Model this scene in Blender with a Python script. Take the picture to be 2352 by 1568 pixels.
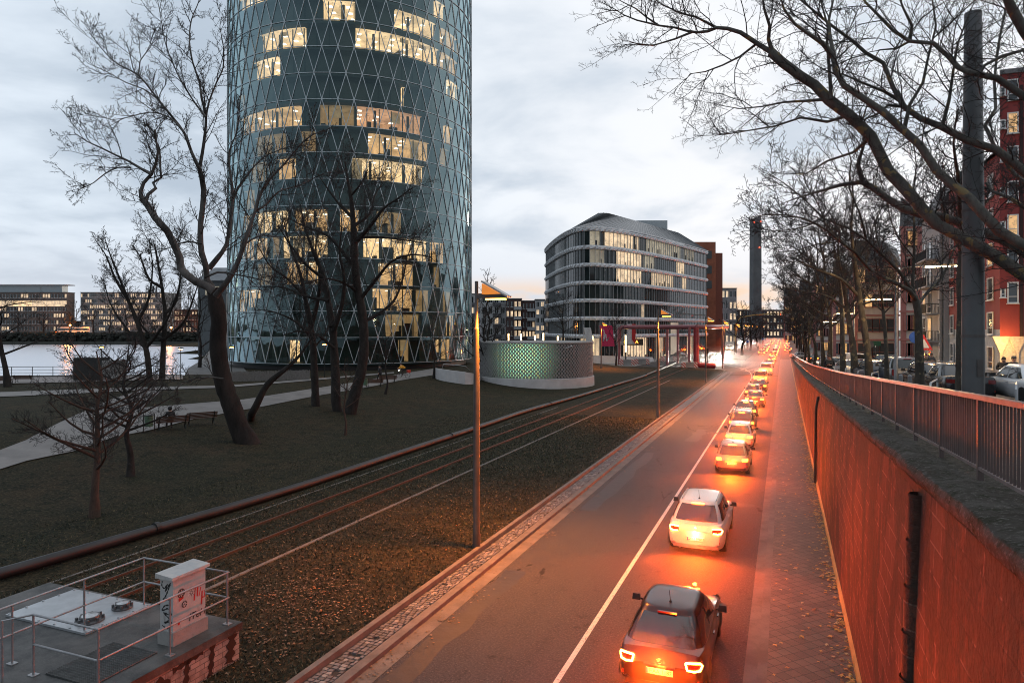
import bpy, bmesh, math, random
import numpy as np
from mathutils import Vector, Matrix
R = math.radians
for o in list(bpy.data.objects): bpy.data.objects.remove(o)
scene = bpy.context.scene
COL = scene.collection

# ---------------------------------------------------------------- camera
FPX, CX, HY, EYE = 1568.0, 1176.0, 755.0, 7.4     # focal length in photo units, centre, horizon row, eye height
cam_d = bpy.data.cameras.new('camera'); cam = bpy.data.objects.new('camera', cam_d); COL.objects.link(cam)
cam.location = (0, 0, EYE); cam.rotation_euler = (R(90), 0, 0)
cam_d.sensor_width = 36; cam_d.lens = 24.0
cam_d.shift_y = -29.0 / 2352
cam_d.clip_start = 0.1; cam_d.clip_end = 6000
scene.camera = cam
# ---------------------------------------------------------------- exposure / render
scene.view_settings.view_transform = 'Standard'; scene.view_settings.look = 'None'
scene.view_settings.exposure = 0.0; scene.view_settings.gamma = 1
scene.cycles.use_denoising = True
try: scene.cycles.denoiser = 'OPENIMAGEDENOISE'
except Exception: pass
scene.cycles.filter_width = 1.0
scene.cycles.denoising_prefilter = 'ACCURATE'; scene.cycles.denoising_input_passes = 'RGB_ALBEDO_NORMAL'
scene.cycles.max_bounces = 6; scene.cycles.diffuse_bounces = 2; scene.cycles.glossy_bounces = 3
scene.cycles.transparent_max_bounces = 12; scene.cycles.transmission_bounces = 4; scene.cycles.volume_bounces = 0
scene.cycles.sample_clamp_indirect = 6.0
scene.cycles.caustics_reflective = False; scene.cycles.caustics_refractive = False
# ---------------------------------------------------------------- sky
SUN_AZ, SUN_EL = R(24), R(4)                       # low behind the cloud, beyond the end of the road
w = bpy.data.worlds.new('World'); scene.world = w; w.use_nodes = True
nt = w.node_tree; nt.nodes.clear()
def wn(t, **kw):
    n = nt.nodes.new(t)
    for k, v in kw.items(): setattr(n, k, v)
    return n
def wl(a, b): nt.links.new(a, b)
def wmath(op, a, b=None, clamp=False):
    n = wn('ShaderNodeMath', operation=op, use_clamp=clamp)
    for i, v in enumerate((a, b)):
        if v is None: continue
        if isinstance(v, (int, float)): n.inputs[i].default_value = v
        else: wl(v, n.inputs[i])
    return n.outputs[0]
def wmix(f, a, b):
    n = wn('ShaderNodeMix', data_type='RGBA'); n.clamp_factor = True
    for s, v in ((n.inputs[0], f), (n.inputs[6], a), (n.inputs[7], b)):
        if isinstance(v, (int, float)): s.default_value = v
        elif isinstance(v, tuple): s.default_value = v + (1,) if len(v) == 3 else v
        else: wl(v, s)
    return n.outputs[2]
def wramp(f, a, b):
    n = wn('ShaderNodeMapRange', interpolation_type='SMOOTHSTEP'); wl(f, n.inputs[0])
    n.inputs[1].default_value = a; n.inputs[2].default_value = b
    return n.outputs[0]
sky = wn('ShaderNodeTexSky', sky_type='NISHITA', sun_disc=False)
sky.sun_elevation = SUN_EL; sky.sun_rotation = SUN_AZ; sky.altitude = 100; sky.dust_density = 2.0
tc = wn('ShaderNodeTexCoord'); sep = wn('ShaderNodeSeparateXYZ'); wl(tc.outputs['Generated'], sep.inputs[0])
X_, Y_, Z_ = sep.outputs
zz = wmath('ADD', wmath('MAXIMUM', Z_, 0.0), 0.22)
cv = wn('ShaderNodeCombineXYZ'); wl(wmath('DIVIDE', X_, zz), cv.inputs[0]); wl(wmath('DIVIDE', Y_, zz), cv.inputs[1])
n1 = wn('ShaderNodeTexNoise'); wl(cv.outputs[0], n1.inputs['Vector']); n1.inputs['Scale'].default_value = 1.7
n1.inputs['Detail'].default_value = 7; n1.inputs['Roughness'].default_value = 0.52; n1.inputs['Distortion'].default_value = 0.25
n2 = wn('ShaderNodeTexNoise'); wl(cv.outputs[0], n2.inputs['Vector']); n2.inputs['Scale'].default_value = 0.6
n2.inputs['Detail'].default_value = 3
az = wmath('ARCTAN2', X_, Y_)
right = wramp(az, -0.45, 0.35)                      # brighter cloud towards the set sun
behind = wramp(Y_, 0.1, -0.5)
dens = wmath('ADD', wmath('MULTIPLY', n1.outputs[0], 0.8), wmath('MULTIPLY', n2.outputs[0], 0.2))
dens = wmath('SUBTRACT', dens, wmath('MULTIPLY', right, 0.06))
cl = wramp(dens, 0.39, 0.60)
light_c = wmix(right, (0.80, 0.89, 0.99), (0.98, 1.0, 1.04))
dark_c = wmix(right, (0.51, 0.60, 0.71), (0.65, 0.73, 0.83))
cloud = wmix(cl, light_c, dark_c)
low = wramp(Z_, 0.16, 0.02)
cloud = wmix(wmath('MULTIPLY', low, 0.6), cloud, (0.72, 0.76, 0.84))
# strip of clear orange sky at the horizon, where the sun went down
o_el = wmath('MULTIPLY', wramp(Z_, 0.085, 0.035), wramp(n1.outputs[0], 0.62, 0.42))
o_az = wmath('MULTIPLY', wramp(az, -0.22, 0.02), wramp(az, 0.62, 0.40))
cloud = wmix(wmath('MULTIPLY', o_el, o_az), cloud, (1.0, 0.66, 0.40))
# cloud deck behind the photographer is thicker and darker
cloud = wmix(wmath('MULTIPLY', behind, 0.5), cloud, (0.40, 0.48, 0.55))
scl = wn('ShaderNodeVectorMath', operation='SCALE'); wl(cloud, scl.inputs[0]); scl.inputs['Scale'].default_value = 10.0
full = wmix(0.985, sky.outputs[0], scl.outputs[0])
bg = wn('ShaderNodeBackground'); wl(full, bg.inputs[0]); bg.inputs[1].default_value = 0.1
out = wn('ShaderNodeOutputWorld'); wl(bg.outputs[0], out.inputs[0])
# ---------------------------------------------------------------- sun (veiled, at dusk)
sd = bpy.data.lights.new('sun', 'SUN'); sd.energy = 0.5; sd.angle = R(14); sd.color = (1, 0.86, 0.7)
so = bpy.data.objects.new('sun', sd); COL.objects.link(so)
so.rotation_euler = Vector((math.sin(SUN_AZ)*math.cos(SUN_EL), math.cos(SUN_AZ)*math.cos(SUN_EL), math.sin(SUN_EL))).to_track_quat('Z', 'Y').to_euler()

# ---------------------------------------------------------------- frames
UX, UY = 0.3698, 0.9291                            # road direction u; n points to its right
RZ = -math.atan2(UX, UY)
def rw(t, s, z=0.0): return Vector((s*UX + t*UY, s*UY - t*UX, z))
def pix(px, py, Y): return Vector(((px-CX)/FPX*Y, Y, EYE + (HY-py)/FPX*Y))
def gnd(px, py, z=0.0):
    Y = (EYE-z)*FPX/(py-HY); return Vector(((px-CX)/FPX*Y, Y, z))
def st(v): return (v[0]*UY - v[1]*UX, v[0]*UX + v[1]*UY)   # world -> (t, s)
def lerp(a, b, f): return a + (b-a)*f
def interp(x, xs, ys): return float(np.interp(x, xs, ys))
def sstep(a, b, x):
    f = min(1, max(0, (x-a)/(b-a))); return f*f*(3-2*f)
def zc(s): return interp(s, (-5, 8, 15, 30, 60, 100, 150, 178, 190), (6.2, 5.72, 5.4, 4.72, 3.55, 2.35, 0.95, 0.2, 0.15))

# ---------------------------------------------------------------- materials
class NM:
    """small node-material builder"""
    def __init__(s, name):
        s.m = bpy.data.materials.new(name); s.m.use_nodes = True; s.t = s.m.node_tree; s.t.nodes.clear()
        s.out = s.t.nodes.new('ShaderNodeOutputMaterial')
    def n(s, t, ins=None, **kw):
        n = s.t.nodes.new(t)
        for k, v in kw.items(): setattr(n, k, v)
        for k, v in (ins or {}).items(): s.set(n.inputs[k], v)
        return n
    def set(s, sock, v):
        if isinstance(v, bpy.types.NodeSocket): s.t.links.new(v, sock)
        elif isinstance(v, tuple) and len(v) == 3 and sock.type == 'RGBA': sock.default_value = v + (1,)
        else: sock.default_value = v
    def obj(s): return s.n('ShaderNodeTexCoord').outputs['Object']
    def noise(s, scale, detail=4, rough=0.55, vec=None, stretch=None):
        v = vec or s.obj()
        if stretch: v = s.n('ShaderNodeVectorMath', {0: v, 1: stretch}, operation='MULTIPLY').outputs[0]
        return s.n('ShaderNodeTexNoise', {'Vector': v, 'Scale': scale, 'Detail': detail, 'Roughness': rough}).outputs[0]
    def ramp(s, f, a, b): return s.n('ShaderNodeMapRange', {0: f, 1: a, 2: b}).outputs[0]
    def mix(s, f, a, b, bt='MIX'):
        n = s.n('ShaderNodeMix', data_type='RGBA', blend_type=bt)
        s.set(n.inputs[0], f); s.set(n.inputs[6], a); s.set(n.inputs[7], b); return n.outputs[2]
    def math(s, op, a, b=0.0): return s.n('ShaderNodeMath', {0: a, 1: b}, operation=op).outputs[0]
    def bump(s, h, st=0.3, d=0.05): return s.n('ShaderNodeBump', {'Height': h, 'Strength': st, 'Distance': d}).outputs[0]
    def bsdf(s, col, rough=0.6, metal=0.0, spec=0.5, normal=None, coat=0.0, em=None, es=0.0):
        p = s.n('ShaderNodeBsdfPrincipled', {'Base Color': col, 'Roughness': rough, 'Metallic': metal, 'Specular IOR Level': spec})
        if coat: p.inputs['Coat Weight'].default_value = coat; p.inputs['Coat Roughness'].default_value = 0.05
        if normal is not None: s.set(p.inputs['Normal'], normal)
        if em is not None: s.set(p.inputs['Emission Color'], em); s.set(p.inputs['Emission Strength'], es)
        s.t.links.new(p.outputs[0], s.out.inputs[0]); return s.m
def c3(c, k=1.0): return tuple(min(1, x*k) for x in c)
_mc = {}
def plain(name, col, rough=0.6, metal=0.0, var=0.25, scale=6.0, spec=0.5, coat=0.0, bump=0.0):
    """one colour with noise mottling"""
    key = (name,)
    if key in _mc: return _mc[key]
    m = NM(name); f = m.noise(scale, 5, 0.6)
    c = m.mix(m.ramp(f, 0.3, 0.7), c3(col, 1-var), c3(col, 1+var))
    _mc[key] = m.bsdf(c, rough, metal, spec, m.bump(f, bump, 0.03) if bump else None, coat)
    return _mc[key]
def glow(name, col, strength, base=(0.02, 0.02, 0.02)):
    key = (name,)
    if key in _mc: return _mc[key]
    m = NM(name); f = m.noise(9, 2)
    _mc[key] = m.bsdf(base, 0.3, em=m.mix(m.ramp(f, 0.3, 0.7), c3(col, 0.9), col), es=strength)
    return _mc[key]
def paint(name, col, metal=0.2, rough=0.35):
    key = (name,)
    if key in _mc: return _mc[key]
    m = NM(name); f = m.noise(30, 3)
    _mc[key] = m.bsdf(m.mix(m.ramp(f, 0.3, 0.7), c3(col, 0.92), c3(col, 1.08)), rough, metal, 0.5, None, 0.4)
    return _mc[key]

# ---------------------------------------------------------------- mesh builder
class MB:
    def __init__(s): s.v = []; s.f = []; s.mi = []; s.cur = 0; s.arr = []
    def add(s, vs, fs):
        b = len(s.v); s.v += [tuple(v) for v in vs]
        for f in fs: s.f.append(tuple(b+i for i in f)); s.mi.append(s.cur)
        return s
    def quad(s, a, b, c, d): return s.add((a, b, c, d), ((0, 1, 2, 3),))
    def box(s, c, size, rz=0.0, rx=0.0, ry=0.0, taper=1.0):
        hx, hy, hz = (x/2 for x in size)
        vs = [Vector((sx*hx*(taper if sz > 0 else 1), sy*hy*(taper if sz > 0 else 1), sz*hz)) for sz in (-1, 1) for sx, sy in ((-1,-1),(1,-1),(1,1),(-1,1))]
        if rz or rx or ry:
            M = Matrix.Rotation(rz, 3, 'Z') @ Matrix.Rotation(ry, 3, 'Y') @ Matrix.Rotation(rx, 3, 'X'); vs = [M @ v for v in vs]
        c = Vector(c)
        return s.add([v+c for v in vs], ((3,2,1,0),(4,5,6,7),(0,1,5,4),(1,2,6,5),(2,3,7,6),(3,0,4,7)))
    def bx(s, x0, x1, y0, y1, z0, z1): return s.box(((x0+x1)/2, (y0+y1)/2, (z0+z1)/2), (x1-x0, y1-y0, z1-z0))
    def prism(s, poly, z0, z1, cap=True):
        n = len(poly); vs = [(p[0], p[1], z0) for p in poly] + [(p[0], p[1], z1) for p in poly]
        fs = [(i, (i+1) % n, n+(i+1) % n, n+i) for i in range(n)]
        if cap: fs += [tuple(range(n-1, -1, -1)), tuple(range(n, 2*n))]
        return s.add(vs, fs)
    def extr(s, poly, vec):
        """polygon of 3-D points pushed along vec"""
        n = len(poly); vec = Vector(vec); vs = [Vector(p) for p in poly]; vs += [p+vec for p in vs]
        return s.add(vs, [(i, (i+1) % n, n+(i+1) % n, n+i) for i in range(n)] + [tuple(range(n-1, -1, -1)), tuple(range(n, 2*n))])
    def tube(s, pts, r, k=8, cap=True):
        pts = [Vector(p) for p in pts]; n = len(pts)
        if isinstance(r, (int, float)): r = [r]*n
        vs = []; ref = None
        for i, p in enumerate(pts):
            t = (pts[min(i+1, n-1)]-pts[max(i-1, 0)]).normalized()
            if ref is None: ref = Vector((0, 0, 1)) if abs(t.z) < 0.8 else Vector((1, 0, 0))
            a = t.cross(ref).normalized(); ref = a.cross(t).normalized()
            for j in range(k):
                th = 2*math.pi*j/k; vs.append(p + (a*math.cos(th) + ref*math.sin(th))*r[i])
        fs = [(i*k+j, i*k+(j+1) % k, (i+1)*k+(j+1) % k, (i+1)*k+j) for i in range(n-1) for j in range(k)]
        if cap: fs += [tuple(range(k-1, -1, -1)), tuple(range((n-1)*k, n*k))]
        return s.add(vs, fs)
    def lathe(s, prof, c=(0, 0, 0), k=16, cap=True):
        vs = [(c[0]+r*math.cos(2*math.pi*j/k), c[1]+r*math.sin(2*math.pi*j/k), c[2]+z) for r, z in prof for j in range(k)]
        n = len(prof); fs = [(i*k+j, i*k+(j+1) % k, (i+1)*k+(j+1) % k, (i+1)*k+j) for i in range(n-1) for j in range(k)]
        if cap: fs += [tuple(range(k-1, -1, -1)), tuple(range((n-1)*k, n*k))]
        return s.add(vs, fs)
    def ball(s, c, r, k=10, m=7):
        r = (r, r, r) if isinstance(r, (int, float)) else r; vs = []
        for i in range(m+1):
            ph = math.pi*i/m
            for j in range(k): vs.append((c[0]+r[0]*math.sin(ph)*math.cos(2*math.pi*j/k), c[1]+r[1]*math.sin(ph)*math.sin(2*math.pi*j/k), c[2]+r[2]*math.cos(ph)))
        return s.add(vs, [(i*k+j, (i+1)*k+j, (i+1)*k+(j+1) % k, i*k+(j+1) % k) for i in range(m) for j in range(k)])
    def sheet(s, rows):
        """grid of points"""
        m = len(rows[0]); vs = [p for r in rows for p in r]
        return s.add(vs, [(i*m+j, i*m+j+1, (i+1)*m+j+1, (i+1)*m+j) for i in range(len(rows)-1) for j in range(m-1)])
    def build(s, name, mat, parent=None, smooth=False, loc=None, rz=0.0):
        me = bpy.data.meshes.new(name); me.from_pydata(s.v, [], s.f)
        mats = mat if isinstance(mat, (list, tuple)) else [mat]
        for m in mats: me.materials.append(m)
        if len(mats) > 1: me.polygons.foreach_set('material_index', s.mi)
        if smooth is True: me.polygons.foreach_set('use_smooth', [True]*len(s.f))
        me.update()
        if smooth == 'auto': me.polygons.foreach_set('use_smooth', [True]*len(s.f)); me.set_sharp_from_angle(angle=R(38))
        o = bpy.data.objects.new(name, me); COL.objects.link(o)
        if parent: o.parent = parent
        if loc is not None: o.location = loc
        if rz: o.rotation_euler.z = rz
        return o
def tag(o, label=None, cat=None, group=None, kind=None):
    if label: o['label'] = label
    if cat: o['category'] = cat
    if group: o['group'] = group
    if kind: o['kind'] = kind
    return o
def thing(name, label, cat, loc=(0, 0, 0), rz=0.0, group=None):
    o = bpy.data.objects.new(name, None); COL.objects.link(o); o.location = loc; o.rotation_euler.z = rz
    return tag(o, label, cat, group)
def kids(o): return [c for c in o.children]
def copy_tree(o, parent=None):
    c = o.copy(); COL.objects.link(c)
    if parent: c.parent = parent
    for ch in list(o.children): copy_tree(ch, c)
    return c
def lamp(name, kind, loc, energy, col, parent=None, radius=0.1, **kw):
    d = bpy.data.lights.new(name, kind); d.energy = energy; d.color = col
    if kind in ('POINT', 'SPOT'): d.shadow_soft_size = radius
    for k, v in kw.items(): setattr(d, k, v)
    o = bpy.data.objects.new(name, d); COL.objects.link(o); o.location = loc
    if parent: o.parent = parent
    return o
def text(name, body, size, mat, parent, loc, rot, depth=0.004, align='CENTER', shear=0.0):
    cu = bpy.data.curves.new(name, 'FONT'); cu.body = body; cu.size = size; cu.extrude = depth; cu.align_x = align; cu.align_y = 'CENTER'; cu.shear = shear
    tmp = bpy.data.objects.new(name+'_curve', cu); COL.objects.link(tmp); me = bpy.data.meshes.new_from_object(tmp)
    bpy.data.objects.remove(tmp); bpy.data.curves.remove(cu); me.materials.clear(); me.materials.append(mat)
    o = bpy.data.objects.new(name, me); COL.objects.link(o); o.location = loc; o.rotation_euler = rot
    if parent: o.parent = parent
    return o
def struct(name, mb, mat, **kw): return tag(mb.build(name, mat, **kw), kind='structure')
# ================================================================ SETTING
def np_mesh(name, V, F, mats, mi=None, parent=None, smooth=False, rz=0.0):
    me = bpy.data.meshes.new(name); V = np.asarray(V, np.float32).reshape(-1, 3); F = np.asarray(F, np.int32)
    k = F.shape[1]; me.vertices.add(len(V)); me.vertices.foreach_set('co', V.ravel())
    me.loops.add(F.size); me.loops.foreach_set('vertex_index', F.ravel())
    me.polygons.add(len(F)); me.polygons.foreach_set('loop_start', np.arange(0, F.size, k, dtype=np.int32))
    mats = mats if isinstance(mats, (list, tuple)) else [mats]
    for m in mats: me.materials.append(m)
    if mi is not None: me.polygons.foreach_set('material_index', np.asarray(mi, np.int32))
    if smooth: me.polygons.foreach_set('use_smooth', np.ones(len(F), bool))
    me.update(calc_edges=True); me.validate()
    o = bpy.data.objects.new(name, me); COL.objects.link(o)
    if parent: o.parent = parent
    if rz: o.rotation_euler.z = rz
    return o
def grass_mat():
    m = NM('lawn_grass'); v = m.obj()
    big = m.noise(0.22, 4, 0.6); mid = m.noise(1.3, 6, 0.75); fine = m.noise(9, 6, 0.8)
    c = m.mix(m.ramp(big, 0.38, 0.62), (0.023, 0.025, 0.013), (0.044, 0.032, 0.018))
    c = m.mix(m.ramp(mid, 0.46, 0.60), c, (0.011, 0.015, 0.008))
    c = m.mix(m.ramp(fine, 0.51, 0.62), c, (0.085, 0.062, 0.036))
    c = m.mix(m.ramp(fine, 0.47, 0.37), c, (0.006, 0.007, 0.005))
    return m.bsdf(c, 0.9, 0, 0.15, m.bump(m.math('ADD', fine, m.math('MULTIPLY', mid, 0.6)), 0.9, 0.12))
GRASS = grass_mat()
def asphalt_mat():
    m = NM('asphalt'); fine = m.noise(20, 6, 0.85); mid = m.noise(1.6, 6, 0.75); big = m.noise(0.5, 4, 0.6, stretch=(2.2, 0.25, 1))
    c = m.mix(m.ramp(big, 0.35, 0.65), (0.040, 0.038, 0.040), (0.066, 0.062, 0.062))
    c = m.mix(m.ramp(mid, 0.56, 0.68), c, (0.020, 0.019, 0.021))
    c = m.mix(m.ramp(fine, 0.53, 0.64), c, (0.15, 0.14, 0.132))
    c = m.mix(m.ramp(fine, 0.46, 0.36), c, (0.016, 0.016, 0.017))
    cr = m.n('ShaderNodeTexVoronoi', {'Vector': m.n('ShaderNodeVectorMath', {0: m.obj(), 1: (0.35, 0.11, 1)}, operation='MULTIPLY').outputs[0], 'Scale': 1.0}, feature='DISTANCE_TO_EDGE').outputs[0]
    wob = m.math('ADD', cr, m.math('MULTIPLY', m.math('SUBTRACT', mid, 0.5), 0.16))
    crack = m.math('MULTIPLY', m.math('LESS_THAN', wob, 0.006), m.math('GREATER_THAN', m.noise(0.13, 2), 0.56))
    c = m.mix(crack, c, (0.014, 0.013, 0.013))
    rg = m.ramp(big, 0.3, 0.7)
    return m.bsdf(c, m.math('ADD', 0.62, m.math('MULTIPLY', rg, 0.2)), 0, 0.16, m.bump(fine, 0.55, 0.03))
ASPH = asphalt_mat()
def stone_mat(name, a, b, scale=2.5, rough=0.75, dark=0.35):
    m = NM(name); f = m.noise(scale, 6, 0.65); g = m.noise(scale*14, 4, 0.7)
    c = m.mix(m.ramp(f, 0.35, 0.65), a, b); c = m.mix(m.math('MULTIPLY', m.ramp(g, 0.55, 0.75), dark), c, c3(a, 0.4))
    return m.bsdf(c, rough, 0, 0.35, m.bump(g, 0.35, 0.02))
KERB = stone_mat('kerb_stone', (0.10, 0.088, 0.078), (0.16, 0.14, 0.125))
GUT = stone_mat('gutter_concrete', (0.10, 0.085, 0.072), (0.17, 0.148, 0.128), 1.2)
PATH = stone_mat('gravel_path', (0.16, 0.15, 0.145), (0.23, 0.215, 0.205), 0.6)
CONC = stone_mat('concrete', (0.20, 0.195, 0.19), (0.30, 0.29, 0.28), 1.0)
WHITEWALL = stone_mat('white_concrete', (0.42, 0.41, 0.41), (0.52, 0.51, 0.51), 0.7, 0.7, 0.15)
def mark_mat():
    m = NM('road_paint'); f = m.noise(14, 5, 0.8); g = m.noise(1.1, 3)
    c = m.mix(m.ramp(m.math('ADD', f, m.math('MULTIPLY', g, 0.25)), 0.66, 0.76), (0.62, 0.58, 0.50), (0.16, 0.145, 0.13))
    return m.bsdf(c, 0.6, 0, 0.3)
MARK = mark_mat()
def paver_mat():
    m = NM('pavement_slabs'); v = m.n('ShaderNodeMapping', {'Vector': m.obj(), 'Rotation': (0, 0, R(45))}).outputs[0]
    b = m.n('ShaderNodeTexBrick', {'Vector': v, 'Color1': (0.105, 0.074, 0.055), 'Color2': (0.16, 0.115, 0.085), 'Mortar': (0.028, 0.024, 0.02), 'Scale': 1.0,
        'Mortar Size': 0.011, 'Mortar Smooth': 0.2, 'Brick Width': 0.27, 'Row Height': 0.27}, offset=0.0)
    f = m.noise(1.2, 5, 0.65); g = m.noise(40, 3, 0.7)
    c = m.mix(m.ramp(f, 0.4, 0.7), b.outputs[0], m.mix(0.55, b.outputs[0], (0.05, 0.045, 0.04)))
    c = m.mix(m.math('MULTIPLY', m.ramp(g, 0.5, 0.75), 0.4), c, (0.2, 0.17, 0.15))
    return m.bsdf(c, 0.65, 0, 0.4, m.bump(m.math('SUBTRACT', g, b.outputs['Fac']), 0.4, 0.02))
PAVER = paver_mat()

RIVER = [(-400, 60), (-62, 82), (-41, 84.5), (-47, 98), (-56, 122), (-74, 165), (-105, 240), (-140, 374), (-900, 374), (-900, 60)]  # world X, Y
RIVERG = [(x+(5.0 if i > 2 and i < 8 else 0), y) for i, (x, y) in enumerate(RIVER)]
def in_poly(x, y, P):
    c = False; n = len(P)
    for i in range(n):
        (x1, y1), (x2, y2) = P[i], P[i-1]
        if (y1 > y) != (y2 > y) and x < (x2-x1)*(y-y1)/(y2-y1)+x1: c = not c
    return c
def hground(t, s):
    """height of the lawn left of the road, (t, s) in the road frame"""
    h = 0.18 + 1.5*sstep(-24, -46, t)*sstep(-20, 30, s)
    if t > -22: h = lerp(0.175, -0.08, sstep(-22, -20.5, t))
    if s > 128 and t > -64: h = min(h, lerp(h, -0.08, sstep(128, 133, s)))
    return h
def build_ground():
    ts = list(np.arange(-140, -64, 3)) + list(np.arange(-64, -20, 1.0)) + [-20, -10, 2, 30, 100, 300, 900, 3000]
    ts = [-3000, -1200, -600, -350, -220, -170] + ts
    ss = [-300, -60, -20] + list(np.arange(-10, 200, 2.0)) + [210, 230, 260, 300, 360, 440, 700, 1500, 4000]
    rows = []
    for s in ss:
        r = []
        for t in ts:
            p = rw(t, s); z = hground(t, s)
            if in_poly(p.x, p.y, RIVERG): z = -4.0
            elif p.y > 374 and t < -64: z = 5.0
            elif p.y > 245 and t < -64: z = 3.0
            r.append((t, s, z))
        rows.append(r)
    mb = MB(); mb.sheet(rows)
    return struct('ground', mb, GRASS, rz=RZ, smooth=False)
build_ground()
# lawn strip beside the road, rounded at the junction
RAD = 9.0
def edge_path(off):
    """left road edge pushed off metres into the lawn, (t, s)"""
    tc = -8.42-RAD; P = [(-8.42-off, s) for s in np.arange(-8, 121, 3.0)]
    P += [(tc+(RAD-off)*math.cos(a), 121+(RAD-off)*math.sin(a)) for a in np.linspace(0.12, math.pi/2, 10)]
    return P + [(t, 121+RAD-off) for t in (-21, -26, -32, -40, -52, -64)]
def strip(name, o0, o1, z0, z1, mat, drop0=None, drop1=None):
    a, b = edge_path(o0), edge_path(o1); mb = MB(); rows = []
    for (p, q) in zip(a, b):
        r = []
        if drop0 is not None: r.append((p[0], p[1], drop0))
        r += [(p[0], p[1], z0), (q[0], q[1], z1)]
        if drop1 is not None: r.append((q[0], q[1], drop1))
        rows.append(r)
    mb.sheet(rows); return struct(name, mb, mat, rz=RZ)
strip('gutter', -0.42, 0.0, 0.006, 0.004, GUT)
strip('kerb', 0.0, 0.23, 0.115, 0.12, KERB, drop0=-0.02)
strip('cobble_bed', 0.23, 0.80, 0.085, 0.085, plain('joint_sand', (0.03, 0.026, 0.022), 0.9, scale=20))
strip('lawn_edging', 0.80, 0.95, 0.25, 0.25, KERB, drop0=0.05, drop1=0.1)
mb = MB(); A = edge_path(0.95); mb.sheet([[(p[0], p[1], 0.195), (min(p[0], -17.5) if p[1] < 118 else p[0]-0.001, p[1]-0.001 if p[1] > 121 else p[1], 0.2), ] for p in A[:44]])
mb = MB(); rows = []
for s in np.arange(-8, 121.1, 3.0): rows.append([(t, s, 0.19 if t > -22.2 else 0.185) for t in (-9.37, -12, -15, -18, -21, -24)])
arc = [p for p in edge_path(0.95) if p[1] > 121]
for p in arc[:10]: rows.append([(lerp(p[0], -24, f), p[1], 0.19) for f in (0, 0.2, 0.4, 0.6, 0.8, 1)])
mb.sheet(rows); struct('lawn', mb, GRASS, rz=RZ)
rng = random.Random(5)
cob = MB()
for i in range(470):
    s = 1.5 + i*0.125
    tt = -9.21 + rng.uniform(0, .05)
    while tt < -8.70:
        wd = rng.uniform(0.11, 0.17); wd = min(wd, -8.66-tt)
        if wd < 0.06: break
        if rng.random() < 0.97:
            cob.cur = rng.choice((0, 0, 0, 1, 1, 2)); cob.box((tt+wd/2, s+rng.uniform(-.008, .008), 0.085+rng.uniform(0, .008)), (wd-.018, 0.108, 0.07), rng.uniform(-.05, .05), taper=0.9)
        tt += wd
struct('cobbles', cob, [plain('cobble_grey', (0.13, 0.118, 0.115), 0.6, scale=4), plain('cobble_brown', (0.10, 0.085, 0.075), 0.6, scale=4), plain('cobble_pale', (0.24, 0.215, 0.19), 0.6, scale=4)], rz=RZ)
strip('cobble_course', 0.235, 0.795, 0.0, 0.0, KERB) if False else None
far = MB()
far.sheet([[(-9.2, s, 0.112), (-8.67, s, 0.112)] for s in (60.4, 80, 100, 121)])
def cobtex():
    m = NM('cobble_texture'); b = m.n('ShaderNodeTexBrick', {'Vector': m.obj(), 'Color1': (0.09, 0.078, 0.07), 'Color2': (0.17, 0.15, 0.14), 'Mortar': (0.03, 0.026, 0.022), 'Scale': 1.0, 'Mortar Size': 0.012, 'Brick Width': 0.15, 'Row Height': 0.125})
    return m.bsdf(b.outputs[0], 0.6, normal=m.bump(m.noise(30), 0.3))
struct('cobble_course', far, cobtex(), rz=RZ)
# asphalt carriageway + junction
rd = MB(); rd.sheet([[(t, s, 0.0) for t in (-8.0, -4.4, -0.8)] for s in np.arange(-10, 117, 4)])
rd.sheet([[(t, s, -0.004) for t in (-64, -30, -8, -0.8)] for s in (116, 160, 200, 300, 450, 700)])
struct('road', rd, ASPH, rz=RZ)
g = MB(); g.sheet([[(t, s, 0.006) for t in (-0.8, -0.53)] for s in (-10, 40, 90, 178)]); struct('gutter', g, GUT, rz=RZ)
k = MB(); k.sheet([[(-0.53, s, -0.02), (-0.53, s, 0.09), (-0.33, s, 0.10)] for s in (-10, 30, 60, 90, 120, 150, 178)]); struct('kerb', k, GUT, rz=RZ)
p = MB(); p.sheet([[(-0.33, s, 0.10), (0.6, s, 0.105), (1.55, s, 0.11)] for s in np.arange(-10, 179, 6)]); struct('pavement', p, PAVER, rz=RZ)
# markings: worn solid line between the lanes, junction curves and hatching
mk = MB()
mk.sheet([[(-4.49, s, 0.004), (-4.37, s, 0.004)] for s in np.arange(-8, 104, 4)])
def curve_mark(pts, wd=0.14):
    rows = []
    for i, q in enumerate(pts):
        a, b = pts[max(i-1, 0)], pts[min(i+1, len(pts)-1)]; d = Vector((b[0]-a[0], b[1]-a[1], 0)).normalized(); nx = Vector((d.y, -d.x, 0))*wd/2
        rows.append([(q[0]-nx.x, q[1]-nx.y, 0.004), (q[0]+nx.x, q[1]+nx.y, 0.004)])
    mk.sheet(rows)
curve_mark([(-4.43, 104), (-4.6, 112), (-5.2, 122), (-6.6, 132), (-9, 141), (-13, 149), (-19, 155)])
curve_mark([(-4.4, 108), (-4.3, 125), (-4.35, 150), (-4.4, 172)])
for i in range(9): curve_mark([(-4.5, 124+i*4.5), (-7.2-0.8*i*0.3, 129+i*4.5)], 0.3)
for i in range(8): mk.sheet([[(-23+i*1.1, 136, 0.004), (-22.5+i*1.1, 136, 0.004)], [(-23+i*1.1, 140, 0.004), (-22.5+i*1.1, 140, 0.004)]])
for i in range(8): mk.sheet([[(-19, 190+i*9, 0.004), (-18.86, 190+i*9, 0.004)], [(-19, 193+i*9, 0.004), (-18.86, 193+i*9, 0.004)]])
mk.sheet([[(-2.65, s, 0.004), (-2.52, s, 0.004)] for s in np.arange(180, 420, 30)])
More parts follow.
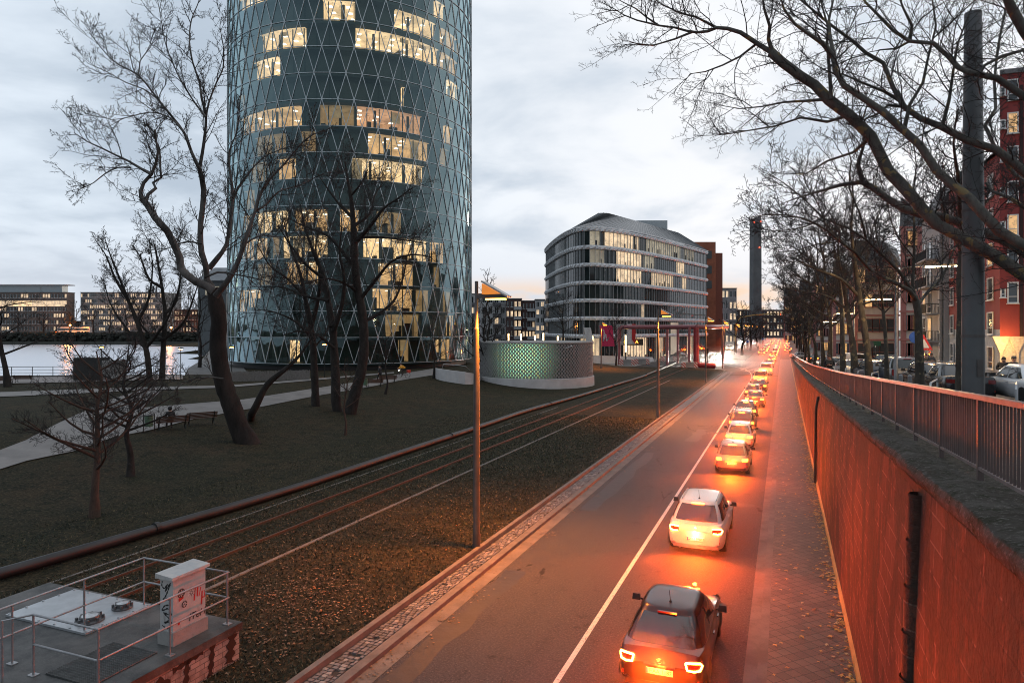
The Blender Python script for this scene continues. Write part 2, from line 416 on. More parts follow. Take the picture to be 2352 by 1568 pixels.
struct('road_marking', mk, MARK, rz=RZ)
# tram track and strips in the lawn
RUST = plain('rusty_steel', (0.075, 0.052, 0.038), 0.6, 0.5, scale=12)
for t in (-17.9, -16.45):
    r = MB()
    for a, b, z0, z1 in ((-.035, .035, .1, .285), (-.06, .06, .1, .215)): r.bx(t+a, t+b, -8, 129.9, z0, z1)
    tag(r.build('tram_rail', RUST, rz=RZ), kind='structure')
for t, s1, wd in ((-14.8, 97, 0.07), (-19.35, 60, 0.05)):
    r = MB(); r.bx(t-wd, t+wd, -8, s1, .1, .225 if wd > .06 else .2); struct('lawn_edging', r, KERB, rz=RZ)
tr = MB()
for t in (-17.9, -16.45): tr.sheet([[(t-.04, s, .003), (t+.04, s, .003)] for s in (130, 150, 200, 300)])
struct('tram_rail', tr, plain('rail_steel', (0.35, 0.33, 0.31), 0.3, 0.9), rz=RZ)
# far median with grass
md = MB(); md.bx(-13, -8.3, 172, 420, -0.02, 0.14); struct('median', md, GRASS, rz=RZ)
# plaza in front of the office building
pl = MB(); pl.bx(-63, -27, 133, 260, -0.05, 0.10); struct('plaza', pl, PATH, rz=RZ)
# park paths draped on the lawn (photo units -> ground)
def drape(x, y):
    z = 0.8
    for _ in range(12):
        q = gnd(x, y, z); t, s = st(q); z = hground(t, s)
    return Vector((q.x, q.y, z))
def path(name, up, lo, mat, lift=0.05):
    mb = MB(); rows = []
    U = [drape(*q) for q in up]; L = [drape(*q) for q in lo]
    for i in range(len(U)-1):
        for f in np.linspace(0, 1, 9)[(0 if i == 0 else 1):]:
            a = U[i].lerp(U[i+1], f); b = L[i].lerp(L[i+1], f); r = []
            for g_ in np.linspace(0, 1, 7):
                q = a.lerp(b, g_); t, s = st(q); r.append((q.x, q.y, hground(t, s)+lift))
            rows.append(r)
    mb.sheet(rows); return struct(name, mb, mat)
path('path', [(-60, 1058), (60, 1012), (130, 975), (196, 945), (330, 937), (440, 928), (560, 918), (720, 893), (830, 876), (905, 862), (1000, 846)],
     [(-60, 1098), (60, 1060), (180, 1035), (260, 1005), (340, 990), (450, 962), (600, 935), (720, 911), (850, 889), (920, 874), (1000, 861)], PATH)
path('path', [(-40, 903), (150, 896), (330, 890), (520, 886), (700, 872), (905, 855)], [(-40, 914), (150, 906), (330, 897), (520, 891), (700, 876), (905, 858)], PATH, 0.06)
path('path', [(196, 944), (262, 915), (318, 898)], [(332, 936), (352, 915), (372, 897)], PATH, 0.045)
path('riverside_path', [(-60, 868), (184, 866), (330, 864), (420, 862)], [(-60, 884), (184, 878), (330, 874), (420, 872)], stone_mat('quay_paving', (0.19, 0.165, 0.155), (0.25, 0.22, 0.21), 0.6), 0.07)
# river and quay walls
def water_mat():
    m = NM('river_water'); f = m.noise(0.9, 4, 0.6, stretch=(0.6, 1.6, 1)); g = m.noise(5, 3, 0.6, stretch=(0.5, 1.5, 1))
    return m.bsdf((0.80, 0.82, 0.88), 0.32, 0.9, 0.5, m.bump(m.math('ADD', f, m.math('MULTIPLY', g, 0.3)), 0.12, 0.2))
wt = MB(); wt.quad((-1500, 40, -1.0), (40, 40, -1.0), (40, 376, -1.0), (-1500, 376, -1.0)); struct('water', wt, water_mat())
QUAY = stone_mat('quay_stone', (0.10, 0.095, 0.09), (0.17, 0.16, 0.15), 0.8)
q = MB()
for iq, (a, b) in enumerate(zip(RIVER[:7], RIVER[1:8])):
    d = (Vector(b)-Vector(a)).normalized(); nn = Vector((-d.y, d.x))*0.45
    z1 = 1.75
    e = 9.0 if iq > 1 else 0; q.prism([(a[0]+nn.x+e, a[1]+nn.y), (a[0]-nn.x, a[1]-nn.y), (b[0]-nn.x, b[1]-nn.y), (b[0]+nn.x+e, b[1]+nn.y)], -4, z1+.004*iq)
struct('quay_edge', q, QUAY)
q = MB(); q.bx(-900, -120, 372, 378, -4, 5.0); q.bx(-900, -120, 366, 372, -4, 0.6); struct('embankment', q, plain('bank_stone', (0.05, 0.052, 0.045), 0.9, scale=0.3))
# upper street on the right
sm = MB(); rows = []
SS = list(np.arange(-10, 191, 5)) + [220, 300, 420, 700]
for s in SS: rows.append([(t, s, zc(s)-0.06) for t in (1.9, 5.5, 9.5)])
sm.sheet(rows); struct('upper_pavement', sm, PAVER, rz=RZ)
sm = MB(); rows = []
for s in SS: rows.append([(t, s, zc(s)-0.13) for t in (5.2, 9, 13, 14.5)])
rows2 = [[(t, s, zc(s)-0.05) for t in (5.2, 13.2)] for s in SS]
sm.sheet([[(t, s, zc(s)-0.05) for t in (5.2, 9, 13.2)] for s in SS]); struct('upper_street', sm, ASPH, rz=RZ)
sm = MB(); sm.sheet([[(13.2, s, zc(s)-0.05), (13.2, s, zc(s)+0.07), (16, s, zc(s)+0.08), (40, s, zc(s)+0.08), (120, s, zc(s)+.08)] for s in SS]); struct('far_pavement', sm, PATH, rz=RZ)

mh = MB(); q = st(gnd(1636, 994)); mh.lathe([(0.01, .006), (.31, .006), (.33, .004), (.36, .004)], (q[0], q[1], 0), 28, False)
for i in range(5): mh.bx(q[0]-.24, q[0]+.24, q[1]-.22+i*.1, q[1]-.18+i*.1, .006, .010)
struct('manhole_cover', mh, plain('manhole_iron', (.06, .05, .045), .5, .6, scale=8), rz=RZ)
osn = random.Random(4); ol = MB()
for i in range(26):
    s = 17.0+osn.random()*3.4; t = -2.55+(s-18.7)*.10+osn.gauss(0, .09); a0 = osn.random()*6; r = osn.uniform(.03, .13); ol.add([(t+r*osn.uniform(.6, 1.2)*math.cos(a0+k*.9), s+r*1.5*osn.uniform(.6, 1.2)*math.sin(a0+k*.9), .0035+.0001*i) for k in range(7)], (tuple(range(7)),))
struct('oil_stain', ol, plain('oil', (.012, .011, .011), .35, scale=5), rz=RZ)
pt = MB()
for t0, t1, s0, s1 in ((-7.9, -7.3, 11, 19.5), (-7.7, -7.1, 27, 41), (-3.9, -1.2, 30, 30.5), (-6.0, -5.2, 46, 52)): pt.sheet([[(t+osn.uniform(-.12, .12), s, .0028) for t in (t0, t1)] for s in np.linspace(s0, s1, 9)])
struct('road_patch', pt, plain('patch_tar', (.016, .015, .016), .6, 0, .4, 2.5, bump=.4), rz=RZ)
# loose stuff: leaves, grass blades
nr = np.random.default_rng(3)
LEAFM = [plain('leaf_tan', (0.13, 0.08, 0.042), 0.7, scale=30), plain('leaf_brown', (0.09, 0.052, 0.03), 0.7, scale=30), plain('leaf_pale', (0.19, 0.145, 0.10), 0.7, scale=30), plain('leaf_orange', (0.26, 0.10, 0.025), 0.7, scale=30)]
LEAFB = [plain('leaf_yellow', (0.50, 0.30, 0.07), 0.7, scale=30), plain('leaf_amber', (0.40, 0.19, 0.05), 0.7, scale=30), plain('leaf_straw', (0.48, 0.36, 0.18), 0.7, scale=30), plain('leaf_rust', (0.25, 0.10, 0.03), 0.7, scale=30)]
def scatter_leaves(name, T, S, Z, size, label, mats=None):
    n = len(T); ang = nr.uniform(0, 2*np.pi, n); sz = size*nr.uniform(0.55, 1.25, n)
    base = np.array([(0, -.55, 0), (.25, -.18, .12), (.58, .0, .05), (.22, .22, .14), (0, .62, .02), (-.24, .2, .16), (-.56, .05, .03), (-.2, -.2, .1)])
    V = np.repeat(base[None], n, 0)*sz[:, None, None]
    V[:, :, 0] *= nr.uniform(0.6, 1.1, n)[:, None]; V[:, :, 2] *= nr.uniform(0.3, 2.2, n)[:, None]
    ca, sa = np.cos(ang)[:, None], np.sin(ang)[:, None]
    x = V[:, :, 0]*ca - V[:, :, 1]*sa; y = V[:, :, 0]*sa + V[:, :, 1]*ca
    W = np.stack([x+T[:, None], y+S[:, None], V[:, :, 2]+Z[:, None]], -1)
    F = (np.arange(n)[:, None, None]*8 + np.array([(0, 1, 3, 5), (1, 2, 3, 3), (3, 4, 5, 5), (5, 6, 7, 7)])[None]).reshape(-1, 4)
    tri = np.array([(0, 1, 7), (1, 2, 3), (1, 3, 7), (3, 5, 7), (3, 4, 5), (5, 6, 7)])
    F = (np.arange(n)[:, None, None]*8 + tri[None]).reshape(-1, 3)
    mi = np.repeat(nr.choice(4, n, p=(.42, .33, .15, .10)), 6)
    return tag(np_mesh(name, W, F, mats or LEAFM, mi, rz=RZ), label, 'leaves', kind='stuff')
def clump(n, t0, t1, s0, s1, k=60, sd=0.5, near=0.5):
    c = np.stack([nr.uniform(t0, t1, k), s0+(s1-s0)*nr.uniform(0, 1, k)**1.6], 1)
    i = nr.integers(0, k, n); P = c[i] + nr.normal(0, sd, (n, 2)); u = nr.random(n) < near
    P[u] = np.stack([nr.uniform(t0, t1, u.sum()), s0+(s1-s0)*nr.uniform(0, 1, u.sum())**1.5], 1)
    P[:, 0] = np.clip(P[:, 0], t0, t1); return P[:, 0], P[:, 1]
T, S = clump(1900, -20.0, -9.5, 2, 60, 90, 0.45); T2, S2 = clump(1500, -14.4, -9.6, 6, 17, 16, 0.55, 0.3)
T = np.r_[T, T2]; S = np.r_[S, S2]
scatter_leaves('fallen_leaves', T, S, np.full(len(T), 0.215), 0.075, 'dead plane leaves strewn over the lawn between road and tram track')
T = np.minimum(1.39, 1.40-np.abs(nr.normal(0, .16, 1100))); S = nr.uniform(5, 80, 1100); T2 = nr.uniform(-.3, 1.4, 330); S2 = nr.uniform(4, 70, 330); k_ = nr.integers(0, 26, 500)
cs = nr.uniform(6, 60, 26); T3 = 1.36-np.abs(nr.normal(0, .22, 500)); S3 = cs[k_]+nr.normal(0, .35, 500)
T = np.r_[T, T2, T3]; S = np.r_[S, S2, S3]
scatter_leaves('fallen_leaves', T, S, np.full(len(T), 0.125), 0.115, 'orange leaves drifted against the foot of the red wall', LEAFB)
T, S = clump(700, -8.4, -7.6, 5, 60, 30, 0.2, 0.3); scatter_leaves('fallen_leaves', T, S, np.full(len(T), 0.012), 0.07, 'dead leaves caught in the gutter beside the cobbles')
def grass_blades(n, t0, t1, s0, s1, z, name, label):
    T = nr.uniform(t0, t1, n); S = s0+(s1-s0)*nr.uniform(0, 1, n)**1.7
    a = nr.uniform(0, 2*np.pi, n); h = nr.uniform(.03, .09, n); wd = nr.uniform(.008, .02, n)*(1+S/40); lean = nr.normal(0, .05, (n, 2))
    dx, dy = np.cos(a)*wd, np.sin(a)*wd
    V = np.stack([np.stack([T-dx, S-dy, np.full(n, z)], -1), np.stack([T+dx, S+dy, np.full(n, z)], -1), np.stack([T+lean[:, 0], S+lean[:, 1], z+h], -1)], 1)
    mats = [plain('blade_green', (0.026, 0.032, 0.014), 0.8, scale=1), plain('blade_dry', (0.14, 0.105, 0.058), 0.8, scale=1), plain('blade_dark', (0.012, 0.015, 0.009), 0.8, scale=1)]
    return tag(np_mesh(name, V, np.arange(3*n).reshape(-1, 3), mats, nr.choice(3, n, p=(.55, .12, .33)), rz=RZ), label, 'grass', kind='stuff')
grass_blades(90000, -19.8, -9.4, 3, 55, 0.185, 'grass', 'short winter grass on the lawn beside the road')
grass_blades(50000, -34, -20.6, 8, 60, 0.17, 'grass', 'dark short grass on the lawn beyond the black pipe')
# ================================================================ RETAINING WALL + RAILING
def sandstone_mat():
    m = NM('red_sandstone'); v = m.n('ShaderNodeSeparateXYZ', {0: m.obj()}).outputs
    c = m.n('ShaderNodeCombineXYZ', {0: v[1], 1: v[2]}).outputs[0]
    wob = m.noise(1.3, 3, 0.5)
    b = m.n('ShaderNodeTexBrick', {'Vector': c, 'Color1': (0.075, 0.028, 0.019), 'Color2': (0.12, 0.045, 0.029), 'Mortar': (0.19, 0.105, 0.078), 'Scale': 1.0, 'Mortar Size': 0.014,
        'Mortar Smooth': 0.35, 'Brick Width': 0.66, 'Row Height': 0.33, 'Bias': -0.1})
    n1 = m.noise(1.1, 6, 0.7, stretch=(1, 1, 0.55)); n2 = m.noise(9, 5, 0.7)
    col = m.mix(m.ramp(n1, 0.49, 0.53), b.outputs[0], (0.05, 0.022, 0.016))
    n3 = m.noise(0.55, 6, 0.7, stretch=(1, 1, 0.6))
    col = m.mix(m.math('MULTIPLY', m.ramp(n3, 0.51, 0.56), 0.85), col, (0.030, 0.022, 0.017))
    col = m.mix(m.math('MULTIPLY', m.ramp(n2, 0.5, 0.8), 0.35), col, (0.15, 0.075, 0.05))
    return m.bsdf(col, 0.8, 0, 0.25, m.bump(m.math('ADD', n2, m.math('MULTIPLY', b.outputs['Fac'], -1.2)), 0.8, 0.05))
SAND = sandstone_mat()
def moss_mat():
    m = NM('mossy_coping'); f = m.noise(1.6, 6, 0.7); g = m.noise(18, 5, 0.75); k = m.noise(4, 4, 0.7)
    c = m.mix(m.ramp(f, 0.35, 0.65), (0.05, 0.043, 0.034), (0.12, 0.11, 0.10)); c = m.mix(m.ramp(k, 0.48, 0.66), c, (0.026, 0.03, 0.015))
    c = m.mix(m.ramp(g, 0.53, 0.66), c, (0.21, 0.195, 0.18))
    return m.bsdf(c, 0.9, 0, 0.2, m.bump(m.math('ADD', g, m.math('MULTIPLY', f, .5)), 1.0, 0.10))
rw_t = thing('retaining_wall', 'tall red sandstone retaining wall with rounded mossy coping beside the sunken road', 'wall', (0, 0, 0), RZ)
SW = list(np.arange(-8, 60, 2.0)) + list(np.arange(60, 182, 6.0))
mb = MB(); mb.sheet([[(1.47, s, -0.1), (1.50, s, 0.6*(zc(s)-.3)), (1.60, s, zc(s)-.22), (1.62, s, zc(s)-.2)] for s in SW]); mb.build('wall_face', SAND, rw_t)
crn = random.Random(9)
mb = MB(); rows = []
for s in np.arange(-8, 182, 0.5):
    j = lambda a=.016: crn.uniform(-a, a); z = zc(s)
    rows.append([(1.62, s, z-.21), (1.575+j(), s, z-.185+j(.012)), (1.55+j(), s, z-.09+j(.01)), (1.59+j(), s, z-.015+j(.01)), (1.70+j(), s, z+.02+j()), (1.85+j(), s, z+.03+j()), (2.05, s, z+.02+j()), (2.3, s, z+.01+j()), (2.6, s, z-.05)])
mb.sheet(rows); mb.build('coping', moss_mat(), rw_t, smooth=True)
mb = MB()   # pale kerb of mortar along the wall foot, sodium light put into its colour
mb.sheet([[(1.40, s, 0.1), (1.42, s, 0.2), (1.475, s, 0.24)] for s in SW]); mb.build('wall_footing', stone_mat('foot_render_sodium', (0.30, 0.21, 0.07), (0.42, 0.30, 0.11), 1.5), rw_t)
for s0, rr in ((9.9, 0.24), (-1.0, .24)):
    mb = MB()
    for i in range(9):
        z0 = 0.1+i*0.58; z1 = min(z0+0.57, zc(s0)-.3)
        if z1 <= z0: break
        r0 = rr*(1.0-0.055*i); mb.lathe([(r0, 0), (r0*0.985, (z1-z0))], (1.50+.012*i, s0, z0), 14, False)
        mb.lathe([(r0*.9, z1-z0-.002), (r0*.9, z1-z0+.012)], (1.50+.012*i, s0, z0), 14, False)
    mb.build('half_column', SAND, rw_t, smooth='auto')
mb = MB(); z = zc(36); mb.tube([(1.56, 36, z-.35), (1.50, 36, z-.6), (1.42, 35.6, z-1.0), (1.40, 35.4, z*.4), (1.38, 35.2, 0.12)], 0.06, 8); mb.build('drain_pipe', plain('old_iron', (0.03, 0.028, 0.027), 0.6, 0.4), rw_t, smooth=True)
# railing
RAILM = plain('railing_paint', (0.10, 0.072, 0.068), 0.5, 0.2, scale=3)
RTOP = plain('galvanised_rail', (0.27, 0.22, 0.215), 0.4, 0.5, scale=5)
rl = thing('railing', 'long steel railing of close vertical bars on top of the red sandstone wall', 'railing', (0, 0, 0), RZ)
T_ = 2.08; ST = 2.05; posts = [1.0+ST*i for i in range(84)]
mb = MB(); n_ = len(posts)
for a, b in zip(posts[:-1], posts[1:]):
    za, zb = zc(a)+.93, zc(b)+.93
    mb.add([(T_+x, s, z+dz) for s, z in ((a, za), (b, zb)) for x, dz in ((-.05, 0), (.05, 0), (.05, .055), (-.05, .055))], ((0, 1, 5, 4), (1, 2, 6, 5), (2, 3, 7, 6), (3, 0, 4, 7)))
mb.build('top_rail', RTOP, rl)
mb = MB()
for a, b in zip(posts[:-1], posts[1:]):
    za, zb = zc(a)+.13, zc(b)+.13
    mb.add([(T_+x, s, z+dz) for s, z in ((a, za), (b, zb)) for x, dz in ((-.025, 0), (.025, 0), (.025, .035), (-.025, .035))], ((0, 1, 5, 4), (1, 2, 6, 5), (2, 3, 7, 6), (3, 0, 4, 7)))
mb.build('bottom_rail', RTOP, rl)
for i, a in enumerate(posts):
    z = zc(a); p_ = MB(); p_.bx(T_-.03, T_+.03, a-.03, a+.03, z-.05, z+.93); p_.build('post', RAILM, rl)
    if i+1 < n_:
        b = posts[i+1]; q_ = MB(); nb = 18 if a < 70 else 10
        for kx in range(1, nb):
            s = lerp(a, b, kx/nb); z = zc(s); q_.box((T_, s, z+.545), (.022, .014 if a < 70 else .03, .77))
        q_.build('bar_panel', RAILM, rl)
# ================================================================ GLASS TOWER
def lit_mat(name, col, strength, spots=0.0, scale=0.7):
    """inside of a lit room: warm walls with furniture-sized variation"""
    m = NM(name); f = m.noise(scale, 4, 0.6); g = m.noise(scale*5, 3, 0.6)
    c = m.mix(m.ramp(f, 0.35, 0.65), c3(col, 0.45), col); c = m.mix(m.math('MULTIPLY', m.ramp(g, 0.56, 0.64), 0.7), c, c3(col, 0.22))
    return m.bsdf((0.3, 0.27, 0.22), 0.7, em=c, es=strength)
def facade_glass(name, tint, refl=0.06, gloss=(0.9, 0.95, 1.0)):
    m = NM(name)
    fr = m.math('MULTIPLY', m.math('POWER', m.n('ShaderNodeLayerWeight', {'Blend': .5}).outputs['Facing'], 1.7), .95)
    wv = m.bump(m.noise(0.35, 2), 0.05, 0.3)
    g = m.n('ShaderNodeBsdfGlossy', {'Color': gloss, 'Roughness': 0.03, 'Normal': wv}); t = m.n('ShaderNodeBsdfTransparent', {'Color': tint})
    x = m.n('ShaderNodeMixShader', {0: m.math('ADD', fr, refl), 1: t.outputs[0], 2: g.outputs[0]})
    m.t.links.new(x.outputs[0], m.out.inputs[0]); return m.m
TC = Vector((-25.9, 112.0, 0)); TR = 19.2; TZ0 = 2.63; FH = 3.6; NB = 56; NF = 18
FRONT = math.atan2(-TC.y, -TC.x)                      # azimuth that faces the camera
def tp(phi, r, z):                                    # phi measured from the front, positive to the right in the picture
    a = FRONT + phi; return (r*math.cos(a), r*math.sin(a), z)
tw = thing('glass_tower', 'tall round glass office tower wrapped in a lattice of triangles with lit floors', 'tower', (TC.x, TC.y, 0))
tw['category'] = 'tower'
LATT = plain('lattice_metal', (0.36, 0.40, 0.42), 0.4, 0.5, scale=3)
DARKF = plain('tower_slab', (0.02, 0.05, 0.052), 0.5, 0.2, scale=2)
mb = MB()
def bar(a, b, w=.045, d=.08):
    a, b = Vector(a), Vector(b); t = (b-a).normalized(); rad = Vector((a.x+b.x, a.y+b.y, 0)).normalized(); sd = t.cross(rad).normalized()
    vs = [p+sd*sx*w+rad*dz for p in (a, b) for sx, dz in ((-1, -d*.3), (1, -d*.3), (1, d), (-1, d))]
    mb.add(vs, ((0, 1, 5, 4), (1, 2, 6, 5), (2, 3, 7, 6), (3, 0, 4, 7)))
dth = 2*math.pi/NB
for i in range(NF+1):
    off = 0.5*(i % 2)
    for j in range(NB):
        a0 = (j+off)*dth; z = TZ0+i*FH
        bar(tp(a0, TR, z), tp(a0+dth, TR, z), .04)
        if i < NF:
            bar(tp(a0, TR, z), tp(a0+dth/2, TR, z+FH)); bar(tp(a0, TR, z), tp(a0-dth/2, TR, z+FH))
mb.build('facade_lattice', LATT, tw)
mb = MB(); vs = []; fs = []
for i in range(NF):
    off = 0.5*(i % 2); z = TZ0+i*FH
    for j in range(NB):
        a = (j+off)*dth
        mb.add([tp(a, TR-.02, z), tp(a+dth, TR-.02, z), tp(a+dth/2, TR-.02, z+FH)], ((0, 1, 2),))
        mb.add([tp(a, TR-.02, z), tp(a+dth/2, TR-.02, z+FH), tp(a-dth/2, TR-.02, z+FH)], ((0, 1, 2),))
mb.build('facade_glass', facade_glass('tower_glass', (0.66, 0.68, 0.60), 0.04, (0.68, 0.94, 1.0)), tw)
mb = MB(); mb.lathe([(TR-.9, 1.0), (TR-.8, TZ0-.15), (TR-.15, TZ0-.12), (TR-.1, TZ0-.02)], k=96, cap=False); mb.build('plinth', plain('black_plinth', (0.008, 0.008, 0.009), 0.5), tw, smooth='auto')
# floor plates with a deep edge beam
for i in range(NF+1):
    z = TZ0+i*FH; mb = MB()
    mb.lathe([(0.1, z-.42), (TR-1.1, z-.42), (TR-.35, z-.30), (TR-.3, z-.02), (TR-.35, z+.06), (0.1, z+.06)], k=72, cap=False); mb.build('floor_plate', DARKF, tw, smooth='auto')
# inner partition walls: dark glass for the unlit offices, open lit rooms elsewhere
def P2PHI(px): return math.asin(max(-.999, min(.999, (px-802)/277.0)))
WARM = (1.0, 0.70, 0.40)
ROOM = {k: lit_mat('lit_room_'+k, c, s) for k, c, s in (('bright', (1.0, 0.66, 0.36), 1.7), ('warm', (1.0, 0.58, 0.27), 1.05), ('dim', (0.9, 0.55, 0.26), 0.42), ('orange', (1.0, 0.50, 0.26), 0.9))}
CEIL = {k: lit_mat('lit_ceiling_'+k, c, s, scale=.3) for k, c, s in (('bright', (1.0, 0.70, 0.42), 1.8), ('warm', (1.0, 0.62, 0.32), 1.15), ('dim', (0.8, 0.52, 0.26), 0.45), ('orange', (1.0, 0.53, 0.32), 1.0))}
LAMPW = glow('ceiling_lamp', (1, 0.93, 0.8), 5.0)
BLIND = lit_mat('roller_blind', (0.9, 0.62, 0.34), .42, scale=.5)
DESK = plain('office_furniture', (0.02, 0.018, 0.016), 0.6, scale=3)
INNER = plain('inner_partition', (0.012, 0.034, 0.038), 0.35, 0.1, scale=1.2)
LIT = {0: [(655, 678, 'bright'), (905, 930, 'dim'), (1003, 1046, 'warm')],
 1: [(870, 945, 'dim'), (1016, 1040, 'warm')],
 2: [(532, 597, 'warm'), (842, 930, 'warm'), (940, 970, 'dim'), (1010, 1030, 'dim')],
 3: [(590, 630, 'dim'), (658, 725, 'warm'), (855, 935, 'warm'), (985, 1000, 'dim')],
 4: [(548, 612, 'warm'), (650, 745, 'bright'), (822, 965, 'bright'), (975, 1010, 'warm'), (625, 640, 'dim')],
 5: [(590, 660, 'bright'), (676, 745, 'warm'), (772, 812, 'warm'), (850, 905, 'dim'), (552, 575, 'warm')],
 6: [(560, 580, 'dim')],
 7: [(640, 677, 'warm'), (797, 955, 'bright'), (575, 610, 'dim')],
 8: [(588, 655, 'dim'), (690, 720, 'dim'), (832, 968, 'warm'), (1002, 1020, 'dim')],
 9: [(550, 690, 'warm'), (730, 803, 'dim'), (808, 950, 'orange'), (1010, 1030, 'warm')],
 10: [(905, 911, 'bright'), (540, 556, 'dim')],
 11: [(586, 642, 'bright'), (1018, 1052, 'bright')],
 12: [(602, 700, 'bright'), (805, 992, 'bright'), (1000, 1046, 'warm')],
 13: [(737, 804, 'bright'), (890, 984, 'bright'), (1000, 1044, 'warm'), (1052, 1060, 'dim')],
 14: [(545, 650, 'bright'), (735, 800, 'bright'), (985, 1010, 'bright')],
 15: [(600, 700, 'warm'), (820, 930, 'bright')], 16: [(700, 760, 'warm')], 17: []}
trn = random.Random(4)
RI = TR-1.7; RB = TR-8.0
for i in range(NF):
    z0, z1 = TZ0+i*FH+.07, TZ0+(i+1)*FH-.43
    if i in (0,): RIi = TR-2.6
    else: RIi = RI
    secs = sorted((P2PHI(a), P2PHI(b), k) for a, b, k in LIT[i])
    mb = MB(); cur = -math.pi
    def wall_arc(a, b):
        n = max(1, int((b-a)/0.09)); mb.sheet([[tp(lerp(a, b, f), RIi, z0), tp(lerp(a, b, f), RIi, z1)] for f in np.linspace(0, 1, n+1)])
    for a, b, k in secs:
        wall_arc(cur, a); cur = b
    wall_arc(cur, math.pi); mb.build('partition', INNER, tw)
    # thin posts of the inner glazing
    mb = MB(); nq = 64
    for j in range(nq):
        ph = -math.pi+2*math.pi*j/nq
        if abs(ph) < 1.7: q = tp(ph, RIi+.12, 0); mb.box((q[0], q[1], (z0+z1)/2), (.13, .11, z1-z0), FRONT+ph)
    mb.build('glazing_posts', DARKF, tw)
    for a, b, k in secs:
        rb = RB if b-a > 0.1 else RIi-2.5
        rm = MB(); n = max(2, int((b-a)/0.06)); A = np.linspace(a, b, n+1)
        rm.sheet([[tp(f, rb, z0), tp(f, rb, z1)] for f in A]); rm.sheet([[tp(a, r, z0), tp(a, r, z1)] for r in (RIi, rb)]); rm.sheet([[tp(b, r, z0), tp(b, r, z1)] for r in (RIi, rb)])
        if b-a > .35:
            for _ in range(2):
                c_ = trn.uniform(a, b); rm.sheet([[tp(c_, r, z0), tp(c_, r, z1)] for r in (RIi-3.2, rb)])
        room = rm.build('lit_room', ROOM[k], tw)
        cm = MB(); cm.sheet([[tp(f, r, z1-.01) for f in A] for r in (RIi+.5, rb)]); cm.build('ceiling', CEIL[k], room)
        lm = MB(); dk = MB()
        for r in np.arange(rb+1.2, RIi, 1.9):
            for f in np.arange(a+.03, b-.02, 2.4/r):
                if trn.random() < .8:
                    q = tp(f+trn.uniform(-.01, .01), r, z1-.04); lm.box(q, (.55, .55, .03), FRONT+f)
        if k != 'dim' and lm.v: lm.build('ceiling_lamps', LAMPW, room)
        for f in np.arange(a+.02, b-.02, 1.7/RIi):
            if trn.random() < .95:
                r = trn.uniform(rb+2, RIi-.4); h = trn.choice((.5, .75, .75, .8, 1.1, 1.9)); q = tp(f, r, z0+h/2); dk.box(q, (trn.uniform(.5, 1.6), trn.uniform(.4, .8), h), FRONT+f+trn.choice((0, 1.57)))
        for f in np.arange(a+.05, b, .3): q = tp(f+.1, RIi-.8, (z0+z1)/2); dk.lathe([(.2, 0), (.2, z1-z0)], (q[0], q[1], z0), 8)
        if dk.v: dk.build('furniture', DESK, room)
        bl = MB()
        hb = z1-(z1-z0)*trn.choice((.2, .35, .5, 1.0))
        for f in np.arange(a, b-.05, 1.6/RIi):
            if trn.random() < .2:
                bl.sheet([[tp(f, RIi-.15, hb), tp(f, RIi-.15, z1)], [tp(f+1.4/RIi, RIi-.15, hb), tp(f+1.4/RIi, RIi-.15, z1)]])
        if bl.v: bl.build('blinds', BLIND, room)
# ================================================================ OFFICE BUILDING AT THE JUNCTION
OFP = [(9.6, 196), (9.6, 191), (10.2, 181), (10.97, 172), (12.2, 161.7), (13.2, 156.5), (14.2, 153.2), (15.6, 151), (17.4, 150.2), (20.0, 151.4), (24.6, 154.6), (32.7, 164), (42.3, 177.2), (50, 188.4), (56.7, 198.5)]
def resample(P, n):
    P = [Vector(p) for p in P]; d = [0]
    for a, b in zip(P[:-1], P[1:]): d.append(d[-1]+(b-a).length)
    xs = [p.x for p in P]; ys = [p.y for p in P]
    return [Vector((interp(q, d, xs), interp(q, d, ys))) for q in np.linspace(0, d[-1], n)]
def smooth_poly(P, it=2):
    P = [Vector(p) for p in P]
    for _ in range(it): P = [P[0]] + [q for a, b in zip(P[:-1], P[1:]) for q in (a.lerp(b, .25), a.lerp(b, .75))] + [P[-1]]
    return P
OFL = resample(smooth_poly(OFP), 85)          # bay points, left end .. nose .. right end
NBAY = len(OFL)-1
def onorm(i):
    a, b = OFL[max(i-1, 0)], OFL[min(i+1, NBAY)]; d = (b-a).normalized(); return Vector((d.y, -d.x))
ob = thing('office_building', 'flatiron office building with rounded nose, white zigzag bands and grey standing seam roof', 'building', (0, 0, 0))
OGLASS = NM('office_glass'); OGLASS = OGLASS.bsdf(OGLASS.mix(OGLASS.ramp(OGLASS.noise(.12, 2), .4, .6), (0.010, 0.017, 0.019), (0.02, 0.03, 0.03)), 0.06, 0, 0.45)
OSLAB = plain('white_cladding', (0.62, 0.64, 0.66), 0.5, 0.2, scale=1)
OFIN = plain('fin_metal', (0.26, 0.28, 0.29), 0.45, 0.4, scale=2)
BL = [1.4, 5.75, 9.7, 13.65, 17.55, 21.5, 25.4, 29.4]     # band centre heights (first is the pavement line)
def op(i, off, z): n = onorm(i); q = OFL[i]+n*off; return (q.x, q.y, z)
LITO = {6: [(36, 38, .5), (39, 47, 1.0), (48, 49, .7), (52, 68, .42), (70, 76, .25)], 5: [(36, 39, .3), (42, 50, 1.0), (51, 55, .35), (66, 70, 1.1)], 4: [(42, 50, 1.0), (54, 64, .7), (69, 71, .9)], 3: [], 2: [(50, 51, .6)], 1: [], 0: [(22, 26, .7), (34, 38, .6), (44, 52, 1.2), (56, 59, .7), (72, 75, 1.0)]}
orn = random.Random(8)
OL = {}
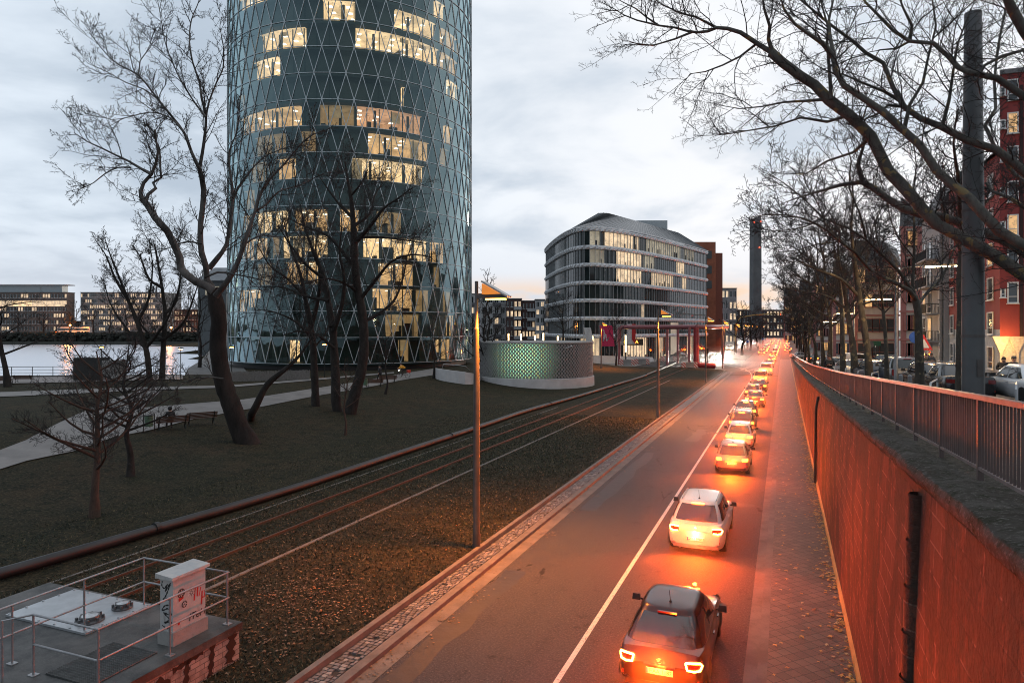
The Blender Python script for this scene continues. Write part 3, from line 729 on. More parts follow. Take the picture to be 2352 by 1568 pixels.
for key, es in (('a', 1.1), ('b', .75), ('c', .42), ('d', .22)): OL[key] = lit_mat('office_lit_'+key, (1.0, 0.72, 0.44) if key != 'c' and key != 'd' else (0.85, 0.74, 0.52), es, scale=.55)
OCORE = plain('office_core', (0.02, 0.02, 0.02), 0.8)
for f in range(7):
    z0, z1 = BL[f]+(.42 if f else -1.4), BL[f+1]-.42
    mb = MB(); mb.sheet([[op(i, -.35, z0), op(i, -.35, z1)] for i in range(NBAY+1)]); mb.build('window_band', OGLASS, ob)
    mb = MB()
    for i in range(NBAY+1):
        q = OFL[i]+onorm(i)*-.12; d = onorm(i); mb.box((q.x, q.y, (z0+z1)/2), (.13, .085, z1-z0), math.atan2(d.y, d.x))
    mb.build('mullions', OFIN, ob)
    for a, b, es in LITO[f]:
        key = 'a' if es >= .9 else 'b' if es > .5 else 'c' if es > .3 else 'd'
        mb = MB()
        for i in range(a, b):
            mb.sheet([[op(i, -.33, z0+.06), op(i, -.33, z1-.06)], [op(i+1, -.33, z0+.06), op(i+1, -.33, z1-.06)]])
        if mb.v:
            lw = mb.build('lit_window', OL[key], ob); dk = MB()
            for i in range(a, b):
                if orn.random() < .6:
                    q = OFL[i].lerp(OFL[i+1], orn.random())+onorm(i)*-.31; h = orn.uniform(.5, 1.5); dk.box((q.x, q.y, z0+.06+h/2), (.1, orn.uniform(.15, .5), h), math.atan2(onorm(i).y, onorm(i).x))
            if dk.v: dk.build('furniture', DESK, lw)
    # folded white band above this storey
    mb = MB(); zc_, hh = BL[f+1], .40
    for i in range(NBAY):
        a0, a1 = op(i, .12, zc_-hh), op(i+1, .12, zc_-hh); b0, b1 = op(i, .15, zc_+hh), op(i+1, .15, zc_+hh); m_ = op(i+1, .46, zc_+.08)
        mb.add([a0, a1, b1, b0, m_], ((0, 1, 4), (1, 2, 4), (2, 3, 4), (3, 0, 4)))
    mb.sheet([[op(i, .16, zc_+hh), op(i, -.5, zc_+hh)] for i in range(NBAY+1)]); mb.sheet([[op(i, .14, zc_-hh), op(i, -.5, zc_-hh)] for i in range(NBAY+1)])
    mb.sheet([[op(i, .30, zc_+hh), op(i, .30, zc_+hh+.06)] for i in range(NBAY+1)])
    mb.build('zigzag_band', OSLAB, ob)
mb = MB(); mb.prism([(p.x*1.0, p.y) for p in (OFL[i]+onorm(i)*-.6 for i in range(0, NBAY+1, 2))]+[(62, 215), (12, 215)], 0, 29.5); mb.build('core', OCORE, ob)
# hipped metal roof with standing seams
def zinc():
    m = NM('zinc_roof'); f = m.noise(.5, 4); return m.bsdf(m.mix(m.ramp(f, .3, .7), (0.13, 0.14, 0.15), (0.19, 0.20, 0.21)), 0.5, 0.5, 0.4)
ZN = zinc(); RG = resample([(21.2, 166.5), (22.6, 166), (24, 167.2), (48.5, 200), (50, 203)], 85)
mb = MB()
rd0 = lambda i: Vector(op(i, .35, 29.95)); rd1 = lambda i: Vector((RG[max(0, min(84, int((i-22)*84/62)))].x, RG[max(0, min(84, int((i-22)*84/62)))].y, 35.6)) if i >= 22 else Vector((RG[0].x, RG[0].y, 35.6))
mb.sheet([[rd0(i), rd1(i)] for i in range(NBAY+1)]); rf = mb.build('roof', ZN, ob)
mb = MB()
for i in range(0, NBAY+1):
    a, b = rd0(i), rd1(i); mb.tube([a+Vector((0, 0, .05)), b+Vector((0, 0, .05))], .055, 3, False)
mb.build('standing_seam', plain('seam', (0.25, 0.26, 0.27), 0.4, 0.6), rf)
mb = MB(); mb.sheet([[op(i, .42, 29.82), op(i, .42, 30.0)] for i in range(NBAY+1)]); mb.build('gutter', OSLAB, rf)
c0 = pix(1502, 510, 197); mb = MB(); mb.prism([(c0.x-3.6+.9*math.cos(a)*3.6, c0.y+2.2*math.sin(a)) for a in np.linspace(math.pi/2, 1.5*math.pi, 8)]+[(c0.x+3.4, c0.y-2.2), (c0.x+3.4, c0.y+2.2)], 33, 38.3); mb.build('roof_cabin', plain('cabin_metal', (0.28, 0.31, 0.33), 0.4, 0.5), ob)
# warm timber soffit of the recessed corner on the left flank, and entrance on the right
mb = MB(); mb.sheet([[op(i, .02, 5.9), op(i, .02, 20.9)] for i in range(0, 9)]); mb.build('timber_recess', plain('timber', (0.09, 0.062, 0.045), 0.6), ob)
fw = MB()
for z0 in (6.6, 10.5, 14.4, 18.3):
    for i in range(1, 8, 2):
        q0, q1 = Vector(op(i, .05, z0)), Vector(op(i+1, .05, z0)); ww = MB(); ww.quad(q0, q1, q1+Vector((0, 0, 2.4)), q0+Vector((0, 0, 2.4))); ww.build('window', OGLASS, ob)
    fw.sheet([[op(i, .25, z0-.55), op(i, .25, z0-.15)] for i in range(0, 9)])
fw.build('recess_ledges', OSLAB, ob)
en = MB(); en.sheet([[op(i, .18, .1), op(i, .18, 9.0)] for i in (62, 64, 66)]); en.build('entrance_panel', lit_mat('entrance_lit', (0.85, 0.74, 0.55), .42, scale=.1), ob)
for i, (x0, x1) in enumerate(((36.5, 38), (43, 45))):
    pass
# neighbours -----------------------------------------------------------------------------------------
def tower_box(x0, x1, y0, y1, z0, z1): mb = MB(); mb.bx(x0, x1, y0, y1, z0, z1); return mb
BRICKR = plain('red_brick', (0.26, 0.085, 0.045), 0.8, scale=.6); 
rb_ = thing('brick_building', 'plain dark red brick slab building standing behind the zigzag banded office', 'building', (0, 0, 0))
a = pix(1586, 556, 206); tower_box(a.x, a.x+7.6, 206, 250, 0, 33.6).build('wall', BRICKR, rb_); tower_box(a.x+7.6, a.x+10.6, 209, 250, 0, 30.6).build('stair_wing', plain('dark_brick', (0.17, 0.055, 0.035), 0.8), rb_)
for z in (28.5, 24, 19.5): wn_ = MB(); wn_.bx(a.x+4.8, a.x+6.4, 205.93, 206.0, z, z+2.4); wn_.build('window', OGLASS, rb_)
ch = thing('chimney_tower', 'slim pale concrete chimney tower with a slanted top and red warning lights', 'tower', (0, 0, 0))
a = pix(1730, 498, 350); mb = MB(); mb.add([(a.x, 350, 0), (a.x+4.4, 350, 0), (a.x+4.4, 356, 0), (a.x, 356, 0), (a.x+.3, 350, 64.0), (a.x+4.2, 350, 65.6), (a.x+4.2, 356, 65.6), (a.x+.3, 356, 64.0)], ((0, 1, 5, 4), (1, 2, 6, 5), (2, 3, 7, 6), (3, 0, 4, 7), (4, 5, 6, 7))); mb.build('shaft', stone_mat('chimney_concrete', (.075, .078, .082), (.12, .122, .126), .2), ch)
for x, z in ((.6, 62), (3.8, 62.4), (3.2, 49)): mb = MB(); mb.ball((a.x+x, 349.9, z), .35, 8, 5); mb.build('warning_light', glow('warning_red', (1, .08, .03), 6), ch)
def own_windows(t, wins, Y, dm, lm):
    """every window a part of its own; past 100 the rest becomes one part"""
    wins = sorted(wins, key=lambda w_: not w_[4]); rest = MB(), MB()
    for i, (x0, x1, w0, w1, on) in enumerate(wins):
        m = MB() if i < 99 else rest[on]; m.quad((x0, Y, w0), (x1, Y, w0), (x1, Y, w1), (x0, Y, w1))
        if i < 99: m.build('lit_window' if on else 'window', lm if on else dm, t)
    for m, mm in zip(rest, (dm, lm)):
        if m.v: tag(m.build('window_field', mm, t), kind='stuff')
def block(name, label, px0, px1, ytop, Y, depth, mat, floors, bays, lit=0.1, zb=0.0, cat='building', winmat=None, sill=0.9, frame=True, seed=1, wfrac=.55, litmat=None, side=True):
    """a slab block facing the river or street with rows of real inset windows"""
    rn = random.Random(seed); t = thing(name, label, cat, (0, 0, 0)); a, b = pix(px0, ytop, Y), pix(px1, ytop, Y); z1 = a.z
    m = MB(); m.bx(a.x, b.x, Y, Y+depth, zb, z1); m.build('wall', mat, t)
    m = MB(); m.bx(a.x-.2, b.x+.2, Y-.2, Y+depth+.2, z1, z1+.35); m.build('roof_edge', plain('roof_edge', (0.12, 0.12, 0.125), 0.6), t)
    fh = (z1-zb-.6)/floors; bw = (b.x-a.x)/bays; fr = MB(); wins = []
    for f in range(floors):
        run = 0
        for k in range(bays):
            x0 = a.x+bw*(k+.5-wfrac/2); x1 = a.x+bw*(k+.5+wfrac/2); w0 = zb+.4+f*fh+.28*fh; w1 = w0+.55*fh
            if run > 0: on = True; run -= 1
            else:
                on = rn.random() < lit
                if on: run = rn.randint(0, 3)
            wins.append((x0, x1, w0, w1, on))
            if frame: fr.bx(x0-.08, x1+.08, Y-.12, Y-.02, w0-.14, w0); fr.bx((x0+x1)/2-.05, (x0+x1)/2+.05, Y-.09, Y-.025, w0, w1)
    own_windows(t, wins, Y-.03, winmat or OGLASS, litmat or OL['a'])
    if frame: fr.build('window_frames', OSLAB, t)
    return t, a, b, z1, fh
GREYR = plain('grey_render', (0.20, 0.20, 0.205), 0.8, scale=.5); WHITER = plain('white_render', (0.42, 0.42, 0.43), 0.8, scale=.5); MAROON = plain('maroon_cladding', (0.075, 0.04, 0.038), 0.7, scale=.5)
def balconies(t, a, b, Y, zb, fh, floors, cols, mat):
    for f in range(1, floors):
        for x in cols:
            m = MB(); X = a.x+(b.x-a.x)*x; z = zb+.4+f*fh; m.bx(X-1.4, X+1.4, Y-1.3, Y-.02, z-.15, z); m.bx(X-1.4, X+1.4, Y-1.3, Y-1.22, z, z+1.0); m.bx(X-1.4, X-1.33, Y-1.22, Y-.02, z, z+1); m.bx(X+1.33, X+1.4, Y-1.22, Y-.02, z, z+1); m.build('balcony', mat, t)
BALM = plain('balcony_panel', (0.10, 0.10, 0.11), 0.5, 0.3)
t, a, b, z1, fh = block('apartment_house', 'white apartment house with dark windows beside the round glass tower', 1062, 1162, 676, 250, 16, WHITER, 5, 7, .08, seed=3); balconies(t, a, b, 250, 0, fh, 5, (.2, .8), BALM)
t, a, b, z1, fh = block('apartment_house', 'dark maroon apartment house with pale balconies behind the glowing columns', 1162, 1198, 687, 245, 16, MAROON, 5, 4, .15, seed=5); balconies(t, a, b, 245, 0, fh, 5, (.75,), plain('balcony_white', (.4, .4, .41), .6))
t, a, b, z1, fh = block('apartment_house', 'second dark maroon block with white balconies joined to the white tower house', 1199, 1229, 692, 246, 16, MAROON, 5, 4, .1, seed=6); balconies(t, a, b, 246, 0, fh, 5, (.7,), plain('balcony_white', (.4, .4, .41), .6))
t, a, b, z1, fh = block('apartment_house', 'tall narrow white apartment tower left of the office building', 1230, 1262, 689, 243, 16, WHITER, 6, 3, .12, seed=7); balconies(t, a, b, 243, 0, fh, 6, (.85,), BALM)
block('office_block', 'flat roofed pale grey office block far behind the red brick building', 1657, 1692, 663, 300, 20, GREYR, 5, 4, .25, seed=8)
block('office_block', 'low glazed office block at the far left of the avenue', 1640, 1660, 690, 320, 20, GREYR, 6, 3, .5, seed=9)
block('office_block', 'long low dark block closing the far end of the avenue', 1690, 1830, 712, 560, 20, MAROON, 4, 18, .3, seed=10)
# far bank --------------------------------------------------------------------------------------------
BROWN = plain('brown_brick', (0.13, 0.105, 0.095), 0.85, scale=.4)
t, a, b, z1, fh = block('office_block', 'long brown office building with a glazed top storey on the far river bank', -60, 154, 672, 400, 7, BROWN, 6, 34, .08, 5.0, seed=21, wfrac=.62)
m = MB(); m.bx(a.x, b.x-4, 401.5, 407, z1, z1+4.4); m.build('glazed_storey', plain('pale_glass', (0.24, 0.28, 0.30), 0.2, 0.2), t); m = MB(); m.bx(a.x-2, b.x, 400, 407.5, z1+4.4, z1+4.9); m.build('roof', WHITER, t)
m = MB(); m.quad((a.x+14, 399.94, z1-8), (a.x+34, 399.94, z1-8), (a.x+34, 399.94, z1-4.8), (a.x+14, 399.94, z1-4.8)); m.build('lit_window', OL['a'], t)
m = MB(); m.quad((b.x-32, 399.94, z1-8), (b.x-1, 399.94, z1-8), (b.x-1, 399.94, z1-4.8), (b.x-32, 399.94, z1-4.8)); m.build('lit_window', OL['a'], t)
t, a, b, z1, fh = block('office_block', 'grey flat roofed office building with many lit windows across the river', 185, 372, 672, 410, 24, GREYR, 7, 36, .22, 5.0, seed=22, wfrac=.6)
m = MB(); m.lathe([(.5, 0), (.5, 4)], (a.x+41, 415, z1), 10); m.lathe([(.5, 0), (.5, 4)], (a.x+43, 415, z1), 10); m.build('roof_stack', BALM, t)
block('office_block', 'low dark block behind trees on the far river bank', 400, 520, 712, 395, 20, MAROON, 4, 18, .18, 5.0, seed=23)
block('office_block', 'dark far bank house half hidden by trees between the two offices', 150, 190, 738, 430, 20, MAROON, 4, 8, .15, 5.0, seed=24)
t = thing('harbour_house', 'dark gabled house behind the forked tree left of the glass tower', 'house', (0, 0, 0)); a, b = pix(455, 645, 190), pix(520, 645, 190)
m = MB(); m.bx(a.x, b.x, 190, 202, 0, a.z); m.build('wall', plain('slate_wall', (0.075, 0.085, 0.09), 0.6), t); m = MB(); m.add([(a.x-.5, 189, a.z), (b.x+.5, 189, a.z), (b.x+.5, 203, a.z), (a.x-.5, 203, a.z), (a.x+2, 196, a.z+4.2), (b.x-2, 196, a.z+4.2)], ((0, 1, 5, 4), (2, 3, 4, 5), (1, 2, 5), (3, 0, 4))); m.build('roof', ZN, t)
for x in (2, 4.5):
    m = MB(); m.quad((a.x+x, 189.95, a.z-4), (a.x+x+1.4, 189.95, a.z-4), (a.x+x+1.4, 189.95, a.z-1.5), (a.x+x, 189.95, a.z-1.5))
    m.build('lit_window', OL['c'], t)
# ================================================================ STREET LAMPS
POLE = plain('lamp_pole_paint', (0.075, 0.068, 0.066), 0.45, 0.4, scale=3)
SOD = (1.0, 0.42, 0.08)
def street_lamp(t, s, h, label, energy=900, z0=0.12):
    L = thing('street_lamp', label, 'street lamp', rw(t, s, z0), RZ, 'orange street lamps along the lawn edge'); h -= z0
    m = MB(); m.lathe([(.13, 0), (.13, .5), (.115, .55), (.105, h*.55), (.085, h-1.55)], k=12); m.lathe([(.095, h-1.55), (.06, h-1.5), (.06, h+.02)], k=10); m.build('pole', POLE, L, smooth='auto')
    m = MB(); m.bx(.04, 1.06, -.05, .05, h-.54, h-.43); m.bx(.28, 1.1, -.18, .18, h-.56, h-.54); m.build('arm', POLE, L)
    m = MB(); m.extr([(.24, -.2, h-.02), (.24, .2, h-.02), (1.15, .2, h-.53), (1.15, -.2, h-.53)], (.025, 0, .04)); m.build('reflector', plain('reflector_panel', (0.30, 0.29, 0.28), 0.35, 0.5), L)
    m = MB(); m.extr([(.26, -.16, h-.07), (.26, -.16, h-.42), (.85, -.16, h-.40)], (0, .32, 0)); m.build('lit_wedge', glow('lamp_wedge', (1.0, 0.30, 0.03), 0.75), L)
    m = MB(); m.bx(.36, 1.02, -.1, .1, h-.61, h-.56); m.build('lamp_tube', glow('sodium_head', (1, .42, .05), 14), L)
    lamp('lamp_light', 'SPOT', (.7, 0, h-.72), energy, (1, .26, .022), L, .25, spot_size=R(128), spot_blend=1.0)
    return L
LAMPS = [(-9.42, 20.5, 8.95, 'tall street lamp nearest the bridge, its wedge shaped head glowing orange'), (-9.5, 56, 9.0, 'second street lamp, glowing orange in front of the banded office building'),
 (-9.7, 94.5, 9.0, 'third street lamp, glowing orange before the red brick building'), (-10.5, 131, 9.0, 'fourth street lamp at the rounded end of the lawn by the junction'),
 (-13.6, 176, 9.0, 'small distant street lamp on the avenue median past the junction'), (-30, 118, 8.6, 'street lamp standing behind the pink pipes near the office entrance'),
 (-13.2, 215, 9.0, 'farther street lamp on the grassy median of the avenue'), (-13.2, 262, 9.0, 'farthest street lamp of the row on the avenue median')]
for t, s, h, l in LAMPS: street_lamp(t, s, h, l, 12000 if s < 60 else 9000)
# glowing columns on the plaza
def column(px, yt, yb, Y, label):
    a, b = pix(px, yb, Y), pix(px, yt, Y); c = thing('light_column', label, 'light column', (a.x, Y, 0), 0, 'glowing columns on the plaza')
    m = MB(); m.lathe([(.16, 0), (.16, a.z), (.1, a.z)], k=10); m.build('base', POLE, c); m = MB(); m.lathe([(.13, a.z), (.13, b.z)], k=10); m.build('lamp_tube', glow('column_tube', (1.0, 0.66, 0.28), 14), c)
    m = MB(); m.lathe([(.17, b.z), (.17, b.z+.25)], k=10); m.build('cap', POLE, c); return c
for px, yt, yb, Y, l in ((1168, 766, 784, 150, 'leftmost glowing light column behind the round brick pavilion'), (1197, 767, 785, 146, 'second glowing light column from the tower behind the pavilion'), (1229, 770, 786, 142, 'third glowing light column, the shortest, behind the pavilion'),
    (1248, 765, 784, 143, 'glowing light column just left of the office building nose'), (1281, 772, 788, 138, 'glowing light column with a dark cap over the pavilion right half'), (1361, 772, 808, 142, 'glowing light column left of the pink banner'), (1437, 770, 808, 144, 'glowing light column in front of the office entrance windows')): column(px, yt, yb, Y, l)
# long tube lamps over the upper street
def tube_lamp(px, py, Y, reach, label, base_t, energy=1300):
    q = pix(px, py, Y); t, s = st(q); g = zc(s)-.06; o = thing('street_lamp', label, 'street lamp', rw(base_t, s, g), RZ, 'long tube street lamps above the parked cars'); h = q.z-g
    m = MB(); m.lathe([(.10, 0), (.10, 1.2), (.075, 1.25), (.055, h-.6)], k=10); m.tube([(0, 0, h-.7), (0.05, 0, h-.25), (.35, 0, h), (t-base_t-.5, 0, h+.05)], .035, 6); m.build('pole', plain('grey_pole', (0.20, 0.20, 0.205), 0.45, 0.4), o, smooth='auto')
    m = MB(); m.bx(t-base_t-.55, t-base_t+1.4, -.1, .1, h+.03, h+.12); m.build('lamp_shade', POLE, o)
    m = MB(); m.bx(t-base_t-.5, t-base_t+.55, -.07, .07, h-.04, h+.02); m.bx(t-base_t+.75, t-base_t+1.35, -.07, .07, h-.04, h+.02); m.build('lamp_tube', glow('warm_tube', (1.0, .72, .36), 26), o)
    lamp('lamp_light', 'POINT', (t-base_t+.3, 0, h-.3), energy, (1.0, .62, .28), o, .3)
for px, py, Y, l, bt in ((2152, 612, 34, 'long tube street lamp hanging before the pale balcony building', 5.3), (2004, 688, 55, 'long tube street lamp in front of the striped sandstone house', 5.3), (1933, 720, 80, 'small tube street lamp among the trunks of the plane row', 5.3), (1899, 739, 105, 'farthest tube street lamp of the plane tree row', 5.3)): tube_lamp(px, py, Y, 1.4, l, bt)
ms = thing('steel_mast', 'thick grey steel mast rising behind the railing among the plane limbs', 'mast', (0, 0, 0)); a = pix(2235, 900, 14.2); t, s = st(a)
ms.location = (a.x, a.y, zc(s)-.1); hz = EYE+(HY-30)/FPX*14.2-ms.location.z; m = MB(); m.lathe([(.21, 0), (.207, 2), (.195, 5), (.158, hz), (.1, hz+.02)], k=24); m.build('shaft', plain('mast_paint', (0.085, 0.088, 0.092), 0.5, 0.3, .12, 2), ms, smooth='auto')
m = MB(); m.lathe([(.214, 2.0), (.214, 2.06)], k=24); m.lathe([(.203, 4.6), (.203, 4.66)], k=24); m.build('collar', POLE, ms); m = MB(); m.bx(-.06, .06, -.225, -.19, 1.2, 1.55); m.build('hatch', POLE, ms)

FL = street_lamp(-13.0, 300, 9.0, 'distant orange street lamp among the avenue trees', 3000); FL['group'] = 'distant lamps of the avenue'
for i in range(15):
    c = copy_tree(FL); c.location = rw((-13.0, 5.2, -13.0, -24)[i % 4]+(i % 3)*.4, 205+i*17, .12); c.rotation_euler.z = RZ+(math.pi if i % 4 in (1,) else 0)
# ================================================================ CARS
RUB = plain('tyre_rubber', (0.012, 0.012, 0.012), 0.85, scale=20); RIM = plain('alloy_rim', (0.38, 0.38, 0.39), 0.3, 0.9, scale=10); BLK = plain('black_plastic', (0.012, 0.012, 0.013), 0.55, scale=20)
def car_glass():
    m = NM('car_glass'); return m.bsdf(m.mix(m.noise(2), (0.010, 0.013, 0.015), (0.02, 0.024, 0.027)), 0.04, 0, 1.0)
CGL = car_glass(); CHROME = plain('chrome', (0.6, 0.6, 0.6), 0.12, 1.0, scale=5); PLATE = plain('plate_white', (0.75, 0.75, 0.72), 0.5, 0, .04); INK = plain('plate_ink', (0.01, 0.01, 0.012), 0.6); EUB = plain('plate_blue', (0.02, 0.06, 0.4), 0.5)
TAIL_ON = glow('tail_lamp_lit', (1.0, 0.13, 0.012), 26); TAIL_LED = glow('tail_led_lit', (1.0, 0.22, 0.03), 60); BRAKE = glow('brake_lamp_lit', (1.0, 0.12, 0.015), 40)
TAIL_OFF = plain('tail_lamp_glass', (0.16, 0.008, 0.008), 0.15, 0, .1, spec=0.8); HEAD_OFF = plain('headlamp_glass', (0.35, 0.36, 0.37), 0.1, .3, .1); HEAD_ON = glow('headlamp_lit', (1.0, 0.90, 0.75), 500); HEAD_Y = glow('headlamp_yellow', (1.0, .66, .3), 200)
AMB = plain('amber_reflector', (0.35, 0.03, 0.01), 0.3)
SPEC = {  # L, W, H, belt height, rear glass foot/head (from the tail), roof front, screen foot (from the nose), nose height, boot
 'hatch': dict(L=4.25, W=1.78, H=1.44, zb=.92, r0=.30, r1=1.15, f1=1.75, f0=1.05, hood=.76, tail=.95, top=.60, bow=.15),
 'small': dict(L=3.85, W=1.70, H=1.50, zb=.95, r0=.16, r1=.70, f1=1.65, f0=.95, hood=.82, tail=.95, top=.64, bow=.12),
 'cross': dict(L=4.45, W=1.84, H=1.61, zb=1.05, r0=.20, r1=.85, f1=1.75, f0=1.10, hood=.92, tail=1.02, top=.63, bow=.14),
 'sedan': dict(L=4.75, W=1.82, H=1.45, zb=.93, r0=.85, r1=1.60, f1=1.95, f0=1.30, hood=.78, tail=1.00, top=.62, bow=.12),
 'estate': dict(L=4.70, W=1.81, H=1.48, zb=.93, r0=.12, r1=.70, f1=1.85, f0=1.20, hood=.78, tail=.93, top=.66, bow=.10),
 'suv': dict(L=4.60, W=1.88, H=1.72, zb=1.10, r0=.14, r1=.55, f1=1.70, f0=1.15, hood=1.0, tail=1.08, top=.70, bow=.10),
 'van': dict(L=4.90, W=1.92, H=1.95, zb=1.12, r0=.05, r1=.20, f1=1.45, f0=.65, hood=1.0, tail=1.1, top=.82, bow=.06),
 'minivan': dict(L=4.40, W=1.80, H=1.80, zb=1.08, r0=.08, r1=.30, f1=1.55, f0=.85, hood=.95, tail=1.05, top=.78, bow=.08)}
def seig(v, e): return math.copysign(abs(v)**e, v)
def make_car(label, kind, col, loc, rz, group=None, lights='off', plate=None, extras=(), detail=2, cat='car', power=0):
    S = SPEC[kind]; L, W, H = S['L'], S['W'], S['H']; hl, hw = L/2, W/2
    mat = paint(*col) if isinstance(col, tuple) else col
    c = thing('car', label, cat, loc, rz, group)
    # lower body: stations along the car
    wb = (-hl+.78*(L/4.4), hl-.86*(L/4.4)); rw_ = .315 if H < 1.6 else .345
    def half(y):
        q = abs(y)/hl; return hw*(1-.13*max(0, (q-.70)/.30)**2.2)
    def top(y):
        d = y+hl
        if d < S['r0']: return lerp(S['tail']-.10, S['tail'], sstep(0, .18, d))
        fz = hl-y
        if fz < S['f0']+.1: return lerp(S['hood']-.16, S['zb']-.01, min(1, fz/(S['f0']+.1))**.55)
        return lerp(S['tail'], S['zb'], sstep(S['r0'], S['r0']+.6, d))
    ys = [-hl, -hl+.02, -hl+.07, -hl+.16, -hl+.30] + list(np.linspace(-hl+.45, hl-.45, 13)) + [hl-.3, hl-.16, hl-.07, hl-.02, hl]
    rows = []
    for y in ys:
        e = min(y+hl, hl-y); sh = sstep(0, .10, e); w_ = half(y)*lerp(.93, 1, sh); zt = top(y)-lerp(.14, 0, sh); zb0 = .19+lerp(.17, 0, sstep(0, .3, e))
        pr = [(0, zb0), (.82, zb0), (.93, zb0+.07), (.985, .40), (1.0, .58), (.985, .70), (.955, zt-.07), (.90, zt-.015), (.80, zt), (.4, zt+.015), (0, zt+.02)]
        rows.append([(x*w_, y, z) for x, z in pr] + [(-x*w_, y, z) for x, z in pr[-2:0:-1]] + [(0, y, zb0)])
    m = MB(); m.sheet(rows); m.add(rows[0][:-1], (tuple(range(len(rows[0])-1)),)); m.add(rows[-1][:-1], (tuple(range(len(rows[-1])-2, -1, -1)),))
    m.build('body', mat, c, smooth='auto')
    # cabin as a surface between the belt ring and the roof ring
    yb0, yb1, yt0, yt1 = -hl+S['r0'], hl-S['f0'], -hl+S['r1'], hl-S['f1']; wbt, wtp = hw*.93, hw*S['top']*1.08; ztop = H-.06
    def G(a, v, off=0.0):
        cx, sx = seig(math.cos(a), .34), seig(math.sin(a), .34)
        cy0, l0, cy1, l1 = (yb0+yb1)/2, (yb1-yb0)/2, (yt0+yt1)/2, (yt1-yt0)/2
        bow = S['bow']*(1-cx*cx) if sx < 0 else .18*(1-cx*cx)
        x = lerp(wbt, wtp, v)*cx*(1+.03*math.sin(math.pi*v)); y = lerp(cy0, cy1, v)+lerp(l0, l1, v)*sx+(-bow if sx < 0 else bow)*lerp(.8, .6, v)
        z = lerp(S['zb']-.05, ztop, v)+.025*math.sin(math.pi*v)
        if off: nx, ny = math.cos(a), math.sin(a); x += off*nx; y += off*ny; z += off*.5
        return (x, y, z)
    n = 48; A = [2*math.pi*i/n for i in range(n+1)]
    m = MB(); rows = [[G(a, v) for a in A] for v in np.linspace(0, 1, 7)]
    rows.append([(G(a, 1)[0]*.96, lerp((yt0+yt1)/2, G(a, 1)[1], .965), ztop+.028) for a in A]); rows.append([(G(a, 1)[0]*.80, lerp((yt0+yt1)/2, G(a, 1)[1], .85), ztop+.05) for a in A]); rows.append([(G(a, 1)[0]*.3, lerp((yt0+yt1)/2, G(a, 1)[1], .4), ztop+.06) for a in A]); rows.append([(0, (yt0+yt1)/2, ztop+.062)]*len(A))
    m.sheet(rows); m.build('cabin', mat, c, smooth='auto')
    def patch(name, a0, a1, v0, v1, mat_, off=.012, na=12):
        m = MB(); m.sheet([[G(lerp(a0, a1, f), v, off) for f in np.linspace(0, 1, na+1)] for v in np.linspace(v0, v1, 5)]); return m.build(name, mat_, c, smooth=True)
    def ang(q): return math.asin(min(1, abs(q)**(1/.34)))        # |sin|^.34 = q
    ra = math.acos(.80**(1/.34)) if kind not in ('van',) else math.acos(.84**(1/.34))
    patch('rear_window', -math.pi+ra, -ra, .12 if kind != 'van' else .25, .90, CGL)
    patch('windscreen', ra, math.pi-ra, .05, .93, CGL)
    sr = ang(.90)
    for sg in (0, math.pi):
        f = (lambda q: q) if sg == 0 else (lambda q: math.pi-q)
        def yang(y, v=.5):           # angle whose y fraction is y (-1..1)
            return math.copysign(math.asin(min(1, abs(y)**(1/.34))), y)
        for y0, y1 in ((-.88, -.36), (-.30, .26), (.32, .86)) if kind in ('estate', 'suv', 'minivan') else ((-.84, -.10), (-.03, .84)):
            if kind == 'van' and y0 < -.5: continue
            m = MB(); q0, q1 = yang(y0), yang(y1)
            yy = np.linspace(y0, y1, 9); m.sheet([[G(f(yang(q)), v, .012) for q in yy] for v in (.10, .35, .6, .86)]); m.build('side_window', CGL, c, smooth=True)
    # wheels
    for y in wb:
        for sx in (-1, 1):
            m = MB(); x0 = sx*(hw-.115); prof = [(.6*rw_, -.10), (.93*rw_, -.105), (rw_, -.07), (rw_, .07), (.93*rw_, .105), (.6*rw_, .10)]
            k = 20; vs = [(x0+z*1.0, y+r*math.cos(2*math.pi*j/k), rw_+r*math.sin(2*math.pi*j/k)) for r, z in prof for j in range(k)]
            m.add(vs, [(i*k+j, i*k+(j+1) % k, (i+1)*k+(j+1) % k, (i+1)*k+j) for i in range(5) for j in range(k)]); wl_ = m.build('wheel', RUB, c, smooth='auto')
            if detail > 1:
                m = MB(); m.add([(x0+sx*.085, y+.62*rw_*math.cos(2*math.pi*j/k), rw_+.62*rw_*math.sin(2*math.pi*j/k)) for j in range(k)]+[(x0+sx*.06, y, rw_)], [(j, (j+1) % k, k) for j in range(k)])
                for j in range(5): th = 2*math.pi*j/5; m.box((x0+sx*.09, y+.33*rw_*math.cos(th), rw_+.33*rw_*math.sin(th)), (.03, .55*rw_, .07), rx=th)
                m.build('rim', RIM, wl_)
            m = MB(); m.add([(sx*(half(y)+.004), y+(rw_+.07)*math.cos(math.pi*j/10), rw_+(rw_+.07)*math.sin(math.pi*j/10)-.02) for j in range(11)]+[(sx*(half(y)+.004), y-(rw_+.06), .2), (sx*(half(y)+.004), y+(rw_+.06), .2)], (tuple(range(13)),)); m.build('wheel_arch', BLK, c)
    # lamps
    lon = lights in ('brake', 'tail'); zl = S['tail']-.17
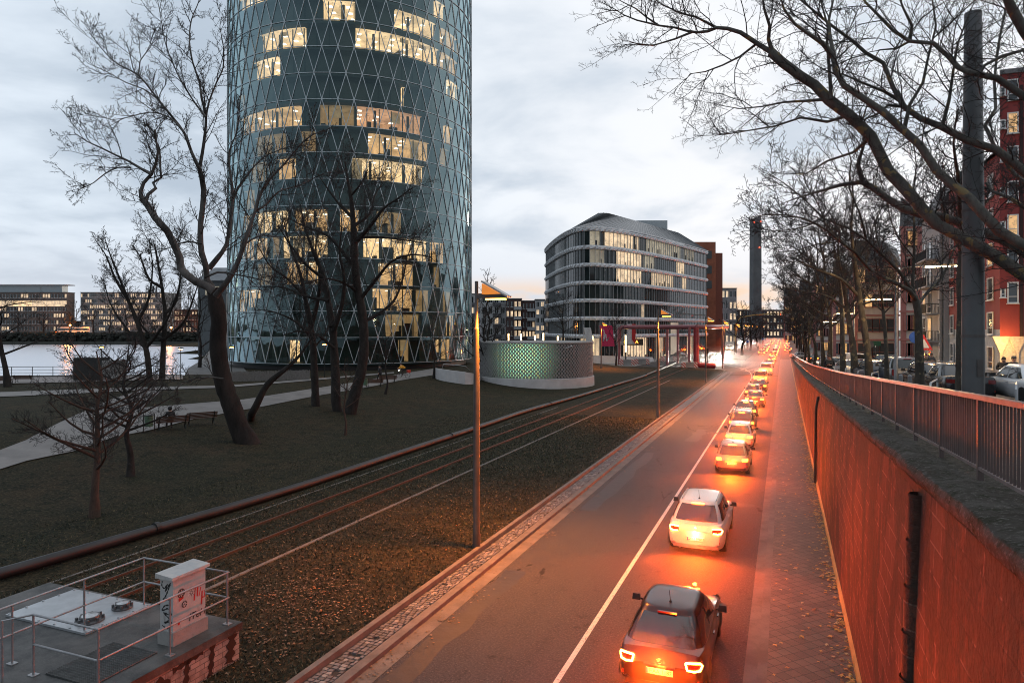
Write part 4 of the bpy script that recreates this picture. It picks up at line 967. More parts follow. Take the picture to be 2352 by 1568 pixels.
    for sx in (-1, 1):
        w0 = half(-hl+.1)
        lens = [(.99, .26, .0), (.985, .14, .0), (.93, .055, .0), (.80, -.005, 0), (.62 if kind not in ('van', 'minivan', 'estate', 'suv') else .78, -.022, 0)]
        hh = .075 if kind not in ('van', 'minivan', 'suv') else .20
        zt_ = zl if kind not in ('van', 'minivan', 'suv') else zl-.05
        m = MB(); m.sheet([[(sx*(w0*x+.012), -hl+y, zt_+dz*hh*(1.0 if i else .8)) for i, (x, y, _) in enumerate(lens)] for dz in (-1, -.3, .3, 1)]); ln = m.build('tail_light', (TAIL_OFF if not lon or 'led' in extras else TAIL_ON), c, smooth=True)
        if 'led' in extras:
            m = MB(); P = [(sx*(w0*x+.024), -hl+y-.012, zt_+dz) for x, y, dz in ((.60, -.022, .07), (.80, -.005, .085), (.94, .06, .075), (.975, .15, .0), (.93, .06, -.07), (.80, -.005, -.08), (.64, -.022, -.065))]
            if 'ring' in extras: P = P+[P[0]]
            m.tube(P, .020, 6); m.build('led_strip', TAIL_LED, ln)
        m = MB(); m.sheet([[(sx*half(hl-.2)*x, hl-y, top(hl-.25)-.13+dz) for x, y in ((.985, .34), (.95, .12), (.82, .03), (.60, .0))] for dz in (-.07, .06)]); m.build('headlight', {'head': HEAD_ON, 'yellow': HEAD_Y}.get(lights, HEAD_OFF), c, smooth=True)
        m = MB(); mz = S['zb']+.07; my = hl-S['f0']-.55; m.box((sx*(hw+.10), my, mz), (.19, .11, .14), taper=.8); m.box((sx*(hw+.0), my+.02, mz-.05), (.10, .05, .04)); m.build('wing_mirror', BLK if 'redmirror' not in extras else mat, c)
    if detail > 1 or lights == 'brake':
        b = MB(); q0 = G(-math.pi/2, .97, .03); bw = .20; b.box((0, q0[1]-.02, q0[2]+.0), (bw*2, .05, .035)); b.build('high_brake_light', BRAKE if lights == 'brake' and 'nohigh' not in extras else TAIL_OFF, c)
    m = MB(); m.sheet([[(x*half(-hl+.05), -hl-.014+.10*abs(x)**3, z) for x in np.linspace(-.88, .88, 9)] for z in (.24, .30, .36)]); m.build('bumper', BLK if 'silverbumper' not in extras else plain('silver_bumper', (.4, .39, .38), .35, .6), c, smooth=True)
    m = MB(); m.sheet([[(x*.36, -hl-.005, z) for x in (-1, 0, 1)] for z in (S['tail']-.30, S['tail']-.17)]); 
    zp = S['tail']-.36 if kind not in ('cross',) else .55
    if kind in ('sedan',): zp = .62
    m = MB(); m.box((0, -hl-.030, zp), (.53, .015, .115)); pl = m.build('number_plate', PLATE, c)
    if plate:
        text('plate_text', plate, .105, INK, pl, (.018, -hl-.040, zp-.002), (R(90), 0, 0), .001); m = MB(); m.box((-.243, -hl-.038, zp), (.04, .006, .108)); m.build('plate_band', EUB, pl)
    if detail > 1:
        m = MB(); m.box((0, -hl-.035, S['tail']-.235), (.62, .03, .035)); m.build('boot_handle', CHROME if 'chrome' in extras else mat, c)
        for x in (-.5, .5):
            m = MB(); m.tube([(x, -hl+.1, .25), (x, -hl-.03, .25)], .042, 10, False); m.build('exhaust_pipe', CHROME, c)
        for sx in (-1, 1):
            for y in (-.35, .6): m = MB(); m.box((sx*(hw-.005), y, S['zb']-.14), (.03, .17, .03)); m.build('door_handle', mat, c)
            if kind in ('cross', 'suv', 'estate', 'minivan', 'small'): m = MB(); m.tube([(sx*wtp*.88, yt0+.12, ztop+.03), (sx*wtp*.9, yt0+.25, ztop+.075), (sx*wtp*.9, yt1-.25, ztop+.075), (sx*wtp*.88, yt1-.12, ztop+.03)], .015, 6); m.build('roof_rail', CHROME if kind != 'small' else mat, c)
        m = MB(); m.lathe([(.03, 0), (.03, .03), (.006, .05)], (0, yt0+.28, ztop+.05), 8); m.tube([(0, yt0+.28, ztop+.08), (0, yt0+.10, ztop+.38)], .007, 5); m.build('antenna', BLK, c)
        for x in (-.55, .55): m = MB(); m.box((x*1.15, -hl+.035, .47), (.26, .05, .06)); m.build('reflector', AMB, c)
    if 'taxi' in extras:
        m = MB(); m.box((0, (yt0+yt1)/2+.2, ztop+.14), (.44, .14, .15), taper=.8); ts = m.build('taxi_sign', glow('taxi_sign', (1, .8, .25), 3), c); text('sign_text', 'TAXI', .11, INK, ts, (0, (yt0+yt1)/2+.115, ztop+.14), (R(90), 0, 0), .002)
    if 'rack' in extras:
        for y in (yt0+.4, yt1-.3): m = MB(); m.box((0, y, ztop+.11), (wtp*1.9, .06, .04)); m.build('roof_bar', CHROME, c)
    if power: lamp('rear_glow', 'SPOT', (0, -hl-.12, zl-.02), power, (1.0, 0.085, 0.006) if 'led' in extras else (1.0, 0.115, 0.006), c, .12, spot_size=R(158), spot_blend=.5).rotation_euler = (R(-68), 0, 0); lamp('rear_halo', 'POINT', (0, -hl-.45, zl), power*.13, (1.0, .06, .004), c, .1)
    return c
Q = 'cars queuing in the right lane of the sunken road'
WHITE = ('car_white', (0.62, 0.60, 0.58), .1, .3); SILV = ('car_silver', (0.42, 0.42, 0.43), .75, .32); BLACK = ('car_black', (0.016, 0.015, 0.017), .3, .25); WINE = ('car_wine', (0.022, 0.004, 0.006), .3, .28); GREY = ('car_grey', (0.10, 0.10, 0.105), .6, .32); DBLUE = ('car_blue', (0.02, 0.03, 0.06), .5, .3); BEIGE = ('car_ivory', (0.60, 0.54, 0.40), .05, .35); GOLD = ('car_champagne', (0.36, 0.32, 0.27), .7, .33)
def qcar(Yrear, t, *a, **k):
    kind = a[1]; k0 = (t*UY*0+0); s = (Yrear + t*UX)/UY; return make_car(a[0], kind, a[2], rw(t, s+SPEC[kind]['L']/2), RZ+k.pop('turn', 0.0), Q, **k)
PW = 2100
c1 = qcar(13.6, -2.3, 'dark wine hatchback nearest the bridge with glowing ring tail lights and plate F AA 1187', 'hatch', WINE, lights='brake', plate='F·AA 1187', extras=('led', 'ring', 'nohigh', 'chrome'), power=PW*1.2)
m = MB(); hl = SPEC['hatch']['L']/2
for j in range(18): 
    a, b = 2*math.pi*j/18, 2*math.pi*(j+1)/18; m.tube([(.05*math.cos(a), -hl-.02, .80+.05*math.sin(a)), (.05*math.cos(b), -hl-.02, .80+.05*math.sin(b))], .006, 4)
for j in range(3): a = R(90+120*j); m.tube([(0, -hl-.02, .80), (.048*math.cos(a), -hl-.02, .80+.048*math.sin(a))], [.009, .003], 4)
m.build('emblem', CHROME, c1)
c2 = qcar(22.3, -2.68, 'pearl white crossover, second in the queue, with bracket shaped tail lights and plate GCH 97852', 'cross', WHITE, lights='brake', plate='GCH 97852', extras=('led', 'silverbumper'), power=PW)
hl = SPEC['cross']['L']/2; m = MB(); m.extr([(0, -hl-.02, .97), (.045, -hl-.02, .90), (0, -hl-.02, .83), (-.045, -hl-.02, .90)], (0, -.015, 0)); m.build('emblem', CHROME, c2); text('model_text', 'KADJAR', .075, CHROME, c2, (0, -hl-.03, .765), (R(90), 0, 0), .004)
lamp('plate_light', 'POINT', (0, -hl-.18, .72), 4, (1, .9, .75), c2, .05)
qcar(34.6, -2.45, 'small silver hatchback, third in the queue, with plate MTK SW 792', 'small', GOLD, lights='brake', plate='MTK SW 792', power=PW)
qcar(41.9, -2.55, 'white small car, fourth in the queue, close behind a dark estate', 'small', WHITE, lights='brake', plate='F MA 6190', power=PW)
qcar(48.3, -2.8, 'dark grey estate with a silver roof rack, fifth in the queue', 'estate', GREY, lights='brake', plate='F PW 5514', extras=('rack',), power=PW)
qcar(55.2, -2.9, 'black hatchback with roof box bars, sixth in the queue', 'hatch', BLACK, lights='brake', power=PW)
qcar(64, -2.55, 'dark blue saloon with slanted tail lights, seventh in the queue', 'sedan', DBLUE, lights='brake', power=PW)
qcar(71.5, -3.0, 'grey car with a pale roof, eighth in the queue', 'small', GREY, lights='brake', power=PW)
qcar(79.5, -2.7, 'dark red car half hidden before the ivory taxi, ninth in the queue', 'hatch', WINE, lights='brake', power=PW)
qcar(91, -2.9, 'ivory taxi van with a lit roof sign and a black 8 on its tail', 'minivan', BEIGE, lights='brake', extras=('taxi',), cat='taxi', power=PW)
text('fleet_number', '8', .3, INK, bpy.data.objects[sorted(o.name for o in bpy.data.objects if o.name.startswith('car') and o.get('category') == 'taxi')[0]], (.55, -2.24, .62), (R(90), 0, 0), .003)
qcar(108.5, -2.6, 'tall white van rising above the queue of cars', 'van', WHITE, lights='brake', cat='van', power=PW)
qcar(131, -2.6, 'low grey saloon just ahead of the white van', 'sedan', GREY, lights='brake', power=PW)
qcar(150, -2.4, 'red glowing hatchback level with the end of the railing', 'hatch', BLACK, lights='brake', power=PW)
qcar(171, -2.4, 'dark car passing the far end of the retaining wall', 'suv', GREY, lights='brake', power=PW)
JAM = 'distant cars of the jam beyond the wall'
far = [make_car('distant car with bright red tail lights in the jam beyond the wall', k, cc, (0, 0, 0), RZ, JAM, lights='brake', detail=1, power=900) for k, cc in (('hatch', BLACK), ('suv', SILV), ('sedan', GREY), ('minivan', WHITE))]
frn = random.Random(12); used = [False]*4
def far_car(t, s, rz=0, z=0):
    i = frn.randrange(4); o = far[i] if not used[i] else copy_tree(far[i]); used[i] = True; o.location = rw(t, s, z); o.rotation_euler.z = RZ+rz; return o
for s in np.arange(200, 420, 13.5):
    far_car(-2.3+frn.uniform(-.2, .2), s+frn.uniform(-2, 2)); far_car(-5.6+frn.uniform(-.2, .2), s+6+frn.uniform(-2, 2))
    if s > 215: far_car(1.3+frn.uniform(-.3, .3), s+3+frn.uniform(-2, 2))
for i, u_ in enumerate(used):
    if not u_: far_car(-2.3, 430+i*9)
ON = 'oncoming cars with headlights at the junction'
def oncoming(px, py, Y, label, kind, col, lights, energy, turn=0.0):
    q = pix(px, py, Y); o = make_car(label, kind, col, (q.x, q.y, 0.0), RZ+math.pi+turn, ON, lights=lights, detail=1)
    lamp('headlight_glow', 'SPOT', (0, SPEC[kind]['L']/2+.1, .7), energy*.04, (1, .9, .76), o, .1, spot_size=R(120), spot_blend=.6).rotation_euler = (R(84), 0, 0)
    return o
oncoming(1652, 812, 158, 'dark car with dazzling headlights turning at the lawn end', 'suv', GREY, 'head', 450000, .12)
oncoming(1676, 795, 235, 'pale van with yellowish headlights waiting past the lawn end', 'van', BEIGE, 'yellow', 16000)
oncoming(1695, 791, 262, 'small dark car with headlights behind the yellowish van', 'hatch', GREY, 'head', 45000)
oncoming(1733, 787, 330, 'lone car with white headlights nearest the grass median', 'sedan', BLACK, 'head', 24000)
oncoming(1702, 776, 345, 'bus sized van with dazzling white headlights far down the avenue', 'van', WHITE, 'head', 45000)
oncoming(1715, 783, 300, 'car with headlights between the van and the median', 'suv', GREY, 'head', 16000)
o = make_car('black car parked behind the pink pipe supports', 'sedan', BLACK, pix(1558, 802, 172), RZ+1.2, None, 'yellow', detail=1); o.location.z = 0.1
# parked along the upper street
PK = 'cars parked along the upper street'
def pcar(px, Y, label, kind, col, turn=0.0, t=None, **k):
    q = pix(px, 800, Y); tt, s = st(q); o = make_car(label, kind, col, (q.x, q.y, zc(s)-.05), RZ+turn, PK, **k); return o
pcar(2362, 26.2, 'bright silver saloon parked right of the grey mast', 'sedan', ('car_bright_silver', (0.66, 0.67, 0.68), .3, .3), .16, extras=('chrome',))
p_ = pcar(2192, 28.5, 'black saloon with an open door left of the grey mast', 'sedan', BLACK, .05)
m = MB(); m.box((1.25, -.35, .72), (.06, .95, .75), rz=-.75); m.build('open_door', paint(*BLACK), p_)
pcar(2132, 34.5, 'black estate parked behind the black saloon', 'estate', BLACK, .05)
pcar(2064, 41, 'dark off roader with a pale roof before the forked plane', 'suv', GREY, .1)
pcar(2006, 44, 'dark blue estate seen square from behind between two trunks', 'estate', DBLUE, .12, plate='HG RT 6109')
pcar(1946, 58, 'silver car parked beneath the plane row', 'hatch', SILV, .1)
pcar(1975, 66, 'black hatchback in the second row of parked cars', 'hatch', BLACK, .1)
pcar(2040, 62, 'dark saloon in the second row by the striped house', 'sedan', BLACK, .2)
pcar(1958, 84, 'white van parked in front of the striped house', 'van', WHITE, .2, cat='van')
pcar(1918, 76, 'white small car among the far trunks', 'small', WHITE, .1)
pcar(1895, 92, 'pale saloon half hidden by the far trunks', 'sedan', SILV, .1)
pcar(2028, 96, 'black off roader at the corner of the striped house', 'suv', BLACK, .5)
pcar(1866, 128, 'dark car with red lights beneath the far planes', 'hatch', GREY, .1, lights='tail')
o = make_car('white car turning out at the far end of the railing', 'sedan', WHITE, pix(1838, 795, 168), RZ-1.2, None, detail=1); o.location.z = zc(178)
# far bank traffic
FB = 'vehicles on the far bank road'
for px, l, k, cc in ((18, 'white van on the far bank road at the left edge', 'van', WHITE), (345, 'small dark car on the far bank road', 'hatch', GREY), (500, 'pale car on the far bank beside the tower', 'sedan', SILV), (120, 'car with red tail lights behind the white bus', 'hatch', WINE)):
    q = pix(px, 760, 385); make_car(l, k, cc, (q.x, q.y, 5.0), R(90), FB, lights='tail' if 'red' in l else 'off', detail=1, cat='van' if k == 'van' else 'car')
q = pix(172, 760, 386); bs = thing('bus', 'long white bus on the far bank road', 'bus', (q.x, q.y, 5.0)); m = MB(); m.bx(-9, 9, -1.25, 1.25, .4, 3.4); m.build('body', paint(*WHITE), bs); m = MB(); m.bx(-8.6, 8.6, -1.28, -1.25, 1.6, 2.8); m.build('window_band', CGL, bs)
for x in (-6, -4.5, 5): m = MB(); m.lathe([(.5, -.15), (.5, .15)], k=14); w_ = m.build('wheel', RUB, bs); w_.location = (x, -1.2, .5); w_.rotation_euler.x = R(90)
# ================================================================ BARE TREES
def bark(name, a, b, patch=None, scale=3.0):
    m = NM(name); f = m.noise(scale, 5, 0.65, stretch=(1, 1, 0.45)); g = m.noise(scale*9, 4, 0.7, stretch=(1, 1, .3))
    c = m.mix(m.ramp(f, .35, .65), a, b); c = m.mix(m.math('MULTIPLY', m.ramp(g, .5, .75), .6), c, c3(a, .35))
    if patch: c = m.mix(m.ramp(m.noise(scale*1.4, 3, .5), .60, .64), c, patch)
    return m.bsdf(c, .85, 0, .2, m.bump(g, .6, .03))
B_DARK = bark('dark_bark', (0.016, 0.014, 0.013), (0.036, 0.031, 0.028)); B_GREY = bark('grey_bark', (0.075, 0.072, 0.068), (0.16, 0.155, 0.15))
B_PLANE = bark('plane_bark', (0.042, 0.036, 0.030), (0.085, 0.074, 0.060), (0.15, 0.122, 0.075), 2.2); B_RED = bark('reddish_bark', (0.05, 0.034, 0.028), (0.085, 0.055, 0.042))
B_TWIG = plain('twig_bark', (0.022, 0.020, 0.019), 0.85, scale=2)
class Tubes:
    def __init__(s): s.d = {}
    def add(s, pts, r, k):
        pts = np.asarray(pts, float); s.d.setdefault((len(pts), k), []).append((pts, np.asarray(r, float)))
    def build(s, name, mat, parent, smooth=True):
        VV, FF, b = [], [], 0
        for (n, k), L in s.d.items():
            P = np.stack([p for p, _ in L]); Rr = np.stack([r for _, r in L]); N = len(P)
            T = np.empty_like(P); T[:, 1:-1] = P[:, 2:]-P[:, :-2]; T[:, 0] = P[:, 1]-P[:, 0]; T[:, -1] = P[:, -1]-P[:, -2]
            T /= np.linalg.norm(T, axis=2, keepdims=True)+1e-9
            A = P[:, -1]-P[:, 0]; ref = np.where(np.abs(A[:, 2:3]) > .8*np.linalg.norm(A, axis=1, keepdims=True), np.array([[1., 0.2, 0]]), np.array([[0, 0.1, 1.]]))[:, None, :]
            U = np.cross(T, np.broadcast_to(ref, T.shape)); U /= np.linalg.norm(U, axis=2, keepdims=True)+1e-9; W = np.cross(U, T)
            th = 2*np.pi*np.arange(k)/k
            V = P[:, :, None]+(U[:, :, None]*np.cos(th)[None, None, :, None]+W[:, :, None]*np.sin(th)[None, None, :, None])*Rr[:, :, None, None]
            VV.append(V.reshape(-1, 3)); i, j = np.meshgrid(np.arange(n-1), np.arange(k), indexing='ij'); j2 = (j+1) % k
            f = np.stack([i*k+j, i*k+j2, (i+1)*k+j2, (i+1)*k+j], -1).reshape(-1, 4)
            FF.append((f[None]+(np.arange(N)*n*k)[:, None, None]+b).reshape(-1, 4)); b += N*n*k
        return np_mesh(name, np.concatenate(VV), np.concatenate(FF), mat, parent=parent, smooth=smooth)
def refine(pts, step, rg, jit=0.0):
    """Catmull-Rom through pts with a little wobble"""
    P = np.asarray([tuple(p) for p in pts], float)
    Q = np.vstack([2*P[0]-P[1], P, 2*P[-1]-P[-2]]); out = []
    for i in range(1, len(Q)-2):
        n = max(1, int(np.linalg.norm(Q[i+1]-Q[i])/step))
        for f in np.arange(n)/n:
            out.append(.5*((2*Q[i])+(-Q[i-1]+Q[i+1])*f+(2*Q[i-1]-5*Q[i]+4*Q[i+1]-Q[i+2])*f*f+(-Q[i-1]+3*Q[i]-3*Q[i+1]+Q[i+2])*f**3))
    out.append(P[-1]); out = np.array(out)
    if jit: out[1:-1] += rg.normal(0, jit, (len(out)-2, 3))
    return out
def unit(v): return v/(np.linalg.norm(v)+1e-9)
def twigs(tb, path, r0, r1, L, lvl, rg, P, ends=True):
    """children along a limb, recursively; P = per level dict"""
    q = P[lvl]; n = len(path); seg = np.linalg.norm(np.diff(path, axis=0), axis=1); cum = np.r_[0, np.cumsum(seg)]; tot = cum[-1]
    cnt = max(1, int(q['per_m']*tot)) if 'per_m' in q else q['n']
    for c in range(cnt):
        u = q.get('u0', .2)+(1-q.get('u0', .2))*((c+rg.random())/cnt); d = u*tot; i = min(n-2, int(np.searchsorted(cum, d)-1)); i = max(i, 0)
        f = (d-cum[i])/(seg[i]+1e-9); p = path[i]*(1-f)+path[i+1]*f; T = unit(path[i+1]-path[i]); rb = (r0+(r1-r0)*u)
        a = rg.normal(0, 1, 3); a -= T*np.dot(a, T); a = unit(a)
        dr = unit(T*q.get('fwd', .6)+a*q.get('out', .8)+np.array([0, 0, q.get('up', .2)])); ln = L*q['len']*rg.uniform(.5, 1.15)*(1-.45*u)
        m = q.get('m', 5); pts = [p]; h = ln/(m-1)
        for j in range(m-1):
            dr = unit(dr+rg.normal(0, q.get('wob', .18), 3)+np.array([0, 0, q.get('lift', .05)])); pts.append(pts[-1]+dr*h)
        pts = np.array(pts); rs = min(rb*.75, q['r']*rg.uniform(.7, 1.2)); re = max(q.get('re', rs*.35), P['rmin']); rs = max(rs, P['rmin'])
        tb.add(pts, np.linspace(rs, re, m), q.get('k', 3))
        if lvl+1 < len(P['levels']): twigs(tb, pts, rs, re, ln, lvl+1, rg, P)
def prm(levels, rmin): d = {'levels': levels, 'rmin': rmin}; d.update({i: l for i, l in enumerate(levels)}); return d
def tree(name, label, trunk, limbs, rt, bark_m, P, seed, group=None, Lscale=1.0, twig_m=None, crown_m=None, cat='tree'):
    """trunk: list of (point, radius); limbs: list of lists of (point, radius). World coordinates."""
    rg = np.random.default_rng(seed); b = Vector(trunk[0][0]); t = thing(name, label, cat, b, 0, group); o = np.array(b)
    tb = Tubes(); cb = Tubes(); tw_ = Tubes()
    def lim(L, tubes, k, step):
        pts = refine([np.array(p)-o for p, _ in L], step, rg, 0.0); d = np.r_[0, np.cumsum(np.linalg.norm(np.diff(np.array([tuple(p) for p, _ in L]), axis=0), axis=1))]
        dd = np.r_[0, np.cumsum(np.linalg.norm(np.diff(pts, axis=0), axis=1))]; rr = np.interp(dd/dd[-1], d/d[-1], [r for _, r in L])*(1+rg.normal(0, .035, len(pts))); tubes.add(pts, rr, k); return pts, rr
    tp_, tr_ = lim(trunk, tb, 12, .35)
    fl = MB()
    tb.build('trunk', bark_m, t)
    for L in limbs:
        pts, rr = lim(L, cb, 8, .45); twigs(tw_, pts, rr[0], rr[-1], Lscale, 0, rg, P)
        twigs(tw_, pts[-3:], rr[-1], rr[-1]*.7, Lscale*.8, 0, rg, {**P, 0: {**P[0], 'n': 4, 'u0': .3, 'fwd': 1.2}} if 'per_m' not in P[0] else P)
    cr = cb.build('crown', crown_m or bark_m, t) if cb.d else None
    if tw_.d: tw_.build('twigs', twig_m or B_TWIG, cr or t)
    return t
def px_path(L, Y0, Y1=None, w0=None):
    """photo points -> limb points, receding from depth Y0 to Y1"""
    n = len(L); Y1 = Y0 if Y1 is None else Y1
    return [pix(x, y, lerp(Y0, Y1, i/(n-1))) for i, (x, y) in enumerate(L)]
def wr(P, r0, r1): n = len(P); return [(p, lerp(r0, r1, (i/(n-1))**.8)) for i, p in enumerate(P)]
# --- great forked tree left of the tower
Y = 41.6
TRK = [(575, 1036), (566, 1012), (550, 984), (533, 934), (515, 884), (505, 834), (500, 784), (503, 742), (498, 705), (490, 662)]
tr = [(p, r) for p, r in zip(px_path(TRK, Y), (.80, .66, .6, .56, .53, .50, .48, .47, .49, .42))]
LM = [([(490, 668), (475, 657), (450, 647), (430, 632), (415, 617), (413, 592), (400, 562), (385, 532), (358, 502), (338, 470), (325, 455)], 39.5, .42, .24),
 ([(325, 456), (323, 440), (330, 420), (348, 400), (358, 375), (363, 350), (359, 325), (355, 298)], 39.5, .20, .08),
 ([(348, 400), (325, 388), (295, 370), (263, 355), (233, 340), (200, 325), (170, 305)], 39, .15, .03),
 ([(335, 462), (340, 447), (358, 432), (351, 420), (370, 408), (368, 380), (366, 340), (350, 310), (335, 280)], 40.5, .2, .04),
 ([(300, 385), (270, 385), (240, 400), (215, 420), (195, 430), (180, 436)], 39, .08, .02),
 ([(488, 660), (475, 642), (473, 612), (463, 580), (460, 540), (461, 510), (465, 480), (468, 437), (463, 405), (458, 388)], 42, .32, .2),
 ([(458, 388), (440, 350), (423, 305), (395, 268), (363, 228), (318, 173), (275, 150), (245, 125), (205, 75)], 41, .17, .025),
 ([(423, 305), (390, 270), (345, 258), (300, 268), (255, 275), (210, 255)], 39.5, .09, .02),
 ([(363, 228), (330, 205), (290, 190), (245, 165), (200, 145)], 41, .08, .02),
 ([(458, 388), (465, 350), (470, 313), (473, 270), (463, 225), (458, 188), (443, 145), (435, 95), (440, 45), (458, 0), (462, -40)], 42.5, .19, .03),
 ([(473, 270), (480, 235), (498, 188), (513, 155), (513, 108), (505, 60), (512, 30)], 43, .11, .02),
 ([(472, 268), (450, 240), (420, 193), (398, 148), (380, 100), (368, 33), (360, -10)], 42, .10, .02),
 ([(318, 173), (322, 140), (345, 110), (358, 80)], 41, .07, .02),
 ([(480, 617), (500, 592), (520, 562), (528, 517), (535, 455), (533, 424), (528, 392), (526, 350), (545, 300), (550, 250)], 43.5, .28, .04),
 ([(535, 455), (548, 430), (570, 400), (600, 365), (640, 345), (690, 330)], 43, .14, .03),
 ([(495, 680), (525, 642), (545, 605), (560, 562), (575, 517), (585, 487), (600, 440), (625, 405), (650, 380), (700, 322), (740, 300)], 40.5, .30, .04),
 ([(585, 487), (610, 470), (640, 440), (690, 425), (740, 400), (780, 390)], 40, .12, .02),
 ([(470, 637), (500, 625), (540, 630), (590, 640), (640, 650), (690, 640)], 39, .12, .02),
 ([(462, 560), (430, 555), (400, 565), (360, 580), (335, 585)], 41, .09, .02),
 ([(560, 562), (600, 540), (650, 545), (700, 520), (745, 500)], 41, .1, .02),
 ([(513, 870), (480, 865), (450, 868), (420, 880), (390, 905)], 40.5, .10, .03)]
PH = prm([dict(per_m=2.0, len=3.3, r=.028, u0=.1, up=.25, k=4, m=6, wob=.14, lift=.06), dict(n=10, len=.45, r=.013, u0=.12, up=.15, k=3, m=5, wob=.14), dict(n=6, len=.45, r=.010, u0=.15, up=.12, k=3, m=4, wob=.14)], .0085)
tree('bare_tree', 'great bare tree, its leaning dark trunk forking into pale limbs left of the tower', tr, [wr(px_path(p, y, y+(i % 5-2)*.7), a*.62, b*.7) for i, (p, y, a, b) in enumerate(LM)], 1, bark('forked_trunk', (0.012, 0.010, 0.009), (0.030, 0.024, 0.021), None, 1.6), PH, 11, Lscale=1.0, crown_m=bark('forked_bark', (0.035, 0.032, 0.030), (0.14, 0.135, 0.13), None, 1.0))
# second low stem beside the great tree
q = px_path([(578, 950), (588, 932), (613, 884), (650, 852), (685, 820), (720, 770)], 43)
tree('bare_tree', 'thin arching bare stem leaning right from the foot of the great forked tree', [(gnd(576, 966, .18), .26)]+[(p, r) for p, r in zip(q[:4], (.24, .22, .19, .15))], [wr(q[3:], .15, .04)], 1, B_DARK, PH, 12, Lscale=.9)
# --- pair of dark trees before the tower
Y = 54.5
tree('bare_tree', 'tall dark bare tree with a slanting trunk, right stem of the touching pair', [(p, r) for p, r in zip(px_path([(798, 968), (812, 915), (830, 850), (836, 790), (832, 720), (820, 655), (814, 590)], Y), (.58, .45, .40, .37, .34, .31, .28))],
 [wr(px_path(p, y0, y1), a, b) for p, y0, y1, a, b in (([(814, 590), (812, 530), (808, 470), (800, 420), (792, 370)], Y, Y, .34, .05), ([(814, 560), (850, 520), (880, 480), (915, 455), (950, 430)], Y, 52, .2, .03), ([(812, 520), (850, 490), (860, 450), (880, 420)], Y, 57, .15, .03), ([(810, 500), (780, 470), (750, 430), (730, 400)], Y, 56, .16, .03),
  ([(825, 690), (865, 640), (900, 600), (945, 585), (990, 590)], Y, 52, .18, .03), ([(832, 740), (870, 720), (905, 690), (925, 640), (935, 590)], Y, 57, .18, .04), ([(818, 620), (780, 570), (750, 540), (700, 520), (660, 500)], Y, 57, .18, .03), ([(806, 450), (830, 420), (845, 390)], Y, 53, .1, .03), ([(822, 670), (790, 650), (750, 640), (700, 650)], Y, 51, .14, .03), ([(814, 545), (870, 545), (920, 550), (980, 560)], Y, 52, .13, .03))], 1, B_DARK, PH, 13, Lscale=1.35)
tree('bare_tree', 'dark bare tree with a curved trunk, left stem of the touching pair', [(p, r) for p, r in zip(px_path([(782, 970), (772, 925), (771, 870), (768, 810), (764, 750)], Y+.6), (.5, .39, .35, .32, .28))],
 [wr(px_path(p, y0, y1), a, b) for p, y0, y1, a, b in (([(764, 750), (755, 700), (745, 640), (720, 580), (700, 520), (690, 470)], Y, 56, .3, .04), ([(766, 760), (785, 700), (790, 640), (780, 580), (785, 520)], Y, 52, .22, .04), ([(745, 640), (705, 610), (665, 560), (640, 520)], Y, 53, .15, .03), ([(755, 690), (700, 680), (650, 660), (600, 660)], Y, 57, .14, .03), ([(768, 800), (730, 770), (690, 760), (650, 770)], Y, 52, .13, .03))], 1, B_DARK, PH, 14, Lscale=1.3)
Y = 56.5
tree('bare_tree', 'straight dark bare tree standing alone left of the touching pair', [(p, r) for p, r in zip(px_path([(726, 962), (724, 900), (722, 850), (719, 790), (713, 740)], Y), (.42, .31, .28, .26, .23))],
 [wr(px_path(p, y0, y1), a, b) for p, y0, y1, a, b in (([(713, 740), (702, 690), (690, 630), (665, 560), (650, 500)], Y, 58, .26, .03), ([(715, 750), (730, 690), (735, 630), (725, 570), (735, 520)], Y, 55, .2, .03), ([(700, 680), (660, 640), (620, 610), (590, 560)], Y, 54, .14, .03), ([(718, 780), (680, 740), (640, 720), (600, 710)], Y, 54, .12, .03), ([(720, 800), (750, 760), (765, 700)], Y, 59, .1, .03))], 1, B_DARK, PH, 15, Lscale=1.3)
# --- generic tree from a recipe
def auto_tree(name, label, base, h, rt, seed, P, bark_m=B_DARK, group=None, lean=(0, 0), nl=9, spread=.5, fork=.35, Lscale=1.0, up=.75, twig_m=None):
    rg = np.random.default_rng(seed); b = np.array(base); tip = b+np.array([lean[0], lean[1], h*.92]); n = 7
    tk = [b+(tip-b)*f+np.r_[rg.normal(0, h*.012, 2), 0]*(f > 0) for f in np.linspace(0, 1, n)]; rad = [rt*(1.25 if i == 0 else 1-.88*(i/(n-1))**.9) for i in range(n)]
    limbs = []
    for i in range(nl):
        f = fork+(.9-fork)*(i+rg.random()*.6)/nl; j = min(n-2, int(f*(n-1))); p = tk[j]+(tk[j+1]-tk[j])*(f*(n-1)-j); a = i*2.4+rg.normal(0, .4); ln = h*spread*(1-.55*(f-fork)/(1-fork))*rg.uniform(.75, 1.15)
        d = unit(np.array([math.cos(a), math.sin(a), up])); q = [p]
        for k in range(4): d = unit(d+rg.normal(0, .12, 3)+np.array([0, 0, .10])); q.append(q[-1]+d*ln/4)
        r0 = rt*.48*(1-.6*f); limbs.append([(v, lerp(r0, .015, k/4)) for k, v in enumerate(q)])
    return tree(name, label, [(tuple(p), r) for p, r in zip(tk, rad)], [[(tuple(p), r) for p, r in L] for L in limbs], rt, bark_m, P, seed+100, group, Lscale, twig_m)
PM = prm([dict(per_m=2.6, len=1.5, r=.020, u0=.12, up=.3, k=3, m=5, wob=.14), dict(n=8, len=.45, r=.012, u0=.2, up=.2, k=3, m=4, wob=.14), dict(n=3, len=.45, r=.008, u0=.3, up=.2, k=3, m=3)], .007)
